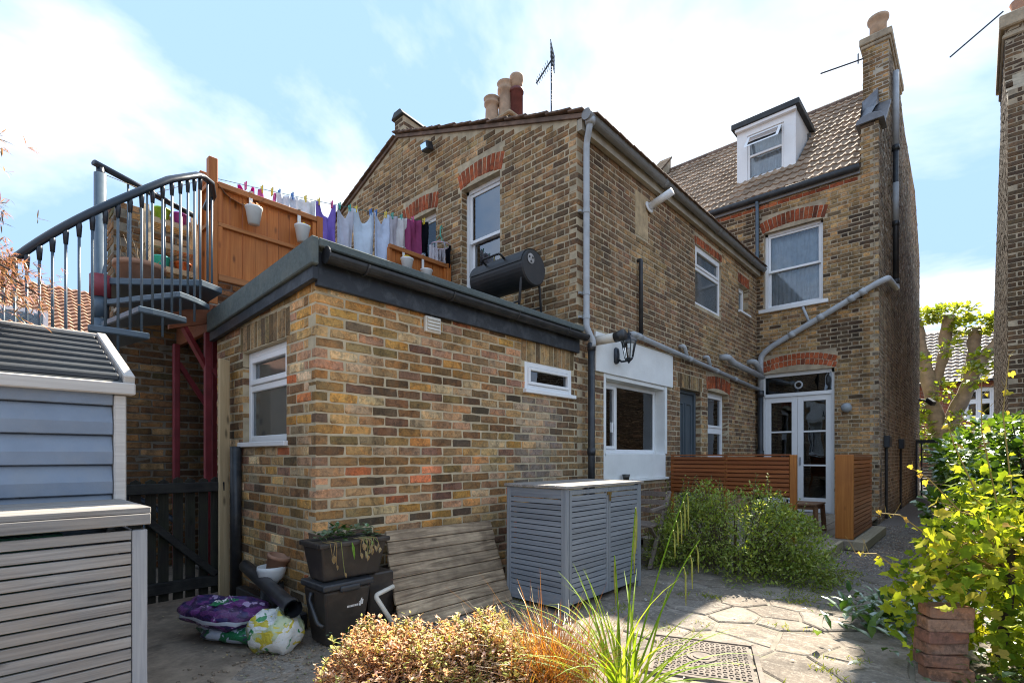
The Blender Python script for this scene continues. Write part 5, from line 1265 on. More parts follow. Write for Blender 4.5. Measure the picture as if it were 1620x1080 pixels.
G = [
 ('knit_top', 'bright magenta top peeking over the orange fence beside the peach pot', 'top', 2.03, 2.17, 0.34, (0.62,0.02,0.22), vneck, None, 0.0, 2, ['pink'], 'the magenta top'),
 ('bikini_top', 'pink and white striped top on the line above the long fence panel', 'top', 2.24, 2.41, 0.36, (0.66,0.16,0.40), halter, None, 0.0, 2, ['yellow','yellow'], 'the pink striped top'),
 ('white_shirt', 'white shirt hanging just behind the pot of yellow flowers', 'shirt', 2.43, 2.64, 0.50, (0.62,0.64,0.74), None, None, 0.05, 3, ['blue','blue'], 'the white shirt'),
 ('white_towel', 'large white towel between the white shirt and the purple top', 'towel', 2.66, 2.87, 0.66, (0.74,0.74,0.76), None, None, 0.0, 2, ['yellow'], 'the white towel'),
 ('purple_top', 'purple strappy top hanging beside the white towel', 'top', 2.90, 3.13, 0.66, (0.27,0.19,0.60), halter, lambda u: 0.05*math.sin(u*6), 0.12, 3, ['yellow','pink'], 'the purple top'),
 ('grey_vest', 'pale grey vest next to the purple top', 'vest', 3.17, 3.37, 0.68, (0.50,0.51,0.57), vneck, None, 0.06, 2, ['green','green'], 'the pale grey vest'),
 ('blue_vest', 'long pale blue scoop-neck vest, the widest garment on the line', 'vest', 3.40, 3.67, 0.80, (0.55,0.62,0.76), tank, lambda u: 0.05*math.sin(u*3.14), 0.05, 2, ['yellow','blue'], 'the wide blue vest'),
 ('small_blue_vest', 'smaller pale blue vest between the wide blue vest and grey shorts', 'vest', 3.69, 3.90, 0.74, (0.52,0.58,0.72), vneck, lambda u: 0.09*math.sin(u*3.14), 0.05, 2, ['blue','yellow'], 'the smaller blue vest'),
 ('grey_shorts', 'light grey shorts folded over the line beside the small blue vest', 'shorts', 3.91, 4.04, 0.52, (0.46,0.44,0.48), None, None, 0.0, 1.5, ['green'], 'the light grey shorts'),
 ('cream_blouse', 'cream blouse hanging left of the rose pink towel', 'blouse', 4.05, 4.19, 0.56, (0.60,0.58,0.58), None, lambda u: 0.05*u, 0.0, 2, ['green'], 'the cream blouse'),
 ('pink_towel', 'rose pink towel hanging over the short fence panel', 'towel', 4.20, 4.43, 0.62, (0.36,0.08,0.19), None, None, 0.0, 2.5, ['pink'], 'the rose towel'),
 ('black_vest', 'crumpled black vest hanging right of the rose pink towel', 'vest', 4.44, 4.58, 0.44, (0.012,0.013,0.018), None, lambda u: 0.08*u, 0.0, 2, ['yellow'], 'the black vest'),
]
for k, (nm, lb, ct, x0, x1, ln, c_, tp, bt, nr, fo, pegs, what) in enumerate(G):
    garment(nm, lb, ct, x0-0.014, x1+0.014, ln, tuple(min(.86, v*1.25) for v in c_) if min(c_) > .4 else c_, tp, bt, nr, fo, 0.034, 0.0, k)
    for i, pc in enumerate(pegs):
        x = x0+0.03 if len(pegs) > 1 and i == 0 else (x1-0.03 if len(pegs) > 1 else (x0+x1)/2)
        peg(x, pc, what if len(pegs) == 1 or pegs[0] != pegs[1] else what+(' at its near strap' if i == 0 else ' at its far strap'))
# round sock hanger near the gable window
hg = thing('sock_hanger', 'round plastic sock hanger with small white garments near the gable window', 'hanger', (4.60, 5.60, 4.3))
HC = Vector((4.56, 5.56, 4.16)); HANG = M('pink_white_plastic', (0.60,0.45,0.52), 0.4, 0.2)
mb = MB(); mb.tube([HC+Vector((0.13*math.cos(2*PI*i/20), 0.13*math.sin(2*PI*i/20), 0)) for i in range(21)], 0.008, 6); mb.build('ring', HANG, hg, smooth=True)
mb = MB()
for a in (0, 2.1, 4.2): mb.tube([HC+Vector((0.13*math.cos(a), 0.13*math.sin(a), 0)), HC+Vector((0,0,0.16))], 0.004, 5)
mb.tube([HC+Vector((0,0,0.14)), HC+Vector((0,0,0.26)), HC+Vector((0.04,0.02,0.30)), HC+Vector((0.06,0.03,0.26))], 0.009, 6); mb.build('hook', PEGM['green'], hg)
for i in range(7):
    a = i*0.9; p = HC+Vector((0.13*math.cos(a), 0.13*math.sin(a), 0)); l = rng.uniform(0.24, 0.40); vs = []; fs = []
    for j in range(9):
        for k in range(7): vs.append((p.x+(k/6-0.5)*0.075*math.sin(a)+0.018*math.sin(k*2+j*.4), p.y-(k/6-0.5)*0.085+0.012*math.cos(k*2.3+i), p.z-0.01-l*j/8))
    for j in range(8):
        for k in range(6): q = j*7+k; fs.append((q, q+1, q+8, q+7))
    MB().add(vs, fs).build('small_garment', cloth((0.012,0.013,0.018) if i in (0, 6) else (0.62,0.60,0.64)), hg, smooth=True)
# sheet of brown shade cloth thrown over the fence corner
vs = []; fs = []
for j in range(7):
    for i in range(15):
        u, v = i/14, j/6; x = 1.67+0.46*u; sag = 0.05*math.sin(u*PI)
        y = 5.445+0.28*v; z = (3.93-0.20*(1-v)*(0.3+0.7*math.sin(u*PI))) if v < 0.5 else 3.90+(v-0.5)*(0.24-0.10*u)
        vs.append((x, y, z-sag*(1-abs(2*v-1))*0.4+0.008*math.sin(u*19+v*5)))
for j in range(6):
    for i in range(14): q = j*15+i; fs.append((q, q+1, q+16, q+15))
tag(MB().add(vs, fs).build('shade_cloth', cloth((0.30,0.19,0.12)), smooth=True), 'brown shade cloth draped over the fence by the tall post', 'cloth')

# ================================================================== PLANT SHELF AND POTS on the landing
W_SHELF = wood_mat('bare_pine_shelf', (0.50,0.36,0.20), (0.64,0.49,0.31), 0, 0.6, knots=False)
sh = thing('plant_shelf', 'slatted pine plant ladder full of colourful pots on the terrace', 'plant stand', (1.75, 6.2, 2.7))
SX0, SX1, SY = 1.26, 1.68, 6.06
for x in (SX0, SX1):
    m2 = MB(); m2.beam((x, SY+0.30, 2.70), (x, SY+0.14, 3.72), 0.035, 0.03); m2.build('leg', W_SHELF, sh)
    m2 = MB(); m2.beam((x, SY-0.14, 2.70), (x, SY+0.12, 3.74), 0.05, 0.03); m2.build('leg', W_SHELF, sh)
for z in (2.82, 3.08, 3.34, 3.60):
    d0 = SY-0.11+(z-2.7)*0.25
    for i in range(5):
        m2 = MB(); m2.box(SX0-0.02, SX1+0.02, d0+i*0.045, d0+i*0.045+0.032, z, z+0.016); m2.build('slat', W_SHELF, sh)
    m2 = MB(); m2.box(SX0-0.02, SX1+0.02, d0-0.022, d0-0.004, z-0.02, z+0.035); m2.build('rail', W_SHELF, sh)
def small_pot(x, y, z, r, h, c, desc):
    m2 = MB(); m2.lathe((x, y, z), [(r*0.72,0),(r,h*0.9),(r*1.06,h*0.9),(r*1.06,h),(r*0.9,h),(r*0.85,h*0.8)], 16)
    tag(m2.build('plant_pot', M('glaze', c, 0.35, 0.08), smooth=True), desc, 'pot', 'small pots on the pine plant ladder')
small_pot(1.40, 6.20, 3.617, 0.075, 0.13, (0.30,0.55,0.04), 'lime green pot on the top shelf of the plant ladder')
small_pot(1.56, 6.20, 3.617, 0.07, 0.13, (0.45,0.06,0.38), 'magenta pot on the top shelf of the plant ladder')
small_pot(1.38, 6.14, 3.097, 0.08, 0.13, (0.03,0.45,0.45), 'turquoise pot on the second shelf of the plant ladder')
small_pot(1.57, 6.14, 3.097, 0.075, 0.12, (0.55,0.12,0.03), 'orange pot beside the turquoise pot')
small_pot(1.36, 6.08, 2.837, 0.08, 0.13, (0.50,0.06,0.03), 'red pot on the bottom shelf of the plant ladder')
small_pot(1.72, 5.90, 2.70, 0.09, 0.26, (0.70,0.55,0.03), 'yellow bucket standing against the terrace fence')
tp = thing('terracotta_planter', 'large terracotta planter of dead stems on the stair landing', 'planter', (1.35, 5.62, 2.72))
mb = MB(); mb.lathe((1.12, 5.72, 2.722), [(0.15,0),(0.19,0.20),(0.205,0.20),(0.205,0.245),(0.185,0.245),(0.17,0.18)], 24); mb.build('pot', TERRA, tp, smooth=True)
mb = MB()
for i in range(22):
    a = rng.uniform(0, 2*PI); r = rng.uniform(0.02, 0.17); p = Vector((1.12+r*math.cos(a), 5.72+r*math.sin(a), 2.92)); q = p+Vector((rng.uniform(-.15,.15), rng.uniform(-.15,.15), rng.uniform(0.12,.36)))
    mb.tube([p, (p+q)/2+Vector((rng.uniform(-.03,.03),0,0.02)), q], [0.004,0.003,0.0015], 4)
mb.build('dry_stems', M('dry_stem', (0.34,0.26,0.17)), tp)

# ================================================================== BARREL BARBECUE
IRON = M('black_enamel_iron', (0.014,0.014,0.015), 0.5, 0.3, 7, 0.15, 60, spec=0.4, dirt=0.3, dirtc=(0.06,0.045,0.038))
bq = thing('barrel_barbecue', 'black barrel barbecue standing on the flat felt roof', 'barbecue', (4.2, 3.9, 2.6))
BC0, BC1, BR_ = Vector((4.16, 3.50, 3.22)), Vector((4.16, 4.32, 3.22)), 0.195
mb = MB(); mb.lathe(BC0, [(BR_-0.015,-0.004),(BR_,0.01),(BR_,0.80),(BR_-0.015,0.82)], 32, axis=(0,1,0)); mb.build('barrel', IRON, bq, smooth=False)
mb = MB(); 
n = 16; vs = []; fs = []
for y in (3.512, 4.308):
    for i in range(n+1):
        a = math.radians(10)+math.radians(165)*i/n; vs.append((4.16-(BR_+0.008)*math.cos(a), y, 3.24+(BR_+0.008)*math.sin(a)-0.02))
for i in range(n): fs.append((i, i+1, n+2+i, n+1+i))
mb.add(vs, fs); mb.build('lid', IRON, bq, smooth=True)
mb = MB(); mb.tube(round_path([(3.99,3.78,3.34), (3.92,3.78,3.38), (3.92,4.06,3.38), (3.99,4.06,3.34)], 0.04), 0.012, 8); mb.build('handle', IRON, bq, smooth=True)
mb = MB(); c = Vector((4.10, 3.494, 3.30))
mb.lathe(c, [(0.0,-0.006),(0.055,-0.004),(0.055,0.0)], 18, axis=(0,1,0)); vd = mb.build('vent_disc', M('worn_steel', (0.30,0.29,0.28), 0.4, 0.3, 30, 0.1, metal=0.6), bq)
for k in range(3):
    a = k*2.1+0.5; m2 = MB(); m2.lathe(c+Vector((0.03*math.cos(a), -0.006, 0.03*math.sin(a))), [(0.012,-0.002),(0.012,0.002)], 10, axis=(0,1,0)); m2.build('vent_hole', IRON, vd)
for y in (3.56, 4.26):
    m2 = MB(); m2.tube(round_path([(3.97,y,2.65), (4.02,y,3.10), (4.06,y-0.02,3.17), (4.28,y-0.02,3.17), (4.32,y,3.10), (4.37,y,2.65)], 0.05), 0.014, 8); m2.build('leg_frame', IRON, bq, smooth=True)
for x in (4.0, 4.34):
    m2 = MB(); m2.tube([(x,3.56,2.84), (x,4.26,2.84)], 0.010, 8); m2.build('leg_brace', IRON, bq)
bag = MB(); vs = []; n = 16
for j in range(7):
    for i in range(n):
        a = 2*PI*i/n; r = (0.30, 0.31, 0.27, 0.22, 0.15, 0.08, 0.01)[j]*(1+0.12*math.sin(3*a+j)+0.08*math.sin(7*a+2*j)); vs.append((4.05+r*0.8*math.cos(a), 4.66+r*1.05*math.sin(a), 2.60+(0,0.08,0.17,0.26,0.33,0.38,0.40)[j]*(1+0.1*math.sin(2*a))))
fs = []
for j in range(6):
    for i in range(n): fs.append((j*n+i, j*n+(i+1) % n, (j+1)*n+(i+1) % n, (j+1)*n+i))
tag(bag.add(vs, fs).build('crumpled_cover', M('black_sheet', (0.014,0.015,0.018), 0.35, 0.2, 6, 0.5, 12, spec=0.5), smooth=True), 'crumpled black plastic cover heaped beside the barbecue', 'cover')

# ================================================================== WALL LANTERN
ln_ = thing('wall_lantern', 'black coach lantern bracketed to the white lintel', 'lantern', (5.62, YW, 2.5))
LC = Vector((5.50, 3.12, 2.52))
mb = MB(); mb.lathe((5.50, 3.302, 2.44), [(0.02,-0.1),(0.045,-0.08),(0.05,0.0),(0.045,0.08),(0.02,0.1)], 12); mb.tube([(5.50,3.30,2.42), (5.50,3.22,2.36), (5.50,3.14,2.36), (5.50,3.12,2.42)], 0.013, 8); mb.build('bracket', NAVY, ln_, smooth=True)
mb = MB(); mb.lathe(LC+Vector((0,0,-0.15)), [(0.0,-0.05),(0.02,-0.02),(0.045,0.0),(0.052,0.02)], 6); mb.lathe(LC+Vector((0,0,0.07)), [(0.105,0),(0.10,0.015),(0.06,0.06),(0.025,0.08),(0.03,0.10),(0.008,0.12),(0.004,0.17)], 6); mb.build('lantern_cap', NAVY, ln_)
mb = MB()
for k in range(6):
    a = 2*PI*k/6; ax_ = LC.__class__((0,0,1)).orthogonal().normalized(); ay_ = Vector((0,0,1)).cross(ax_); d = ax_*math.cos(a)+ay_*math.sin(a)
    mb.tube([LC+d*0.05+Vector((0,0,-0.13)), LC+d*0.09+Vector((0,0,0.075))], 0.006, 5)
mb.build('lantern_frame', NAVY, ln_)
mb = MB(); mb.lathe(LC+Vector((0,0,-0.128)), [(0.045,0),(0.084,0.2)], 6, cap=False); mb.build('pane', GLASS, ln_)
mb = MB(); mb.lathe(LC+Vector((0,0,-0.12)), [(0.012,0),(0.012,0.05),(0.022,0.08),(0.018,0.11),(0.004,0.12)], 10); mb.build('bulb', UPVC, ln_, smooth=True)

# ================================================================== SHED AND GREY SLATTED STORES
sd2 = thing('garden_shed', 'blue-grey clad shed with a ribbed lid roof at the picture edge', 'shed', (0, 3.4, 0))
XR = 0.60
mb = MB(); mb.box(-1.7, XR-0.01, 3.425, 4.55, 0, 1.53); mb.build('shell', BLUEPL, sd2)
z = 0.06; pitch_ = 0.156
while z < 1.50:
    m2 = MB(); zt_ = min(z+pitch_, 1.525)
    m2.prism([(-1.7,3.422,z+0.004), (-1.7,3.378,z+0.004), (-1.7,3.374,z+pitch_*0.45), (-1.7,3.404,zt_), (-1.7,3.422,zt_)], (1.7+XR-0.055, 0, 0)); m2.build('cladding_board', BLUEPL, sd2, bevel=0.004); z += pitch_
mb = MB(); mb.box(XR-0.053, XR, 3.366, 3.424, 0, 1.525); mb.build('corner_post', UPVC if False else SHEDTRIM, sd2, bevel=0.006)
mb = MB(); mb.box(-1.75, XR+0.035, 3.335, 3.43, 1.527, 1.590); mb.build('eave_trim', SHEDTRIM, sd2, bevel=0.006)
r0, r1 = Vector((0, 3.36, 1.590)), Vector((0, 4.18, 1.955)); sl = (r1-r0); nl = Vector((0, -sl.z, sl.y)).normalized()
mb = MB(); mb.hexa([(-1.75,r0.y,r0.z-0.02),(XR-0.01,r0.y,r0.z-0.02),(XR-0.01,r1.y,r1.z-0.02),(-1.75,r1.y,r1.z-0.02),(-1.75,r0.y,r0.z+0.005),(XR-0.01,r0.y,r0.z+0.005),(XR-0.01,r1.y,r1.z+0.005),(-1.75,r1.y,r1.z+0.005)])
mb.hexa([(-1.75,r1.y,r1.z-0.02),(XR+0.02,r1.y,r1.z-0.02),(XR+0.02,4.6,1.69),(-1.75,4.6,1.69),(-1.75,r1.y,r1.z),(XR+0.02,r1.y,r1.z),(XR+0.02,4.6,1.72),(-1.75,4.6,1.72)]); mb.build('roof_sheet', SHEDROOF, sd2)
for i in range(8):
    c = r0+sl*((i+0.45)/8); m2 = MB(); h = 0.030; wd_ = 0.062; s_ = sl.normalized()
    p = [c-s_*wd_*0.5, c-s_*wd_*0.28+nl*h, c+s_*wd_*0.28+nl*h, c+s_*wd_*0.5]
    m2.prism([(-1.75,q.y,q.z+0.004) for q in p], (1.75+XR-0.03, 0, 0)); m2.build('roof_rib', SHEDROOF, sd2, bevel=0.006)
mb = MB(); mb.beam((XR+0.01, r0.y-0.01, r0.z+0.012), (XR+0.01, r1.y, r1.z+0.012), 0.05, 0.06); mb.build('verge_trim', SHEDTRIM, sd2, bevel=0.006)
mb = MB(); mb.box(-1.75, XR+0.03, r1.y-0.03, r1.y+0.05, r1.z+0.002, r1.z+0.03); mb.build('ridge_trim', SHEDTRIM, sd2, bevel=0.006)

bs = thing('bin_store', 'pale grey slatted bin store in front of the blue shed', 'bin store', (0, 2.75, 0))
XB = 0.565
for i in range(6):
    m2 = MB(); y0 = 2.735+i*0.106; m2.box(-1.7, XB+0.012, y0, y0+0.102, 0.945, 0.972); m2.build('lid_board', W_GREY_X, bs, bevel=0.003)
mb = MB(); mb.box(-1.7, XB+0.010, 2.728, 2.752, 0.895, 0.944); mb.build('lid_rail', W_GREY_X, bs, bevel=0.003)
mb = MB(); mb.box(XB-0.006, XB+0.014, 2.754, 3.36, 0.895, 0.944); mb.build('lid_rail', W_GREY_Y, bs, bevel=0.003)
mb = MB(); mb.box(XB-0.055, XB, 2.742, 2.79, 0, 0.872); mb.build('post', W_GREY_Z, bs, bevel=0.003)
mb = MB(); mb.box(XB-0.055, XB, 3.31, 3.36, 0, 0.90); mb.build('post', W_GREY_Z, bs, bevel=0.003)
mb = MB(); mb.box(-1.7, XB-0.057, 2.748, 2.766, 0.832, 0.872); mb.build('slat', W_GREY_X, bs, bevel=0.002)
z = 0.778
while z > 0:
    m2 = MB(); m2.box(-1.7, XB-0.057, 2.750, 2.768, z, z+0.0445); m2.build('slat', W_GREY_X, bs, bevel=0.002); z -= 0.0525
z = 0.80
while z > 0:
    m2 = MB(); m2.box(XB-0.018, XB-0.002, 2.792, 3.308, z, z+0.0445); m2.build('slat', W_GREY_Y, bs, bevel=0.002); z -= 0.0525
GREENBIN = M('green_recycling_plastic', (0.02,0.09,0.05), 0.35, 0.1, 5, 0.0, spec=0.5)
mb = MB(); mb.box(-1.2, 0.26, 2.85, 3.25, 0.3, 0.84); mb.box(-1.25, 0.30, 2.82, 3.28, 0.842, 0.872); tag(mb.build('recycling_box', GREENBIN, bevel=0.02), 'green recycling box just visible under the store lid', 'recycling box')

# blue-grey slatted store against the outhouse wall
g2 = thing('slatted_store', 'blue-grey slatted storage box with two doors beside the outhouse wall', 'storage box', (3.7, 2.6, 0))
X0, X1, Y0, Y1, H = 3.10, 4.27, 2.295, 2.91, 0.972
for i in range(6):
    m2 = MB(); y0 = Y0-0.02+i*0.108; m2.box(X0-0.02, X1+0.02, y0, y0+0.104, H-0.022, H); m2.build('lid_board', W_GREY_X, g2, bevel=0.003)
for (x, y) in ((X0, Y0), (X0, Y1-0.045), (X1-0.045, Y0), (X1-0.045, Y1-0.045)):
    m2 = MB(); m2.box(x, x+0.045, y, y+0.045, 0.0, H-0.024); m2.build('post', W_BLUEGREY_Z, g2, bevel=0.003)
mb = MB(); mb.box(X0+0.002, X0+0.02, Y0+0.046, Y1-0.046, 0.87, 0.945); mb.build('top_board', W_BLUEGREY_Y, g2, bevel=0.002)
mb = MB(); mb.box(X0+0.002, X0+0.02, Y0+0.046, Y1-0.046, 0.03, 0.14); mb.build('bottom_board', W_BLUEGREY_Y, g2, bevel=0.002)
for i in range(17):
    z = 0.148+i*0.0425; m2 = MB(); m2.box(X0+0.004, X0+0.019, Y0+0.046, Y1-0.046, z, z+0.0345); m2.build('slat', W_BLUEGREY_Y, g2)
xm = (X0+X1)/2+0.02
for (a, b) in ((X0+0.048, xm-0.003), (xm+0.003, X1-0.048)):
    m2 = MB(); m2.box(a, a+0.03, Y0-0.004, Y0+0.022, 0.055, 0.935); m2.box(b-0.03, b, Y0-0.004, Y0+0.022, 0.055, 0.935); m2.box(a+0.03, b-0.03, Y0-0.004, Y0+0.022, 0.90, 0.935); dr_ = m2.build('door', W_BLUEGREY_Z, g2, bevel=0.002)
    m2 = MB(); m2.box(a+0.031, b-0.031, Y0+0.0, Y0+0.018, 0.055, 0.125); m2.build('bottom_board', W_BLUEGREY_X, dr_)
    for i in range(18):
        z = 0.133+i*0.0424; m2 = MB(); m2.box(a+0.031, b-0.031, Y0+0.0, Y0+0.015, z, z+0.0345); m2.build('slat', W_BLUEGREY_X, dr_)
mb = MB(); mb.box(xm-0.03, xm+0.03, Y0-0.014, Y0-0.005, 0.875, 0.90); mb.box(xm-0.008, xm+0.008, Y0-0.022, Y0-0.014, 0.82, 0.90); mb.build('latch', M('brass_latch', (0.35,0.24,0.10), 0.4, 0.2, metal=0.8), g2)
mb = MB(); mb.box(X0+0.06, X1-0.06, Y0+0.06, Y1-0.06, 0.02, 0.80); mb.build('liner', M('dark_liner', (0.015,0.015,0.017), 0.9), g2)  # solid near-black block inside the box, seen through the slat gaps

# ================================================================== GATE, PLANK
gt = thing('picket_gate', 'old blackened picket gate with a diagonal brace', 'gate', (1.1, 4.8, 0))
x = 0.60
k = 0
while x < 1.50:
    zt_ = 1.02+0.012*rng.uniform(-1, 1); m2 = MB(); xx = x+rng.uniform(-.004,.004)
    m2.prism([(xx,4.815,0.03),(xx+0.068,4.815,0.03),(xx+0.068,4.815,zt_-0.02),(xx+0.034,4.815,zt_),(xx,4.815,zt_-0.02)], (0,0.02,0)); m2.build('picket', W_DARK_Z, gt); x += 0.094; k += 1
for (z0, z1) in ((0.90, 0.98), (0.10, 0.19)):
    m2 = MB(); m2.box(0.58, 1.53, 4.755, 4.812, z0, z1); m2.build('rail', W_DARK_X, gt, bevel=0.005)
mb = MB(); mb.beam((0.80,4.783,0.885), (1.46,4.783,0.20), 0.055, 0.085, up=(0,1,0)); mb.build('brace', W_DARK_X, gt, bevel=0.005)
mb = MB(); mb.box(1.545, 1.60, 4.86, 4.93, 0, 2.05); tag(mb.build('gate_post', W_DARK_Z), 'black gate post hidden behind the pale plank', 'post')
mb = MB(); mb.hexa([(1.470,4.70,0.0),(1.565,4.74,0.0),(1.558,4.76,0.0),(1.463,4.72,0.0),(1.500,4.79,2.04),(1.595,4.83,2.04),(1.588,4.85,2.04),(1.493,4.81,2.04)])
tag(mb.build('plank', W_PINE_Z, bevel=0.004), 'pale new timber plank leaning beside the gate', 'plank')
# ================================================================== CLUTTER BY THE OUTHOUSE
rng = random.Random(61)
BINBLK = M('brown_black_plastic', (0.030,0.025,0.022), 0.45, 0.2, 6, 0.08, 90, spec=0.45, dirt=0.4, dirtc=(0.11,0.085,0.065), dscale=5)
cad = thing('food_bin', 'brown-black food waste bin with a folding handle under the trough', 'bin', (1.66, 3.1, 0))
mb = MB(); mb.hexa([(1.545,2.985,0.0),(1.79,2.985,0.0),(1.79,3.20,0.0),(1.545,3.20,0.0),(1.505,2.945,0.36),(1.835,2.945,0.36),(1.835,3.235,0.36),(1.505,3.235,0.36)]); mb.build('body', BINBLK, cad, bevel=0.02, seg=3)
mb = MB(); mb.box(1.492, 1.848, 2.93, 3.248, 0.362, 0.405); mb.box(1.60, 1.74, 2.915, 2.94, 0.345, 0.385); mb.build('lid', BLACKPL, cad, bevel=0.015, seg=3)
mb = MB(); mb.tube(round_path([(1.495,3.09,0.34),(1.478,3.09,0.30),(1.478,2.98,0.17),(1.50,2.95,0.15)], 0.05), 0.012, 8); mb.build('handle', BLACKPL, cad, smooth=True)
# white emblem: a leaping figure above a short word, as faint print
mb = MB(); yb = 2.9585
for i, (dx, w_) in enumerate(((0,0.010),(0.015,0.008),(0.028,0.010),(0.043,0.008),(0.056,0.010),(0.070,0.007),(0.082,0.010))):
    zz0 = 0.232; y_ = 2.985-0.04*zz0/0.36-0.0015; mb.add([(1.665+dx,y_,zz0),(1.665+dx+w_,y_,zz0),(1.665+dx+w_,y_-0.0013,zz0+0.014),(1.665+dx,y_-0.0013,zz0+0.014)], [(0,1,2,3)])
for (x0_, z0_, x1_, z1_) in ((1.752,0.228,1.762,0.262),(1.764,0.236,1.776,0.268),(1.758,0.262,1.768,0.278),(1.745,0.250,1.755,0.258)):
    y_ = 2.985-0.04*z0_/0.36-0.0015; y2 = 2.985-0.04*z1_/0.36-0.0015; mb.add([(x0_,y_,z0_),(x1_,y_,z0_),(x1_+0.003,y2,z1_),(x0_+0.003,y2,z1_)], [(0,1,2,3)])
mb.build('emblem', POTW, cad)
tr = thing('trough_planter', 'black trough planter of wilted plants stacked on the food bin', 'planter', (1.7, 3.1, 0.41))
mb = MB(); mb.hexa([(1.53,3.0,0.408),(1.925,3.0,0.408),(1.925,3.19,0.408),(1.53,3.19,0.408),(1.495,2.965,0.632),(1.965,2.965,0.632),(1.965,3.225,0.632),(1.495,3.225,0.632)]); mb.build('trough', BINBLK, tr, bevel=0.015, seg=3)
mb = MB()
for (a, b, c, d) in ((1.478,1.982,2.948,2.985),(1.478,1.982,3.205,3.24),(1.478,1.515,2.986,3.204),(1.945,1.982,2.986,3.204)): mb.box(a, b, c, d, 0.625, 0.657)
mb.build('rim', BINBLK, tr, bevel=0.008, seg=2)
mb = MB(); mb.box(1.515, 1.945, 2.985, 3.205, 0.60, 0.637); mb.build('compost', SOIL, tr)
L_DKGREEN = leaf_mat('dark_strawberry_leaf', (0.03,0.075,0.02), (0.07,0.14,0.04), (0.12,0.19,0.07), 0.25)
L_WILT = leaf_mat('wilted_leaf', (0.30,0.20,0.09), (0.42,0.32,0.17), (0.16,0.26,0.05), 0.3)
def leaf_quad(m_, base, d, up, l, w, bend=0.25, col_=None):
    """pointed leaf of six triangles, folded along the rib"""
    d = Vector(d).normalized(); s = d.cross(Vector(up))
    if s.length < 1e-4: s = d.orthogonal()
    s.normalize(); n = s.cross(d); b = Vector(base)
    m1 = b+d*(l*0.35)+n*(bend*l*0.10); m2 = b+d*(l*0.72)+n*(bend*l*0.02); tip = b+d*l-n*(bend*l*0.28)
    m_.add([b, m1+s*w*0.5+n*w*0.12, m1-s*w*0.5+n*w*0.12, m1, m2+s*w*0.36+n*w*0.06, m2-s*w*0.36+n*w*0.06, m2, tip],
           [(0,3,1),(0,2,3),(3,6,4,1),(3,2,5,6),(6,7,4),(6,5,7)])
mb = MB()
for i in range(120):
    x, y = rng.uniform(1.53,1.93), rng.uniform(2.99,3.2); p = Vector((x, y, 0.66+rng.uniform(0,0.07))); leaf_quad(mb, p, (rng.uniform(-1,1), rng.uniform(-1,1), rng.uniform(-.2,.6)), (0,0,1), rng.uniform(.03,.06), rng.uniform(.025,.05))
mb.build('foliage', L_DKGREEN, tr)
mb = MB()
for i in range(20):
    x = rng.choice([rng.gauss(1.56,.03), rng.gauss(1.80,.025), rng.gauss(1.80,.025)]); p0 = Vector((x, 3.02, 0.66)); p1 = Vector((x+rng.uniform(-.03,.03), 2.94, 0.66)); p2 = p1+Vector((rng.uniform(-.03,.03), -0.015, -abs(rng.gauss(0.05,0.05))-.01))
    mb.tube([p0, p1, p2], [0.003,0.003,0.002], 4); leaf_quad(mb, p2, (rng.uniform(-.4,.4), -.2, -1), (0,-1,0), rng.uniform(.03,.06), rng.uniform(.01,.025), 0.6)
mb.build('wilted_stems', L_WILT, tr)['kind'] = 'stuff'
mb = MB()
leaf_quad(mb, (1.69,2.945,0.655), (0.1,-.15,-1), (0,-1,0), 0.12, 0.02, 0.2); mb.build('hanging_leaf', leaf_mat('bright_strap', (0.18,0.35,0.04), (0.2,0.38,0.05)), tr)
# second dark crate, old frame behind the bins
mb = MB(); mb.box(1.86, 2.06, 3.02, 3.26, 0.0, 0.40); tag(mb.build('crate', BINBLK, bevel=0.01), 'dark plastic crate between the food bin and leaning plank panel', 'crate')
mb = MB(); mb.tube(round_path([(2.02,2.97,0.30),(1.865,2.955,0.27),(1.985,2.86,0.02)], 0.03), 0.016, 8)
tag(mb.build('bent_frame', CREAMPIPE, smooth=True), 'bent pale tube frame poking out beside the food bin', 'tube')
# leaning timber lid
lid = thing('plank_pallet', 'weathered plank panel leaning against the outhouse wall', 'plank panel', (2.55, 2.83, 0))
BLv, BRv, TLv, TRv = Vector((1.985,2.83,0.02)), Vector((3.085,2.83,0.01)), Vector((2.13,3.245,0.645)), Vector((3.245,3.255,0.62))
nrm = (BRv-BLv).cross(TLv-BLv).normalized(); nrm = nrm if nrm.y < 0 else -nrm
for i in range(8):
    t0, t1 = (i+0.02)/8, (i+0.965)/8; e = rng.uniform(-.008,.008); P4 = [BLv.lerp(TLv,t0), BRv.lerp(TRv,t0), BRv.lerp(TRv,t1), BLv.lerp(TLv,t1)]
    ux = (BRv-BLv).normalized(); P4 = [p+ux*e for p in P4]; off = nrm*rng.uniform(-.002,.003); m2 = MB(); m2.hexa([p+off for p in P4]+[p+off-nrm*0.022 for p in P4]); fixn(m2.build('plank', W_OLD_X, lid, bevel=0.004))
for t in (0.10, 0.90):
    a, b = BLv.lerp(BRv,t)-nrm*0.04, TLv.lerp(TRv,t)-nrm*0.04; m2 = MB(); m2.beam(a+(b-a)*0.03, b-(b-a)*0.03, 0.05, 0.034, up=tuple(nrm)); m2.build('batten', W_OLD_X, lid)
for tt in (0.12, 0.55):
    p = BLv.lerp(TLv,tt)-nrm*0.045+Vector((-0.03,0.01,0)); m2 = MB(); m2.beam(p, p+Vector((0.10,0,0)), 0.07, 0.05); m2.build('block', W_PINE_Z, lid, bevel=0.003)
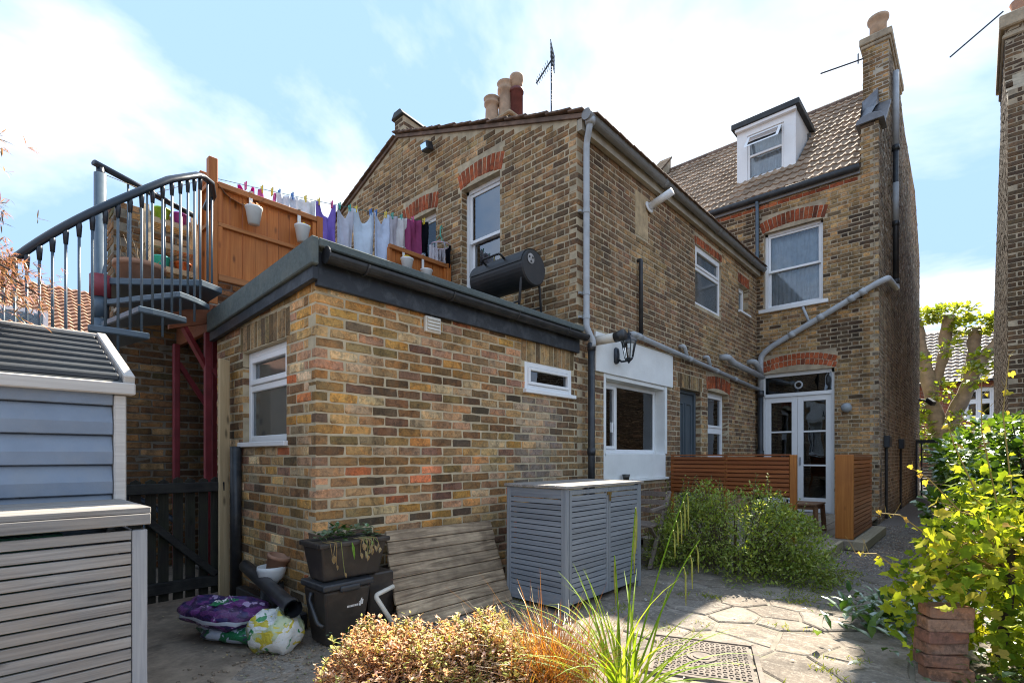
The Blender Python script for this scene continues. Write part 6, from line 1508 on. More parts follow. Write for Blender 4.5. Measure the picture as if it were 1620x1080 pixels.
# compost sacks
def bag_mat(name, base, marks, edge):
    m, nt, N, L, b = node_mat(name); p = wpos(nt, (1,1,1))
    n1 = noise(nt, p, 7, 2, 0.4, 0.8); n2 = noise(nt, wpos(nt,(1.3,0.8,1.6)), 11, 2, 0.4, 1.0); n3 = noise(nt, p, 16, 2)
    cc = mixc(nt, ramp(nt, n1, [(0.47,0.0),(0.50,1.0)]), base, marks[0])
    cc = mixc(nt, ramp(nt, n2, [(0.55,0.0),(0.58,1.0)]), cc, marks[1])
    cc = mixc(nt, ramp(nt, n3, [(0.60,0.0),(0.63,1.0)]), cc, marks[2])
    cc = mixc(nt, ramp(nt, noise(nt, wpos(nt,(0.6,0.9,2.5)), 5, 2), [(0.58,0.0),(0.60,1.0)]), cc, edge)
    setin(b, 'Base Color', cc); b.inputs['Roughness'].default_value = 0.28; b.inputs['Specular IOR Level'].default_value = 0.5
    add_bump(nt, b, noise(nt, p, 22, 4, 0.6, 1.0), 0.5, 0.02); return m
SACK1 = bag_mat('purple_green_sack_print', (0.035,0.012,0.065), [(0.14,0.035,0.17),(0.03,0.02,0.10),(0.40,0.30,0.46)], (0.10,0.03,0.12))
SACK2 = bag_mat('silver_green_sack_print', (0.50,0.54,0.62), [(0.02,0.15,0.06),(0.46,0.5,0.58),(0.05,0.05,0.09)], (0.55,0.6,0.66))
SACK3 = bag_mat('white_yellow_sack_print', (0.66,0.66,0.62), [(0.45,0.50,0.30),(0.55,0.45,0.05),(0.03,0.22,0.07)], (0.68,0.68,0.66))
SACKSIDE = M('silver_sack_side', (0.50,0.53,0.60), 0.3, 0.08, 6, 0.5, 14, spec=0.5)
def sack(name, label, c, lx, ly, h, yaw, mat, pitch=0.0, seed=1, power=2.6):
    r = random.Random(seed); n, m_ = 28, 12; vs = []; fs = []
    R3 = Matrix.Rotation(yaw, 3, 'Z') @ Matrix.Rotation(pitch, 3, 'X'); ph = r.uniform(0, 6)
    for j in range(m_+1):
        v = -PI/2+PI*j/m_
        for i in range(n):
            u = 2*PI*i/n; sp_ = lambda t, k: math.copysign(abs(t)**k, t)
            x = lx*sp_(math.cos(u), 2/power)*sp_(math.cos(v), 0.55); y = ly*sp_(math.sin(u), 2/power)*sp_(math.cos(v), 0.55); z = h*sp_(math.sin(v), 0.9)
            k = 1+0.05*math.sin(5*u+ph+2*v)+0.05*math.sin(9*u-3*v+ph)+0.025*math.sin(17*u+5*v); z2 = z*(1+0.2*math.sin(3*u+ph)+0.13*math.sin(7*u+4*v)+0.08*math.sin(13*u-6*v))
            q = R3 @ Vector((x*k, y*k, z2)); vs.append(Vector(c)+q)
    for j in range(m_):
        for i in range(n): fs.append((j*n+i, j*n+(i+1) % n, (j+1)*n+(i+1) % n, (j+1)*n+i))
    mb_ = MB().add(vs, fs)
    if isinstance(mat, list): mb_.mi = [1 if k//n == 5 else 0 for k in range(len(fs))]
    return tag(mb_.build(name, mat, smooth=True), label, 'compost sack', 'compost sacks by the gate')
sack('compost_sack', 'green and silver compost sack at the bottom of the pile', (1.27,3.58,0.055), 0.18, 0.30, 0.06, 0.42, SACK2, 0.0, 3)
s_top = sack('compost_sack', 'purple and green compost sack lying on top of the silver one', (1.19,3.68,0.165), 0.18, 0.30, 0.075, 0.52, [SACK1, SACKSIDE], 0.05, 5)
s3 = sack('compost_sack', 'half-empty white and yellow compost sack slumped beside the food bin', (1.33,3.22,0.105), 0.15, 0.16, 0.115, 0.5, SACK3, 0.0, 8, 2.2)
mb = MB(); mb.tube([(1.575,4.42,0.30), (1.47,3.74,0.29), (1.375,3.09,0.265)], 0.048, 18, cap=False); mb.tube([(1.383,3.15,0.268), (1.374,3.08,0.265)], 0.056, 18, cap=False)
mb.tube([(1.575,4.42,0.30), (1.375,3.09,0.265)], 0.042, 18, cap=False); tag(mb.build('drain_pipe', BLACKPL, smooth=True), 'loose black drainpipe lying across the sacks', 'pipe')
mb = MB(); mb.box(1.545, 1.628, 3.42, 4.55, 0.0, 0.115); tag(mb.build('black_trunking', BLACKPL, bevel=0.01), 'low black trunking along the foot of the outhouse', 'trunking')
from mathutils.bvhtree import BVHTree
def lettering(ob, text, size, origin, dirx, mat, band=None):
    me = ob.data; bv = BVHTree.FromPolygons([v.co.copy() for v in me.vertices], [tuple(p.vertices) for p in me.polygons])
    cu = bpy.data.curves.new('t', 'FONT'); cu.body = text; cu.size = size; cu.align_x = 'CENTER'; cu.align_y = 'CENTER'
    to = bpy.data.objects.new('t', cu); tm = bpy.data.meshes.new_from_object(to); bpy.data.objects.remove(to)
    dx = Vector(dirx).normalized(); dy = Vector((-dx.y, dx.x, 0)); o_ = Vector(origin)
    def drop(p, off):
        h = bv.ray_cast(Vector((p.x, p.y, 2.0)), Vector((0, 0, -1)))
        return (h[0]+h[1].normalized()*(off if h[1].z > 0 else -off)) if h[0] is not None else Vector((p.x, p.y, 0.26))
    if band:
        L2, W2 = band; vs = []; fs = []; n = 16
        for i in range(n+1):
            for j in range(5): vs.append(drop(o_+dx*(L2*(i/n-0.5))+dy*(W2*(j/4-0.5)), 0.003))
        for i in range(n):
            for j in range(4): q = i*5+j; fs.append((q, q+5, q+6, q+1))
        MB().add(vs, fs).build('printed_band', M('green_print', (0.02,0.17,0.07), 0.3, 0.1), ob, smooth=True)
    vs = [drop(o_+dx*v.co.x+dy*v.co.y, 0.0065) for v in tm.vertices]; fs = [tuple(p.vertices) for p in tm.polygons]
    MB().add(vs, fs).build('lettering', POTW, ob)
lettering(s_top, 'PEAT FREE', 0.042, (1.20,3.65,0), (0.92,0.38,0), POTW, (0.25, 0.07))
bw_ = thing('white_bowl', 'white glazed bowl holding a broken terracotta pot by the outhouse wall', 'bowl', (1.52, 3.80, 0.28))
mb = MB(); mb.lathe((1.535, 3.80, 0.272), [(0.045,0),(0.05,0.008),(0.085,0.045),(0.10,0.10),(0.097,0.125),(0.09,0.125),(0.085,0.06)], 22); mb.build('bowl', POTW, bw_, smooth=True)
mb = MB(); mb.lathe((1.545, 3.79, 0.345), [(0.055,0),(0.075,0.11),(0.082,0.11),(0.082,0.135),(0.066,0.135),(0.06,0.05)], 16, axis=(0.25,-0.2,1)); mb.build('broken_pot', TERRA, bw_, smooth=True)
mb = MB(); mb.lathe((1.54, 3.80, 0.0), [(0.10,0),(0.075,0.27),(0.0,0.271)], 18); tag(mb.build('upturned_pot', BLACKPL, smooth=True), 'upturned black pot under the white bowl', 'pot')

# ================================================================== DECK, CEDAR SCREENS, TABLE, CHAIR
rng = random.Random(71)
dk = thing('timber_deck', 'low grey timber deck in front of the french doors', 'deck', (8, 2, 0))
y = 1.30
while y < 3.22:
    m2 = MB(); m2.box(6.15, 11.05, y, y+0.138, 0.085, 0.115+rng.uniform(-.002,.002)); m2.build('deck_board', W_DECK_X, dk, bevel=0.004); y += 0.145
mb = MB(); mb.box(6.15, 7.64, 1.255, 1.298, -0.01, 0.118); mb.build('edge_board', W_DECK_EDGE, dk, bevel=0.004)
mb = MB(); mb.box(6.10, 6.148, 1.255, 3.25, -0.01, 0.116); mb.build('edge_board', W_DECK_EDGE, dk, bevel=0.004)
mb = MB(); mb.box(7.66, 9.6, 1.02, 1.165, 0.0, 0.118); mb.build('step_sleeper', W_DECK_EDGE, dk, bevel=0.006)
mb = MB(); mb.box(7.66, 9.6, 1.166, 1.297, 0.0, 0.116); mb.build('step_sleeper', W_DECK_X, dk, bevel=0.006)
cs = thing('cedar_screen', 'low red cedar slat screen with gaps behind the green bush', 'screen', (7.0, 2.4, 0.1))
for i in range(9):
    z = 0.70+i*0.056
    for (ya, yb_) in ((1.72, 2.50), (2.502, 3.28)):
        m2 = MB(); m2.box(6.985, 7.004, ya, yb_, z, z+0.040); m2.build('slat', W_CEDAR_Y, cs, bevel=0.002)
        m2 = MB(); m2.box(7.028, 7.046, ya, yb_, z-0.024, z+0.012); m2.build('slat', W_CEDAR_Y, cs, bevel=0.002)
for yy in (1.66, 2.48, 3.24):
    m2 = MB(); m2.box(7.005, 7.027, yy+0.004, yy+0.05, 0.10, 1.20) if yy != 1.66 else m2.box(6.975, 7.05, 1.645, 1.715, 0.10, 1.215); m2.build('post', W_CEDAR_Z, cs, bevel=0.003)
mb = MB(); mb.box(6.98, 7.05, 1.717, 3.28, 1.203, 1.222); mb.build('cap_rail', W_CEDAR_Y, cs, bevel=0.003)
c2 = thing('cedar_side_screen', 'orange cedar screen with a broad end post beside the french doors', 'screen', (8.5, 1.28, 0.12))
mb = MB(); mb.box(7.80, 7.835, 1.172, 1.375, 0.119, 1.215); mb.build('end_post', W_CEDAR_Z, c2, bevel=0.003)
for i in range(19):
    z = 0.135+i*0.0565
    for yy in (1.174, 1.355):
        m2 = MB(); m2.box(7.836, 9.38, yy, yy+0.018, z, z+0.047); m2.build('slat', W_CEDAR_X, c2)
for xx in (8.58, 9.33):
    m2 = MB(); m2.box(xx, xx+0.05, 1.193, 1.354, 0.119, 1.20); m2.build('post', W_CEDAR_Z, c2)
mb = MB(); mb.box(7.836, 9.385, 1.172, 1.375, 1.204, 1.222); mb.build('cap_rail', W_CEDAR_X, c2)
tb = thing('side_table', 'small brown teak side table on the deck', 'table', (8.25, 1.9, 0.115))
for i in range(5):
    m2 = MB(); m2.box(7.98, 8.52, 1.62+i*0.094, 1.62+i*0.094+0.09, 0.505, 0.53); m2.build('top_slat', W_TEAK_X, tb, bevel=0.003)
mb = MB(); mb.box(8.02, 8.48, 1.65, 1.67, 0.45, 0.504); mb.box(8.02, 8.48, 2.03, 2.05, 0.45, 0.504); mb.box(8.02, 8.04, 1.67, 2.03, 0.45, 0.504); mb.build('apron', W_TEAK_X, tb)
for (x, y) in ((8.02,1.65),(8.46,1.65),(8.02,2.03),(8.46,2.03)):
    m2 = MB(); dx_, dy_ = (-.02 if x < 8.2 else .02), (-.02 if y < 1.8 else .02); m2.beam((x+dx_,y+dy_,0.116), (x,y,0.50), 0.045, 0.045); m2.build('leg', W_TEAK_X, tb)
mb = MB(); mb.lathe((8.10, 1.98, 0.531), [(0.05,0),(0.055,0.045),(0.046,0.045),(0.042,0.01)], 18); tag(mb.build('ashtray', glass_mat('clear_glass', (0.8,0.85,0.85), 1.5), smooth=True), 'small glass ashtray on the teak side table', 'ashtray')
fc = thing('folding_chair', 'weathered folding garden chair half hidden behind the slatted store', 'chair', (5.2, 2.75, 0))
W_CHAIR = wood_mat('weathered_chair', (0.13,0.10,0.085), (0.26,0.21,0.175), 0, 0.8, knots=False)
for yy in (2.56, 2.95):
    m2 = MB(); m2.beam((4.95,yy,0.0), (5.42,yy,0.80), 0.022, 0.042, up=(0,1,0)); m2.build('leg', W_CHAIR, fc)
    m2 = MB(); m2.beam((5.45,yy+0.025,0.0), (4.98,yy+0.025,0.46), 0.022, 0.042, up=(0,1,0)); m2.build('leg', W_CHAIR, fc)
for i in range(6):
    m2 = MB(); m2.box(4.93+i*0.068, 4.93+i*0.068+0.058, 2.55, 2.98, 0.44, 0.458); m2.build('seat_slat', W_CHAIR, fc)
for z, xx in ((0.56,5.285),(0.65,5.34),(0.74,5.39)):
    m2 = MB(); m2.box(xx, xx+0.016, 2.55, 2.97, z, z+0.055); m2.build('back_slat', W_CHAIR, fc)
for yy in (2.53, 3.0):
    m2 = MB(); m2.beam((4.92,yy,0.62), (5.33,yy,0.66), 0.03, 0.025); m2.build('armrest', W_CHAIR, fc)
mb = MB(); mb.lathe((5.62,3.18,0.0), [(0.10,0),(0.13,0.5),(0.14,0.52),(0.13,0.54)], 18); tag(mb.build('water_butt', M('dark_green_butt', (0.012,0.03,0.03), 0.4), smooth=True), 'dark green tub behind the folding chair', 'tub')
mb = MB(); mb.lathe((5.66,3.25,0.90), [(0.035,0),(0.05,0.07),(0.045,0.07),(0.03,0.01)], 16); tag(mb.build('sill_mug', M('dark_mug', (0.06,0.055,0.05), 0.4), smooth=True), 'dark mug standing on the white window ledge', 'mug')

# ================================================================== DRAIN COVER, BRICK STACK, FENCES, PASSAGE GATE
dc = thing('drain_cover', 'square cast drain cover with a raised grid set in the paving', 'drain cover', (2.95, 1.25, 0))
DCM = M('rusty_cast_iron', (0.17,0.14,0.115), 0.8, 0.35, 20, 0.5, 90, dirt=0.5, dirtc=(0.28,0.24,0.2), dscale=8)
cen = Vector((2.97, 1.20, 0.006)); e1 = Vector((0.93, 0.37, 0)).normalized(); e2 = Vector((-e1.y, e1.x, 0)); hs = 0.27
mb = MB(); mb.hexa([cen+e1*a+e2*b+Vector((0,0,c)) for c in (-0.02, 0.003) for a, b in ((-hs,-hs),(hs,-hs),(hs,hs),(-hs,hs))]); mb.build('plate', DCM, dc)
mb = MB(); h2 = hs+0.032
for (p_, q_) in (((-h2,-h2),(h2,-h2)), ((h2,-h2),(h2,h2)), ((h2,h2),(-h2,h2)), ((-h2,h2),(-h2,-h2))): mb.beam(cen+e1*p_[0]+e2*p_[1]+Vector((0,0,-.004)), cen+e1*q_[0]+e2*q_[1]+Vector((0,0,-.004)), 0.026, 0.022)
mb.build('frame', DCM, dc)
mb = MB()
for i in range(17):
    for j in range(17):
        c = cen+e1*((i-8)*0.0305)+e2*((j-8)*0.0305)
        if (i-8)**2+(j-8)**2 < 9: continue
        r = 0.0105; aa, bb = (e1, e2) if (i+j) % 2 else (e2, e1)
        mb.hexa([c+aa*p_+bb*q_+Vector((0,0,h)) for h in (0.002, 0.010) for p_, q_ in ((-r,-r*.55),(r,-r*.55),(r,r*.55),(-r,r*.55))])
o = mb.build('raised_grid', DCM, dc); o['kind'] = 'stuff'
mb = MB(); mb.lathe(cen+Vector((0,0,0.003)), [(0.085,0),(0.085,0.008),(0.07,0.008),(0.07,0.004),(0.05,0.004),(0.05,0.009),(0.0,0.009)], 22, cap=False); mb.build('boss', DCM, dc)
pal_stackb = [(0.36,0.20,0.14),(0.33,0.18,0.13),(0.38,0.23,0.17),(0.30,0.15,0.11),(0.40,0.24,0.17)]
for k in range(6):
    z = 0.03+k*0.068; me, w0 = brick_mesh(0.215, rng, B_OBJ)
    vs, fs = brick_shape(0.215, 0.065, 0.1025, random.Random(200+k), True, 0.002)
    vs2 = [Vector((v[0], v[1]-0.051, v[2])) for v in vs]; n = 12; fs2 = fs+[tuple(range(n-1,-1,-1))]
    o = MB().add(vs2, fs2).build('loose_brick', B_OBJ); o.color = (*pal_stackb[k % 5], 1)
    o.matrix_basis = Matrix.Translation((3.60+rng.uniform(-.02,.02), 0.13+rng.uniform(-.015,.015), z)) @ Matrix.Rotation(-0.95+rng.uniform(-.18,.18), 4, 'Z') @ Matrix.Rotation(rng.uniform(-.03,.03), 4, 'Y')
    tag(o, '%s pink clay brick in the small stack beneath the vine' % ('lowest','second lowest','third lowest','third highest','second highest','topmost')[k], 'brick', 'stacked loose bricks')
bf_ = thing('boundary_fence', 'mossy black boundary fence behind the vine', 'fence', (7, -0.55, 0))
x = 3.6
while x < 10.9:
    m2 = MB(); zt_ = 1.50+0.01*rng.uniform(-1,1); m2.box(x, x+0.142, -0.60+rng.uniform(0,.008), -0.58, 0.0, zt_); m2.build('board', W_DARK_Z, bf_); x += 0.147
for x in (5.6, 7.4, 9.2):
    m2 = MB(); m2.box(x, x+0.09, -0.578, -0.49, 0.0, 1.62); m2.build('post', W_DARK_Z, bf_, bevel=0.006)
for z in (0.45, 1.30):
    m2 = MB(); m2.box(3.6, 10.9, -0.579, -0.53, z, z+0.07) if False else m2.box(3.6, 5.598, -0.579, -0.53, z, z+0.07); m2.build('rail', W_DARK_X, bf_)
    m2 = MB(); m2.box(5.692, 7.398, -0.579, -0.53, z, z+0.07); m2.build('rail', W_DARK_X, bf_)
mb = MB(); mb.box(3.6, 10.9, -0.63, -0.55, 1.515, 1.55); mb.build('mossy_cap', M('moss', (0.16,0.16,0.09), 0.95, 0.4, 20, 0.9, 60, dirt=0.5), bf_, bevel=0.008)
pg = thing('passage_gate', 'slatted timber gate with black posts closing the side passage', 'gate', (18.5, 0.6, 0))
for z in np.arange(0.08, 1.46, 0.085):
    m2 = MB(); m2.box(18.50, 18.52, -0.05, 1.12, z, z+0.06); m2.build('slat', W_DECK_EDGE, pg)
for y in (1.13, 1.24):
    m2 = MB(); m2.box(18.45, 18.53, y-0.0, y+0.045, 0, 1.56); m2.build('post', BLACKPL, pg)
mb = MB(); mb.box(18.42, 18.54, -0.2, 1.285, 1.561, 1.66); mb.build('head_beam', BLACKPL, pg)
# security camera on the flank corner
sv = thing('security_camera', 'small black camera on the far corner of the flank wall', 'camera', (19.6, 1.2, 2.8))
mb = MB(); mb.tube([(19.5,1.28,2.9),(19.5,1.10,2.85)], 0.03, 8); mb.build('arm', BLACKPL, sv)
mb = MB(); mb.beam((19.45,1.08,2.88), (19.3,0.92,2.72), 0.14, 0.14); mb.build('body', BLACKPL, sv, bevel=0.02)

# ================================================================== BACKGROUND
rng = random.Random(81)
REDBR = palette([(10,(0.34,0.10,0.055)),(6,(0.28,0.085,0.05)),(4,(0.38,0.13,0.07))], 0.15)
sh_ = thing('street_house', 'red brick house with a white window across the street', 'house', (36, 0, 0))
WX = Wall(36.0, 9.0, 0, -1, 16.0)
yw0, yw1 = 9.0-0.55, 9.0+0.85
wz = (9.0-0.50, 9.0+0.68, 3.15, 4.75); wz2 = (9.0-4.6, 9.0-3.0, 3.15, 4.75)
mb = MB(); panel(mb, WX, 0, 16, 0, 5.2, [wz, wz2], reveal=0.2); mb.build('wall', M('red_brick_mortar', (0.30,0.24,0.19), 0.9), sh_)
put_bricks(sh_, lay(WX, 5.5, 12.0, 0.6, 5.2, [wz, wz2], REDBR, rng), B_OBJ, B_ATT, rng, 0, name='red_brick')
casement(sh_, WX, *wz, 0.05, (1.4, 1), (1, 1), t=0.12, sash=0.06, label='white four-light window'); room(WX, sh_, *wz, -0.2)
casement(sh_, WX, *wz2, 0.05, (1.4, 1), (1, 1), t=0.12, sash=0.06); room(WX, sh_, *wz2, -0.2)
def tile_roof(parent, O, ax, up, nrm_, width, length, gw, gl, mat, name='roof_tiles'):
    O, ax, up, nrm_ = map(Vector, (O, ax, up, nrm_)); m_ = MB(); n = int(width/gw); r_ = int(length/gl)
    for r in range(r_):
        for c in range(n):
            b = O+ax*(c*gw)+up*(r*gl); h = 0.055
            vs = [b+nrm_*h, b+ax*(gw*0.5)+nrm_*(h+0.07), b+ax*gw+nrm_*h, b+up*gl*1.05, b+ax*(gw*0.5)+up*gl*1.05+nrm_*0.05, b+ax*gw+up*gl*1.05, b-nrm_*0.02, b+ax*gw*0.5+nrm_*0.03, b+ax*gw-nrm_*0.02]
            m_.add(vs, [(0,1,4,3),(1,2,5,4),(6,7,1,0),(7,8,2,1)])
    o = m_.build(name, mat, parent); o['kind'] = 'stuff'; return o
pz = math.radians(38); S2 = Vector((math.cos(pz),0,math.sin(pz))); N2 = Vector((-math.sin(pz),0,math.cos(pz)))
TILE_FAR = M('far_tile', (0.30,0.245,0.20), 0.6, 0.2, 3, 0.2, 20, spec=0.5)
tile_roof(sh_, (35.6, 7.0, 5.2), (0,-1,0), S2, N2, 13, 6.0, 0.30, 0.36, TILE_FAR)
mb = MB(); mb.add([(35.6,9,5.15),(35.6,-7,5.15),(35.6+6*S2.x,-7,5.15+6*S2.z),(35.6+6*S2.x,9,5.15+6*S2.z)], [(0,1,2,3)]); mb.build('roof', TILE_FAR, sh_)
mb = MB(); mb.tube([(35.5,9,5.12),(35.5,-7,5.12)], 0.09, 8); mb.build('gutter', BLACKPL, sh_)
mb = MB(); mb.box(38.5,39.4,4.2,5.0,6.0,10.2); ck = mb.build('chimney', M('red_chimney', (0.28,0.10,0.06), 0.9), sh_)
mb = MB(); mb.lathe((38.9,4.6,10.2), [(0.2,0),(0.17,0.6),(0.22,0.7),(0.2,0.75)], 12); mb.build('chimney_pot', TERRA, ck)
mb = MB(); mb.tube([(35.8,4.3,5.0),(35.8,4.3,0.0)], 0.09, 8); mb.build('downpipe', BLACKPL, sh_)

# neighbour's roof far beyond the stair
fr = thing('distant_house', 'distant brown tiled roof seen between the stair balusters', 'house', (2, 22, 0))
BRTILE = M('brown_plain_tile', (0.36,0.21,0.14), 0.75, 0.2, 3, 0.3, 20, dirt=0.2)
mb = MB(); mb.box(-12, 4.0, 20.0, 28, 0, 4.6); mb.build('wall', MORTAR_G, fr)
pz = math.radians(36); S3 = Vector((0,math.cos(pz),math.sin(pz))); N3 = Vector((0,-math.sin(pz),math.cos(pz)))
mb = MB(); mb.add([(-12.3,19.7,4.45),(4.3,19.7,4.45),(4.3,19.7+4.2*S3.y,4.45+4.2*S3.z),(-12.3,19.7+4.2*S3.y,4.45+4.2*S3.z)], [(0,1,2,3)]); mb.build('roof', BRTILE, fr)
tile_roof(fr, (-6, 19.7, 4.5), (1,0,0), S3, N3, 10.2, 4.2, 0.22, 0.26, BRTILE)
mb = MB(); mb.box(0.35,1.75,20.4,21.0,4.7,5.5); sk = mb.build('roof_window', UPVC, fr)
mb = MB(); mb.box(0.47,1.63,20.38,20.40,4.8,5.38); mb.build('pane', GLASS, sk)

# pollarded street tree
BARK = M('plane_bark', (0.24,0.185,0.135), 0.95, 0.35, 4, 0.8, 18, dirt=0.5, dirtc=(0.11,0.085,0.065), dscale=1.6)
BARK_DK = M('dark_bark', (0.07,0.052,0.04), 0.95, 0.3, 9, 0.8, 50)
L_POLL = leaf_mat('lime_new_leaf', (0.16,0.23,0.03), (0.30,0.36,0.05), (0.40,0.42,0.08), 0.5)
pt = thing('pollarded_tree', 'pollarded plane tree with knuckled stubs and fresh leaves in the street', 'tree', (24.5, 0.75, 0))
def limb(m_, pts, r):
    P = [Vector(p) for p in pts]; out = []; rr = []
    for i in range(len(P)-1):
        for k in range(4):
            t = k/4; out.append(P[i].lerp(P[i+1], t)+Vector((rng.uniform(-.04,.04), rng.uniform(-.04,.04), 0))*0.8); rr.append((r[i]*(1-t)+r[i+1]*t)*rng.uniform(0.85,1.2)*LS)
    out.append(P[-1]); rr.append(r[-1]*LS); m_.tube(out, rr, 12)
TX = 24.5; LS = 0.52
def tp_(px, py, dx=0.0):
    # street tree plane X = TX, picture column -> Y, row -> Z
    r = (px-810)/800; c_, s_ = math.cos(YAW), math.sin(YAW); d = TX/(c_+s_*r)
    return (TX+dx, (s_-c_*r)*d, 1.2+(721-py)/800*d)
T0 = (TX, 0.95, 0.0)
mb = MB()
limb(mb, [T0, (TX,0.95,1.5), (TX,0.88,2.3)], [0.85,0.75,0.62])
knobs = []
for path, rad in (([(TX,0.95,2.6),(TX,1.25,4.2),(TX,1.32,5.4),(TX-.1,1.55,7.2),(TX-.1,1.75,8.2)], [0.55,0.45,0.40,0.34,0.42]),
                  ([(TX,1.25,4.6),(TX+.2,0.95,6.2),(TX+.2,0.75,8.3)], [0.34,0.30,0.36]),
                  ([(TX,0.85,2.6),(TX-.1,0.35,4.4),(TX-.1,0.05,5.6),(TX,-0.45,6.6),(TX,-0.95,7.6)], [0.5,0.45,0.40,0.32,0.36]),
                  ([(TX,0.25,5.0),(TX+.2,0.12,6.2),(TX+.2,0.05,7.5)], [0.34,0.30,0.36]),
                  ([(TX,1.4,3.6),(TX-.2,2.0,4.6),(TX-.2,2.6,5.8),(TX-.2,2.7,7.2)], [0.34,0.28,0.26,0.30])):
    path = [(x_t, y_t, z_t*.77) for x_t, y_t, z_t in path]; limb(mb, path, rad); knobs.append(Vector(path[-1]))
mb.build('trunk', BARK, pt, smooth=True)
mb = MB()
def scatter(m_, c, rx, ry, rz_, n, l0, l1, wr=0.55, drop=0.0):
    for i in range(n):
        v = Vector((rng.gauss(0,1), rng.gauss(0,1), rng.gauss(0,1))).normalized()*rng.uniform(0.4,1.0)**0.6
        p = Vector(c)+Vector((v.x*rx, v.y*ry, v.z*rz_)); d = (v+Vector((rng.uniform(-.7,.7), rng.uniform(-.7,.7), rng.uniform(-.4,.7)-drop)))
        l = rng.uniform(l0, l1); leaf_quad(m_, p, d, (rng.uniform(-.4,.4), rng.uniform(-.4,.4), 1), l, l*wr)
for k in knobs: scatter(mb, k+Vector((0,0,0.1)), 0.6, 0.85, 0.28, 420, 0.10, 0.22, 0.7)
for (y, z, n, s) in ((1.75,3.6,130,0.5),(1.7,2.7,200,0.6),(1.5,1.9,160,0.5),(0.4,3.1,110,0.4),(0.9,4.6,90,0.35),(2.3,5.0,160,0.5),(-0.2,5.9,110,0.4),(0.1,5.2,90,0.4),(1.55,6.0,50,0.3),(0.7,6.6,60,0.3),(2.5,4.3,140,0.5)):
    scatter(mb, (TX-0.45, y, z*.77), 0.35, s, s, n, 0.12, 0.24, 0.7)
mb.build('crown', L_POLL, pt)

# ================================================================== PLANTS
rng = random.Random(91)
L_BUSH = leaf_mat('small_green_leaf', (0.15,0.22,0.035), (0.30,0.37,0.075), (0.46,0.48,0.16), 0.3, 0.5, 0.03)
bush = thing('green_bush', 'rounded bush of tiny green leaves in front of the cedar screen', 'bush', (5.5, 1.9, 0))
lob = []
for i in range(70):
    a = rng.uniform(0, 2*PI); e = rng.uniform(0.0, 1.0); rr = math.sqrt(rng.random())
    x = 5.55+0.62*rr*math.cos(a); y = 1.90+0.82*rr*math.sin(a); h = 0.92*math.sqrt(max(0.02, 1-(rr*0.98)**2)); lob.append((x, y, h*rng.uniform(0.82, 1.06)))
mb = MB(); stems = MB()
for (x, y, h) in lob:
    base = Vector((5.55+(x-5.55)*0.4, 1.9+(y-1.9)*0.4, 0)); top = Vector((x, y, h)); stems.tube([base, base.lerp(top,0.6)+Vector((0,0,0.1)), top], [0.009,0.006,0.003], 4)
    scatter(mb, (x, y, h*0.90), 0.15, 0.15, 0.13, 95, 0.024, 0.05, 0.45)
    scatter(mb, (x+(x-5.55)*0.12, y+(y-1.9)*0.12, h*0.5), 0.17, 0.17, 0.30, 120, 0.024, 0.05, 0.45)
    scatter(mb, (x+(x-5.55)*0.15, y+(y-1.9)*0.15, h*0.2), 0.17, 0.17, 0.15, 60, 0.024, 0.05, 0.45)
    if rng.random() < 0.75:
        q = top; d = Vector(((x-5.55)*0.3+rng.uniform(-.2,.2), (y-1.9)*0.3+rng.uniform(-.2,.2), 0.6)).normalized()
        L_ = rng.uniform(0.08, 0.24); tip = q+d*L_+Vector((0,0,-0.03)); stems.tube([q, q+d*L_*0.6, tip], [0.003,0.0025,0.0015], 4)
        for k in range(10):
            pp_ = q.lerp(tip, k/9); leaf_quad(mb, pp_, (rng.uniform(-1,1), rng.uniform(-1,1), rng.uniform(-.2,.6)), (0,0,1), rng.uniform(.02,.04), .014)
mb.build('foliage', L_BUSH, bush); stems.build('stems', M('bush_stem', (0.12,0.09,0.05)), bush)
# sprawling shrub seen against the window and screen
b2 = thing('wispy_shrub', 'loose wispy shrub growing left of the green bush by the screen', 'bush', (5.9, 2.85, 0))
mb = MB(); stems = MB()
for i in range(34):
    b0 = Vector((6.0+rng.uniform(-.35,.4), 2.75+rng.uniform(-.35,.35), 0)); tip = b0+Vector((rng.uniform(-.3,.3), rng.uniform(-.3,.2), rng.uniform(.5,1.0))); mid_ = b0.lerp(tip,.5)+Vector((rng.uniform(-.06,.06), rng.uniform(-.06,.06), .05)); stems.tube([b0, mid_, tip], [.006,.004,.002], 4)
    for k in range(34):
        t = rng.uniform(.2,1); p = (b0*(1-t)**2+mid_*2*t*(1-t)+tip*t*t); leaf_quad(mb, p, (rng.uniform(-1,1), rng.uniform(-1,1), rng.uniform(-.3,.6)), (0,0,1), rng.uniform(.022,.045), .018)
mb.build('foliage', L_BUSH, b2); stems.build('stems', M('shrub_stem', (0.12,0.09,0.05)), b2)

# grape vine: single lobed leaves
def vine_leaf_mesh(mat, seed):
    r = random.Random(seed); ang = [0, 28, 50, 78, 105, 140, 165]; rad = [1.0, 0.62, 0.86, 0.56, 0.72, 0.50, 0.30]
    pts = []
    for a, q in zip(ang, rad): pts.append((a, q*r.uniform(.92,1.08)))
    ring = [(math.radians(-a), q) for a, q in reversed(pts)]+[(math.radians(a), q) for a, q in pts[1:]]
    vs = [(0, 0, 0)]; fs = []
    for a, q in ring: vs.append((q*math.sin(a), q*math.cos(a), 0.26*q*abs(math.sin(a))-0.30*q*q*max(0,math.cos(a))+r.uniform(-.07,.07)))
    n = len(ring)
    for i in range(n-1): fs.append((0, i+2, i+1))
    me = bpy.data.meshes.new('vine_leaf'); me.from_pydata(vs, [], fs); me.materials.append(mat); me.polygons.foreach_set('use_smooth', [True]*len(fs)); me.update(); return me
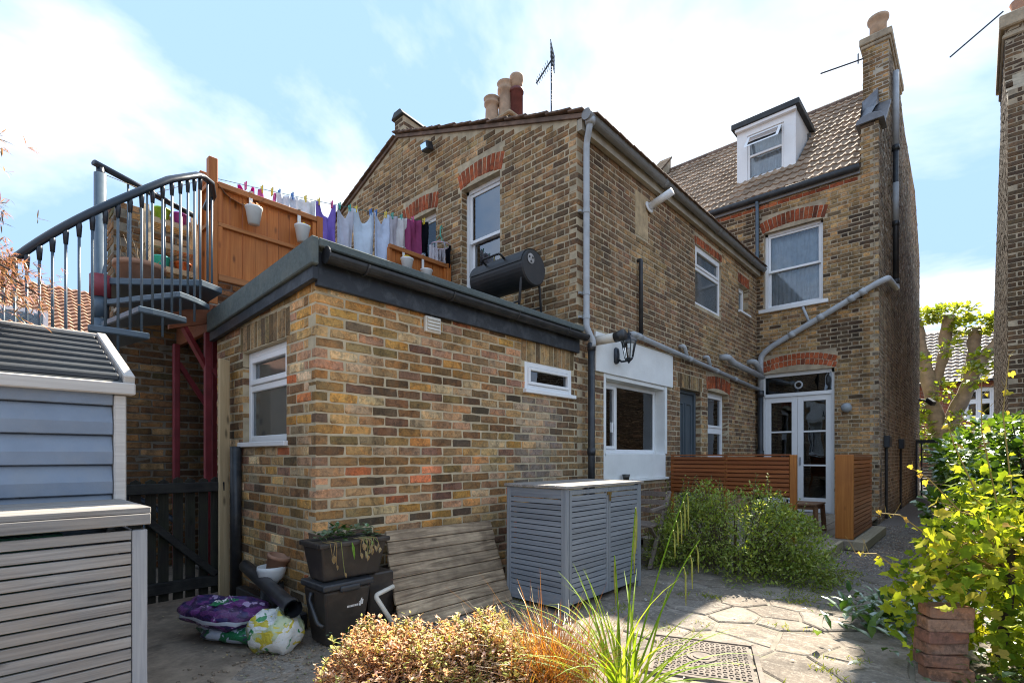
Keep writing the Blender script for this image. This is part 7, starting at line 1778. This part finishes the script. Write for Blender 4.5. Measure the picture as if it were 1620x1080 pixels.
L_VINE = leaf_mat('vine_leaf_green', (0.11,0.19,0.02), (0.36,0.44,0.04), (0.58,0.56,0.09), 0.6, 0.55, 0.025, True)
L_VINE_Y = leaf_mat('vine_leaf_young', (0.40,0.36,0.05), (0.45,0.40,0.08), (0.42,0.26,0.10), 0.55, 0.5, 0.03, True)
VM = [vine_leaf_mesh(L_VINE, k) for k in range(5)]; VY = [vine_leaf_mesh(L_VINE_Y, 40+k) for k in range(2)]
vine = thing('grape_vine', 'sunlit grape vine with lobed yellow-green leaves beside the path', 'vine', (3.6, 0.0, 0))
VSTEM = M('vine_wood', (0.055,0.038,0.026), 0.95, 0.3, 20, 0.8, 60); VTEND = M('vine_shoot', (0.34,0.24,0.07), 0.7, 0.2)
stems = MB(); stems.tube([(3.86,-0.10,0.0),(3.82,-0.09,0.15),(3.87,-0.12,0.30),(3.83,-0.13,0.46),(3.86,-0.14,0.7)], [0.03,0.028,0.025,0.022,0.016], 9); stems.build('trunk', VSTEM, vine, smooth=True)
FW = Vector((math.cos(YAW), math.sin(YAW), 0)); RT = Vector((math.sin(YAW), -math.cos(YAW), 0))
def vine_point():
    while True:
        q_ = rng.uniform(.735, 1.04); dep = rng.gauss(2.80, .17); lat = q_*dep; z = rng.uniform(.05, 1.15)
        top_ = 0.48+0.56*min(1, max(0, (q_-.735)/.13))+.06*math.sin(lat*13)
        if z > top_*rng.uniform(.84, 1.06) or rng.random() > .22+.78*min(1, max(0, (q_-.72)/.11)): continue
        if z < .26 and q_ < .79: continue
        if z < .45 and dep < 2.84 and .785 < q_ < .945: continue
        return FW*dep+RT*lat+Vector((0, 0, z))
def vnormal(): return Vector((rng.uniform(-.9,.35), rng.uniform(-.8,.8), rng.uniform(.2,1.0))).normalized()
def vmat(p, n_, s): return Matrix.Translation(p) @ n_.to_track_quat('Z', 'Y').to_matrix().to_4x4() @ Matrix.Rotation(rng.uniform(0, 2*PI), 4, 'Z') @ Matrix.Diagonal((s, s, s, 1))
def vleaf(p, nrm_, s, young=False):
    o = bpy.data.objects.new('leaf', rng.choice(VY if young else VM)); link(o, vine); o.matrix_basis = vmat(p, Vector(nrm_).normalized(), s)
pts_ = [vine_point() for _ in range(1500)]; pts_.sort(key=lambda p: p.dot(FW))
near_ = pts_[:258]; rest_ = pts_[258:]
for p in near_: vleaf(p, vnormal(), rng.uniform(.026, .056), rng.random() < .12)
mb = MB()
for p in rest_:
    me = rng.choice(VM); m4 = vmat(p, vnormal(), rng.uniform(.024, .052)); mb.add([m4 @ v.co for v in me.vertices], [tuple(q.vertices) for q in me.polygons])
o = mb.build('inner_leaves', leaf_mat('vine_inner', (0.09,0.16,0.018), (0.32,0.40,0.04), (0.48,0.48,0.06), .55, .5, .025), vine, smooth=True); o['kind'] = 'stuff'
shoots = MB(); root_ = Vector((3.86,-0.13,.55))
for i in range(40):
    end = rng.choice(pts_); mid_ = root_.lerp(end,.55)+Vector((0,0,.12)); shoots.tube([root_, mid_, end], [.006,.004,.002], 5)
for (b0, tip) in (((3.75,-.08,.95),(3.62,-.02,1.60)), ((3.80,-.14,1.0),(3.82,-.13,1.74)), ((3.6,.06,.9),(3.42,.26,1.14)), ((3.5,.16,.75),(3.28,.38,.90)), ((3.85,-.22,.95),(3.98,-.22,1.48)), ((3.42,.26,.55),(3.12,.46,.70)), ((3.7,.0,1.0),(3.60,.12,1.40))):
    b0, tip = Vector(b0), Vector(tip); mid_ = b0.lerp(tip,.5)+Vector((0,0.03,0.06)); shoots.tube([b0, mid_, tip], [.004,.003,.0018], 5)
    for k in range(6):
        t = 0.25+0.75*k/5; p = b0*(1-t)**2+mid_*2*t*(1-t)+tip*t*t; vleaf(p+Vector((rng.uniform(-.02,.02), rng.uniform(-.02,.02), 0)), (rng.uniform(-1,.6), rng.uniform(-1,1), rng.uniform(0,.8)), rng.uniform(.018,.040)*(1.2-t*.5), t > .45)
        if k > 2:
            q = p+Vector((rng.uniform(-.06,.06), rng.uniform(-.06,.06), rng.uniform(.02,.09))); shoots.tube([p, (p+q)/2+Vector((.015,0,0)), q], [.0015,.001,.0008], 4)
shoots.build('shoots', VTEND, vine)

# glossy shrub climbing the boundary fence
L_GLOSS = leaf_mat('glossy_ivy_leaf', (0.05,0.11,0.015), (0.12,0.21,0.03), (0.20,0.30,0.05), 0.35, 0.3, 0.15)
iv = thing('glossy_climber', 'glossy dark green climber over the boundary fence', 'climber', (8.0, -0.35, 0))
mb = MB()
for i in range(36):
    y_ = rng.uniform(-0.50, 0.30); scatter(mb, (rng.uniform(6.4,9.6), y_, rng.uniform(0.3,1.38)), 0.26, 0.18, 0.22, 110, .06, .11, .75)
for i in range(7): scatter(mb, (rng.uniform(6.8,8.6), rng.uniform(-.5,.05), rng.uniform(1.4,1.58)), 0.2, 0.16, 0.12, 45, .06, .11, .75)
mb.build('foliage', L_GLOSS, iv)
mb = MB()
for i in range(12): x = rng.uniform(6.8,9.2); mb.tube([(x,-.5,0),(x+.1,-.4,.7),(x+rng.uniform(-.3,.3),-.25,1.5)], [.015,.01,.005], 5)
mb.build('stems', BARK_DK, iv)

# broad dock leaves and ground weeds by the gravel
L_DOCK = leaf_mat('dock_leaf', (0.04,0.10,0.02), (0.09,0.17,0.04), (0.15,0.24,0.06), .3, .35, .15)
dw_ = thing('dock_clump', 'low clump of broad green weeds at the gravel edge', 'weeds', (4.4, 0.45, 0))
mb = MB()
for i in range(210):
    c = Vector((4.45+rng.gauss(0,.34), 0.42+rng.gauss(0,.17), 0)); d = Vector((rng.uniform(-1,1), rng.uniform(-1,1), rng.uniform(.15,1.0))); leaf_quad(mb, c+Vector((0,0,rng.uniform(0,.09))), d, (0,0,1), rng.uniform(.08,.17), rng.uniform(.03,.06), .5)
mb.build('foliage', L_DOCK, dw_)
L_UNDER = leaf_mat('undergrowth_leaf', (0.035,0.08,0.015), (0.10,0.18,0.03), (0.20,0.27,0.05), .4)
mb = MB()
for i in range(2600):
    x = rng.uniform(2.7,7.0); y = -0.30+rng.gauss(0,.20)-0.05*(x-3); leaf_quad(mb, (x, y, rng.uniform(-.01,.22)*rng.random()), (rng.uniform(-1,1), rng.uniform(-1,1), rng.uniform(0,.9)), (0,0,1), rng.uniform(.03,.08), rng.uniform(.015,.045), .4)
o = mb.build('undergrowth', L_UNDER); o['kind'] = 'stuff'; o['label'] = 'leafy undergrowth along the boundary fence'
# grass tufts in the paving joints
L_GRASS = leaf_mat('joint_grass', (0.14,0.20,0.03), (0.26,0.30,0.06), (0.36,0.36,0.10), .4)
mb = MB()
for i in range(190):
    x, y = rng.choice(seeds); x += rng.gauss(0,.22); y += rng.gauss(0,.22)
    if not (2.4 < x < 6 and 0.3 < y < 2.9): continue
    for k in range(rng.randrange(8, 34)):
        p = Vector((x+rng.gauss(0,.035), y+rng.gauss(0,.035), -0.008)); leaf_quad(mb, p, (rng.uniform(-1,1), rng.uniform(-1,1), rng.uniform(.3,1.2)), (1,0,0), rng.uniform(.015,.05), .005, .4)
for i in range(900):
    x = rng.uniform(4.6,6.3); y = 1.05+rng.gauss(0,.10)+(5.5-x)*0.06; leaf_quad(mb, (x,y,-0.005), (rng.uniform(-1,1), rng.uniform(-1,1), rng.uniform(.2,1)), (1,0,0), rng.uniform(.015,.05), .007, .4)
o = mb.build('joint_weeds', L_GRASS); o['kind'] = 'stuff'; o['label'] = 'small grass tufts in the paving joints'

# spiraea: fine bronze and pink foliage in the near bed
def mound_plant(name, label, cx_, cy_, rx, ry, h, n, mats, seed, l0, l1):
    t = thing(name, label, 'shrub', (cx_, cy_, 0)); r = random.Random(seed)
    ms_ = [MB() for _ in mats]; st_ = MB()
    for i in range(n):
        a = r.uniform(0, 2*PI); q = math.sqrt(r.random()); x = cx_+rx*q*math.cos(a); y = cy_+ry*q*math.sin(a); zt = h*math.sqrt(max(.05, 1-q*q*.9))*r.uniform(.72,1.10)+0.05*math.sin(x*17+seed)*math.sin(y*15)
        b0 = Vector((cx_+(x-cx_)*.5, cy_+(y-cy_)*.5, zt*.3)); tip = Vector((x, y, zt)); st_.tube([b0, tip], [.003,.0015], 3)
        k = 0 if r.random() < .35+.3*math.sin(x*9+seed) else r.randrange(len(mats))
        for j in range(9):
            tt = r.uniform(.55, 1.02); p = b0.lerp(tip, tt); leaf_quad(ms_[k], p, (r.uniform(-1,1), r.uniform(-1,1), r.uniform(-.1,.9)), (0,0,1), r.uniform(l0,l1)*r.choice((.7,1,1,1.6)), r.uniform(l0,l1)*.62, .3)
    for i in range(60):
        a = r.uniform(0, 2*PI); q = math.sqrt(r.random())*.95; b0 = Vector((cx_+rx*q*math.cos(a), cy_+ry*q*math.sin(a), h*math.sqrt(max(.05, 1-q*q*.9))*.9)); tip = b0+Vector((r.gauss(0,.03), r.gauss(0,.03), r.uniform(.03,.11))); st_.tube([b0, tip], [.0025,.001], 3); m_ = ms_[r.randrange(len(mats))]
        for j in range(12): leaf_quad(m_, b0.lerp(tip, r.random()), (r.uniform(-1,1), r.uniform(-1,1), r.uniform(-.2,.8)), (0,0,1), r.uniform(l0,l1*1.3), r.uniform(l0,l1)*.6, .3)
    for k, m_ in enumerate(ms_):
        if m_.v: m_.build('foliage', mats[k], t)
    st_.build('stems', M('twig_'+name, (0.16,0.08,0.05)), t); return t
L_SP1 = leaf_mat('bronze_leaf', (0.62,0.32,0.15), (0.72,0.50,0.26), (0.58,0.28,0.20), .35, .6, .02); L_SP2 = leaf_mat('pinkish_leaf', (0.68,0.45,0.36), (0.78,0.62,0.46), (0.55,0.37,0.30), .35, .6, .02); L_SP3 = leaf_mat('spiraea_green', (0.34,0.38,0.09), (0.50,0.50,0.16), (0.64,0.56,0.26), .35, .6, .02)
mound_plant('bronze_spiraea', 'bronze and peach leaved shrub at the lower picture edge', 1.36, 2.02, .34, .40, .39, 2600, [L_SP1, L_SP2, L_SP3], 4, .012, .024)
mound_plant('green_spiraea', 'mixed green and pink leaved shrub right of the bronze one', 1.66, 1.74, .34, .38, .40, 2500, [L_SP3, L_SP1, L_SP2], 9, .012, .026)
# bronze sedge grass
L_BRZ = leaf_mat('bronze_blade', (0.30,0.10,0.03), (0.46,0.20,0.06), (0.40,0.30,0.10), .35); L_SEDGE = leaf_mat('sedge_blade_green', (0.16,0.26,0.02), (0.26,0.38,0.04), (0.36,0.44,0.07), .4, .55, .02, True); L_CAT = leaf_mat('catkin', (0.24,0.29,0.06), (0.32,0.33,0.09), (0.36,0.24,0.12), .2)
def blade(m_, b0, d, L_, w_, arch, n=7):
    b0 = Vector(b0); d = Vector(d).normalized(); h = Vector((d.x, d.y, 0)); h = h.normalized() if h.length > 1e-3 else Vector((1,0,0)); s = Vector((-h.y, h.x, 0)); vs = []; fs = []
    p = b0.copy(); ang = math.asin(max(-1, min(1, d.z)))
    for i in range(n+1):
        t = i/n; w2 = w_*(1-t**2.2)*.5+.0004; nn = (h*-math.sin(ang)+Vector((0,0,math.cos(ang))))
        vs += [p+s*w2+nn*w2*.35, p, p-s*w2+nn*w2*.35]; p = p+(h*math.cos(ang)+Vector((0,0,math.sin(ang))))*(L_/n); ang -= arch/n
    for i in range(n): a = 3*i; fs += [(a, a+3, a+4, a+1), (a+1, a+4, a+5, a+2)]
    m_.add(vs, fs); return p
bg_ = thing('bronze_sedge', 'tuft of fine orange-bronze sedge between spiraea and green sedge', 'grass tuft', (1.82, 1.42, 0))
mb = MB()
for i in range(900):
    a = rng.uniform(0, 2*PI); r = abs(rng.gauss(0,.10)); blade(mb, (1.84+r*math.cos(a)*1.2, 1.46+r*math.sin(a)*1.2, 0.06), (rng.gauss(0,.42), rng.gauss(0,.42), 1), rng.uniform(.26,.50)*(1.25 if rng.random() < .12 else 1), .004, rng.uniform(.2,1.1), 5)
o = mb.build('fine_blades', L_BRZ, bg_); o['kind'] = 'stuff'
for (dx, dy, dz, L_) in ((-.55,.25,1.0,.72),(-.3,.2,1.1,.66),(-.18,.0,1.2,.60),(.1,.1,1.2,.58)):
    m2 = MB(); blade(m2, (1.80,1.46,.1), (dx,dy,dz), L_, .006, .35, 8); m2.build('blade', L_BRZ, bg_)
sg = thing('pendulous_sedge', 'tall green sedge with drooping catkins in the near bed', 'sedge', (2.05, 1.18, 0))
for i in range(72):
    a = rng.uniform(0, 2*PI); r = abs(rng.gauss(0,.05)); m2 = MB(); blade(m2, (2.02+r*math.cos(a), 1.17+r*math.sin(a), .02), (rng.gauss(0,.36), rng.gauss(0,.36), 1), rng.uniform(.45,.86), rng.uniform(.010,.018), rng.uniform(.4,1.7), 8); m2.build('blade', L_SEDGE, sg)
def catkin_stem(b0, tip, drop):
    b0, tip = Vector(b0), Vector(tip); mid_ = b0.lerp(tip,.55)+Vector((0,0,.13)); m2 = MB(); path = [b0*(1-t)**2+mid_*2*t*(1-t)+tip*t*t for t in np.linspace(0,1,14)]; m2.tube(path, list(np.linspace(.0055,.0026,14)), 5); st_ = m2.build('flower_stem', L_SEDGE, sg)
    for k, t in enumerate(drop):
        p = b0*(1-t)**2+mid_*2*t*(1-t)+tip*t*t; q = p+Vector((tip.x-b0.x, tip.y-b0.y, 0)).normalized()*.03; e = q+Vector((.008, 0, -rng.uniform(.12,.19))); m2 = MB(); m2.tube([p, p.lerp(q,.7)+Vector((0,0,.012)), q+Vector((.004,0,-.03)), q.lerp(e,.5), e], [.0015,.0018,.004,.0046,.002], 6); m2.build('catkin', L_CAT, st_, smooth=True)
catkin_stem((2.03,1.17,.1), (2.62,1.14,1.005), (.70,.76,.83,.90,.97))
catkin_stem((2.04,1.18,.1), (2.36,1.30,.93), (.72,.82,.9,.98))
catkin_stem((2.03,1.16,.1), (2.50,1.02,.78), (.7,.8,.9))
catkin_stem((2.02,1.18,.1), (2.22,1.34,.70), (.8,.92))

# bronze-pink maple sprays hanging in from the left, above the shed
L_ACER = leaf_mat('pink_acer_leaf', (0.42,0.15,0.15), (0.60,0.38,0.37), (0.22,0.10,0.08), .25, .6, .02); L_ACER_D = leaf_mat('dark_acer_leaf', (0.05,0.045,0.035), (0.12,0.06,0.05), (0.16,0.14,0.06), .3)
ac = thing('laceleaf_maple', 'pink and bronze laceleaf maple sprays above the shed roof', 'tree', (-0.5, 4.85, 0))
LS = 1.0; mb = MB(); limb(mb, [(-.55,4.95,0),(-.5,4.9,1.2),(-.42,4.7,2.3)], [.07,.055,.04]); br = []
for (e, m_) in (((.10,3.85,2.50),(-.2,4.3,2.65)), ((.17,3.75,2.18),(-.15,4.3,2.5)), ((.05,3.60,2.75),(-.2,4.2,2.9)), ((.0,3.70,3.0),(-.25,4.3,3.0)), ((.30,3.95,2.12),(0,4.3,2.4)), ((.16,3.55,1.98),(-.1,4.1,2.3)), ((.20,4.1,2.30),(-.1,4.4,2.5))):
    s_ = Vector((-.42,4.7,2.3)); m_ = Vector(m_); e = Vector(e); mb.tube([s_, m_, e], [.02,.012,.004], 6); br.append((s_, m_, e))
mb.build('trunk', BARK_DK, ac)
m1_, m2_ = MB(), MB()
for (s_, m_, e) in br:
    for i in range(130):
        t = rng.uniform(.45,1.05); p = s_*(1-t)**2+m_*2*t*(1-t)+e*t*t+Vector((rng.gauss(0,.07), rng.gauss(0,.07), rng.gauss(0,.06)))
        d0 = Vector((rng.uniform(-.3,1), rng.uniform(-1,.5), rng.uniform(-.8,.3)))
        for k in range(5): leaf_quad(m1_ if rng.random() < .6 else m2_, p, d0+Vector((rng.uniform(-.8,.8), rng.uniform(-.8,.8), rng.uniform(-.5,.5))), (0,0,1), rng.uniform(.03,.07), .006, .3)
m1_.build('foliage', L_ACER, ac); m2_.build('foliage', L_ACER_D, ac)
# small weeds at the foot of the bins
fw2 = thing('toadflax', 'little toadflax with mauve flowers at the foot of the food bin', 'weed', (1.72, 2.8, 0))
mb = MB()
for i in range(150): leaf_quad(mb, (1.70+rng.gauss(0,.10), 2.82+rng.gauss(0,.06), rng.uniform(0,.13)), (rng.uniform(-1,1), rng.uniform(-1,1), rng.uniform(-.2,1)), (0,0,1), rng.uniform(.015,.04), .02, .3)
for i in range(40): blade(mb, (1.95+rng.gauss(0,.05), 2.80+rng.gauss(0,.03), 0), (rng.gauss(0,.4), rng.gauss(0,.4), 1), rng.uniform(.08,.2), .006, .5, 4)
mb.build('foliage', L_UNDER, fw2)
mb = MB()
for i in range(14): leaf_quad(mb, (1.70+rng.gauss(0,.10), 2.78+rng.gauss(0,.05), rng.uniform(.05,.16)), (rng.uniform(-1,1), rng.uniform(-1,0), .3), (0,0,1), .014, .012, .3)
mb.build('flowers', leaf_mat('mauve_petal', (.40,.28,.55), (.5,.38,.62)), fw2)
mb = MB()
for i in range(260):
    x, y = 1.25+rng.gauss(0,.22), 3.0+rng.gauss(0,.20); s = rng.uniform(.004,.011); c = Vector((x,y,-.004+s*.5)); mb.box(c.x-s, c.x+s*.6, c.y-s*.6, c.y+s, c.z-s*.5, c.z+s*.4)
o = mb.build('crumbs', M('pale_grit', (.24,.19,.14), .9, .6, 30)); o['kind'] = 'stuff'; o['label'] = 'scattered grit on the concrete yard'

mb = MB(); r_l = random.Random(5)
for i in range(170):
    x, y = (r_l.uniform(1.0,1.55), r_l.uniform(2.6,4.6)) if i % 3 else (r_l.uniform(2.2,5.8), r_l.uniform(.4,2.8)); leaf_quad(mb, (x, y, .006), (r_l.uniform(-1,1), r_l.uniform(-1,1), .12), (0,0,1), r_l.uniform(.012,.035), r_l.uniform(.008,.018), .5)
o = mb.build('leaf_litter', L_WILT); o['kind'] = 'stuff'; o['label'] = 'dry fallen leaves scattered over the yard and paving'
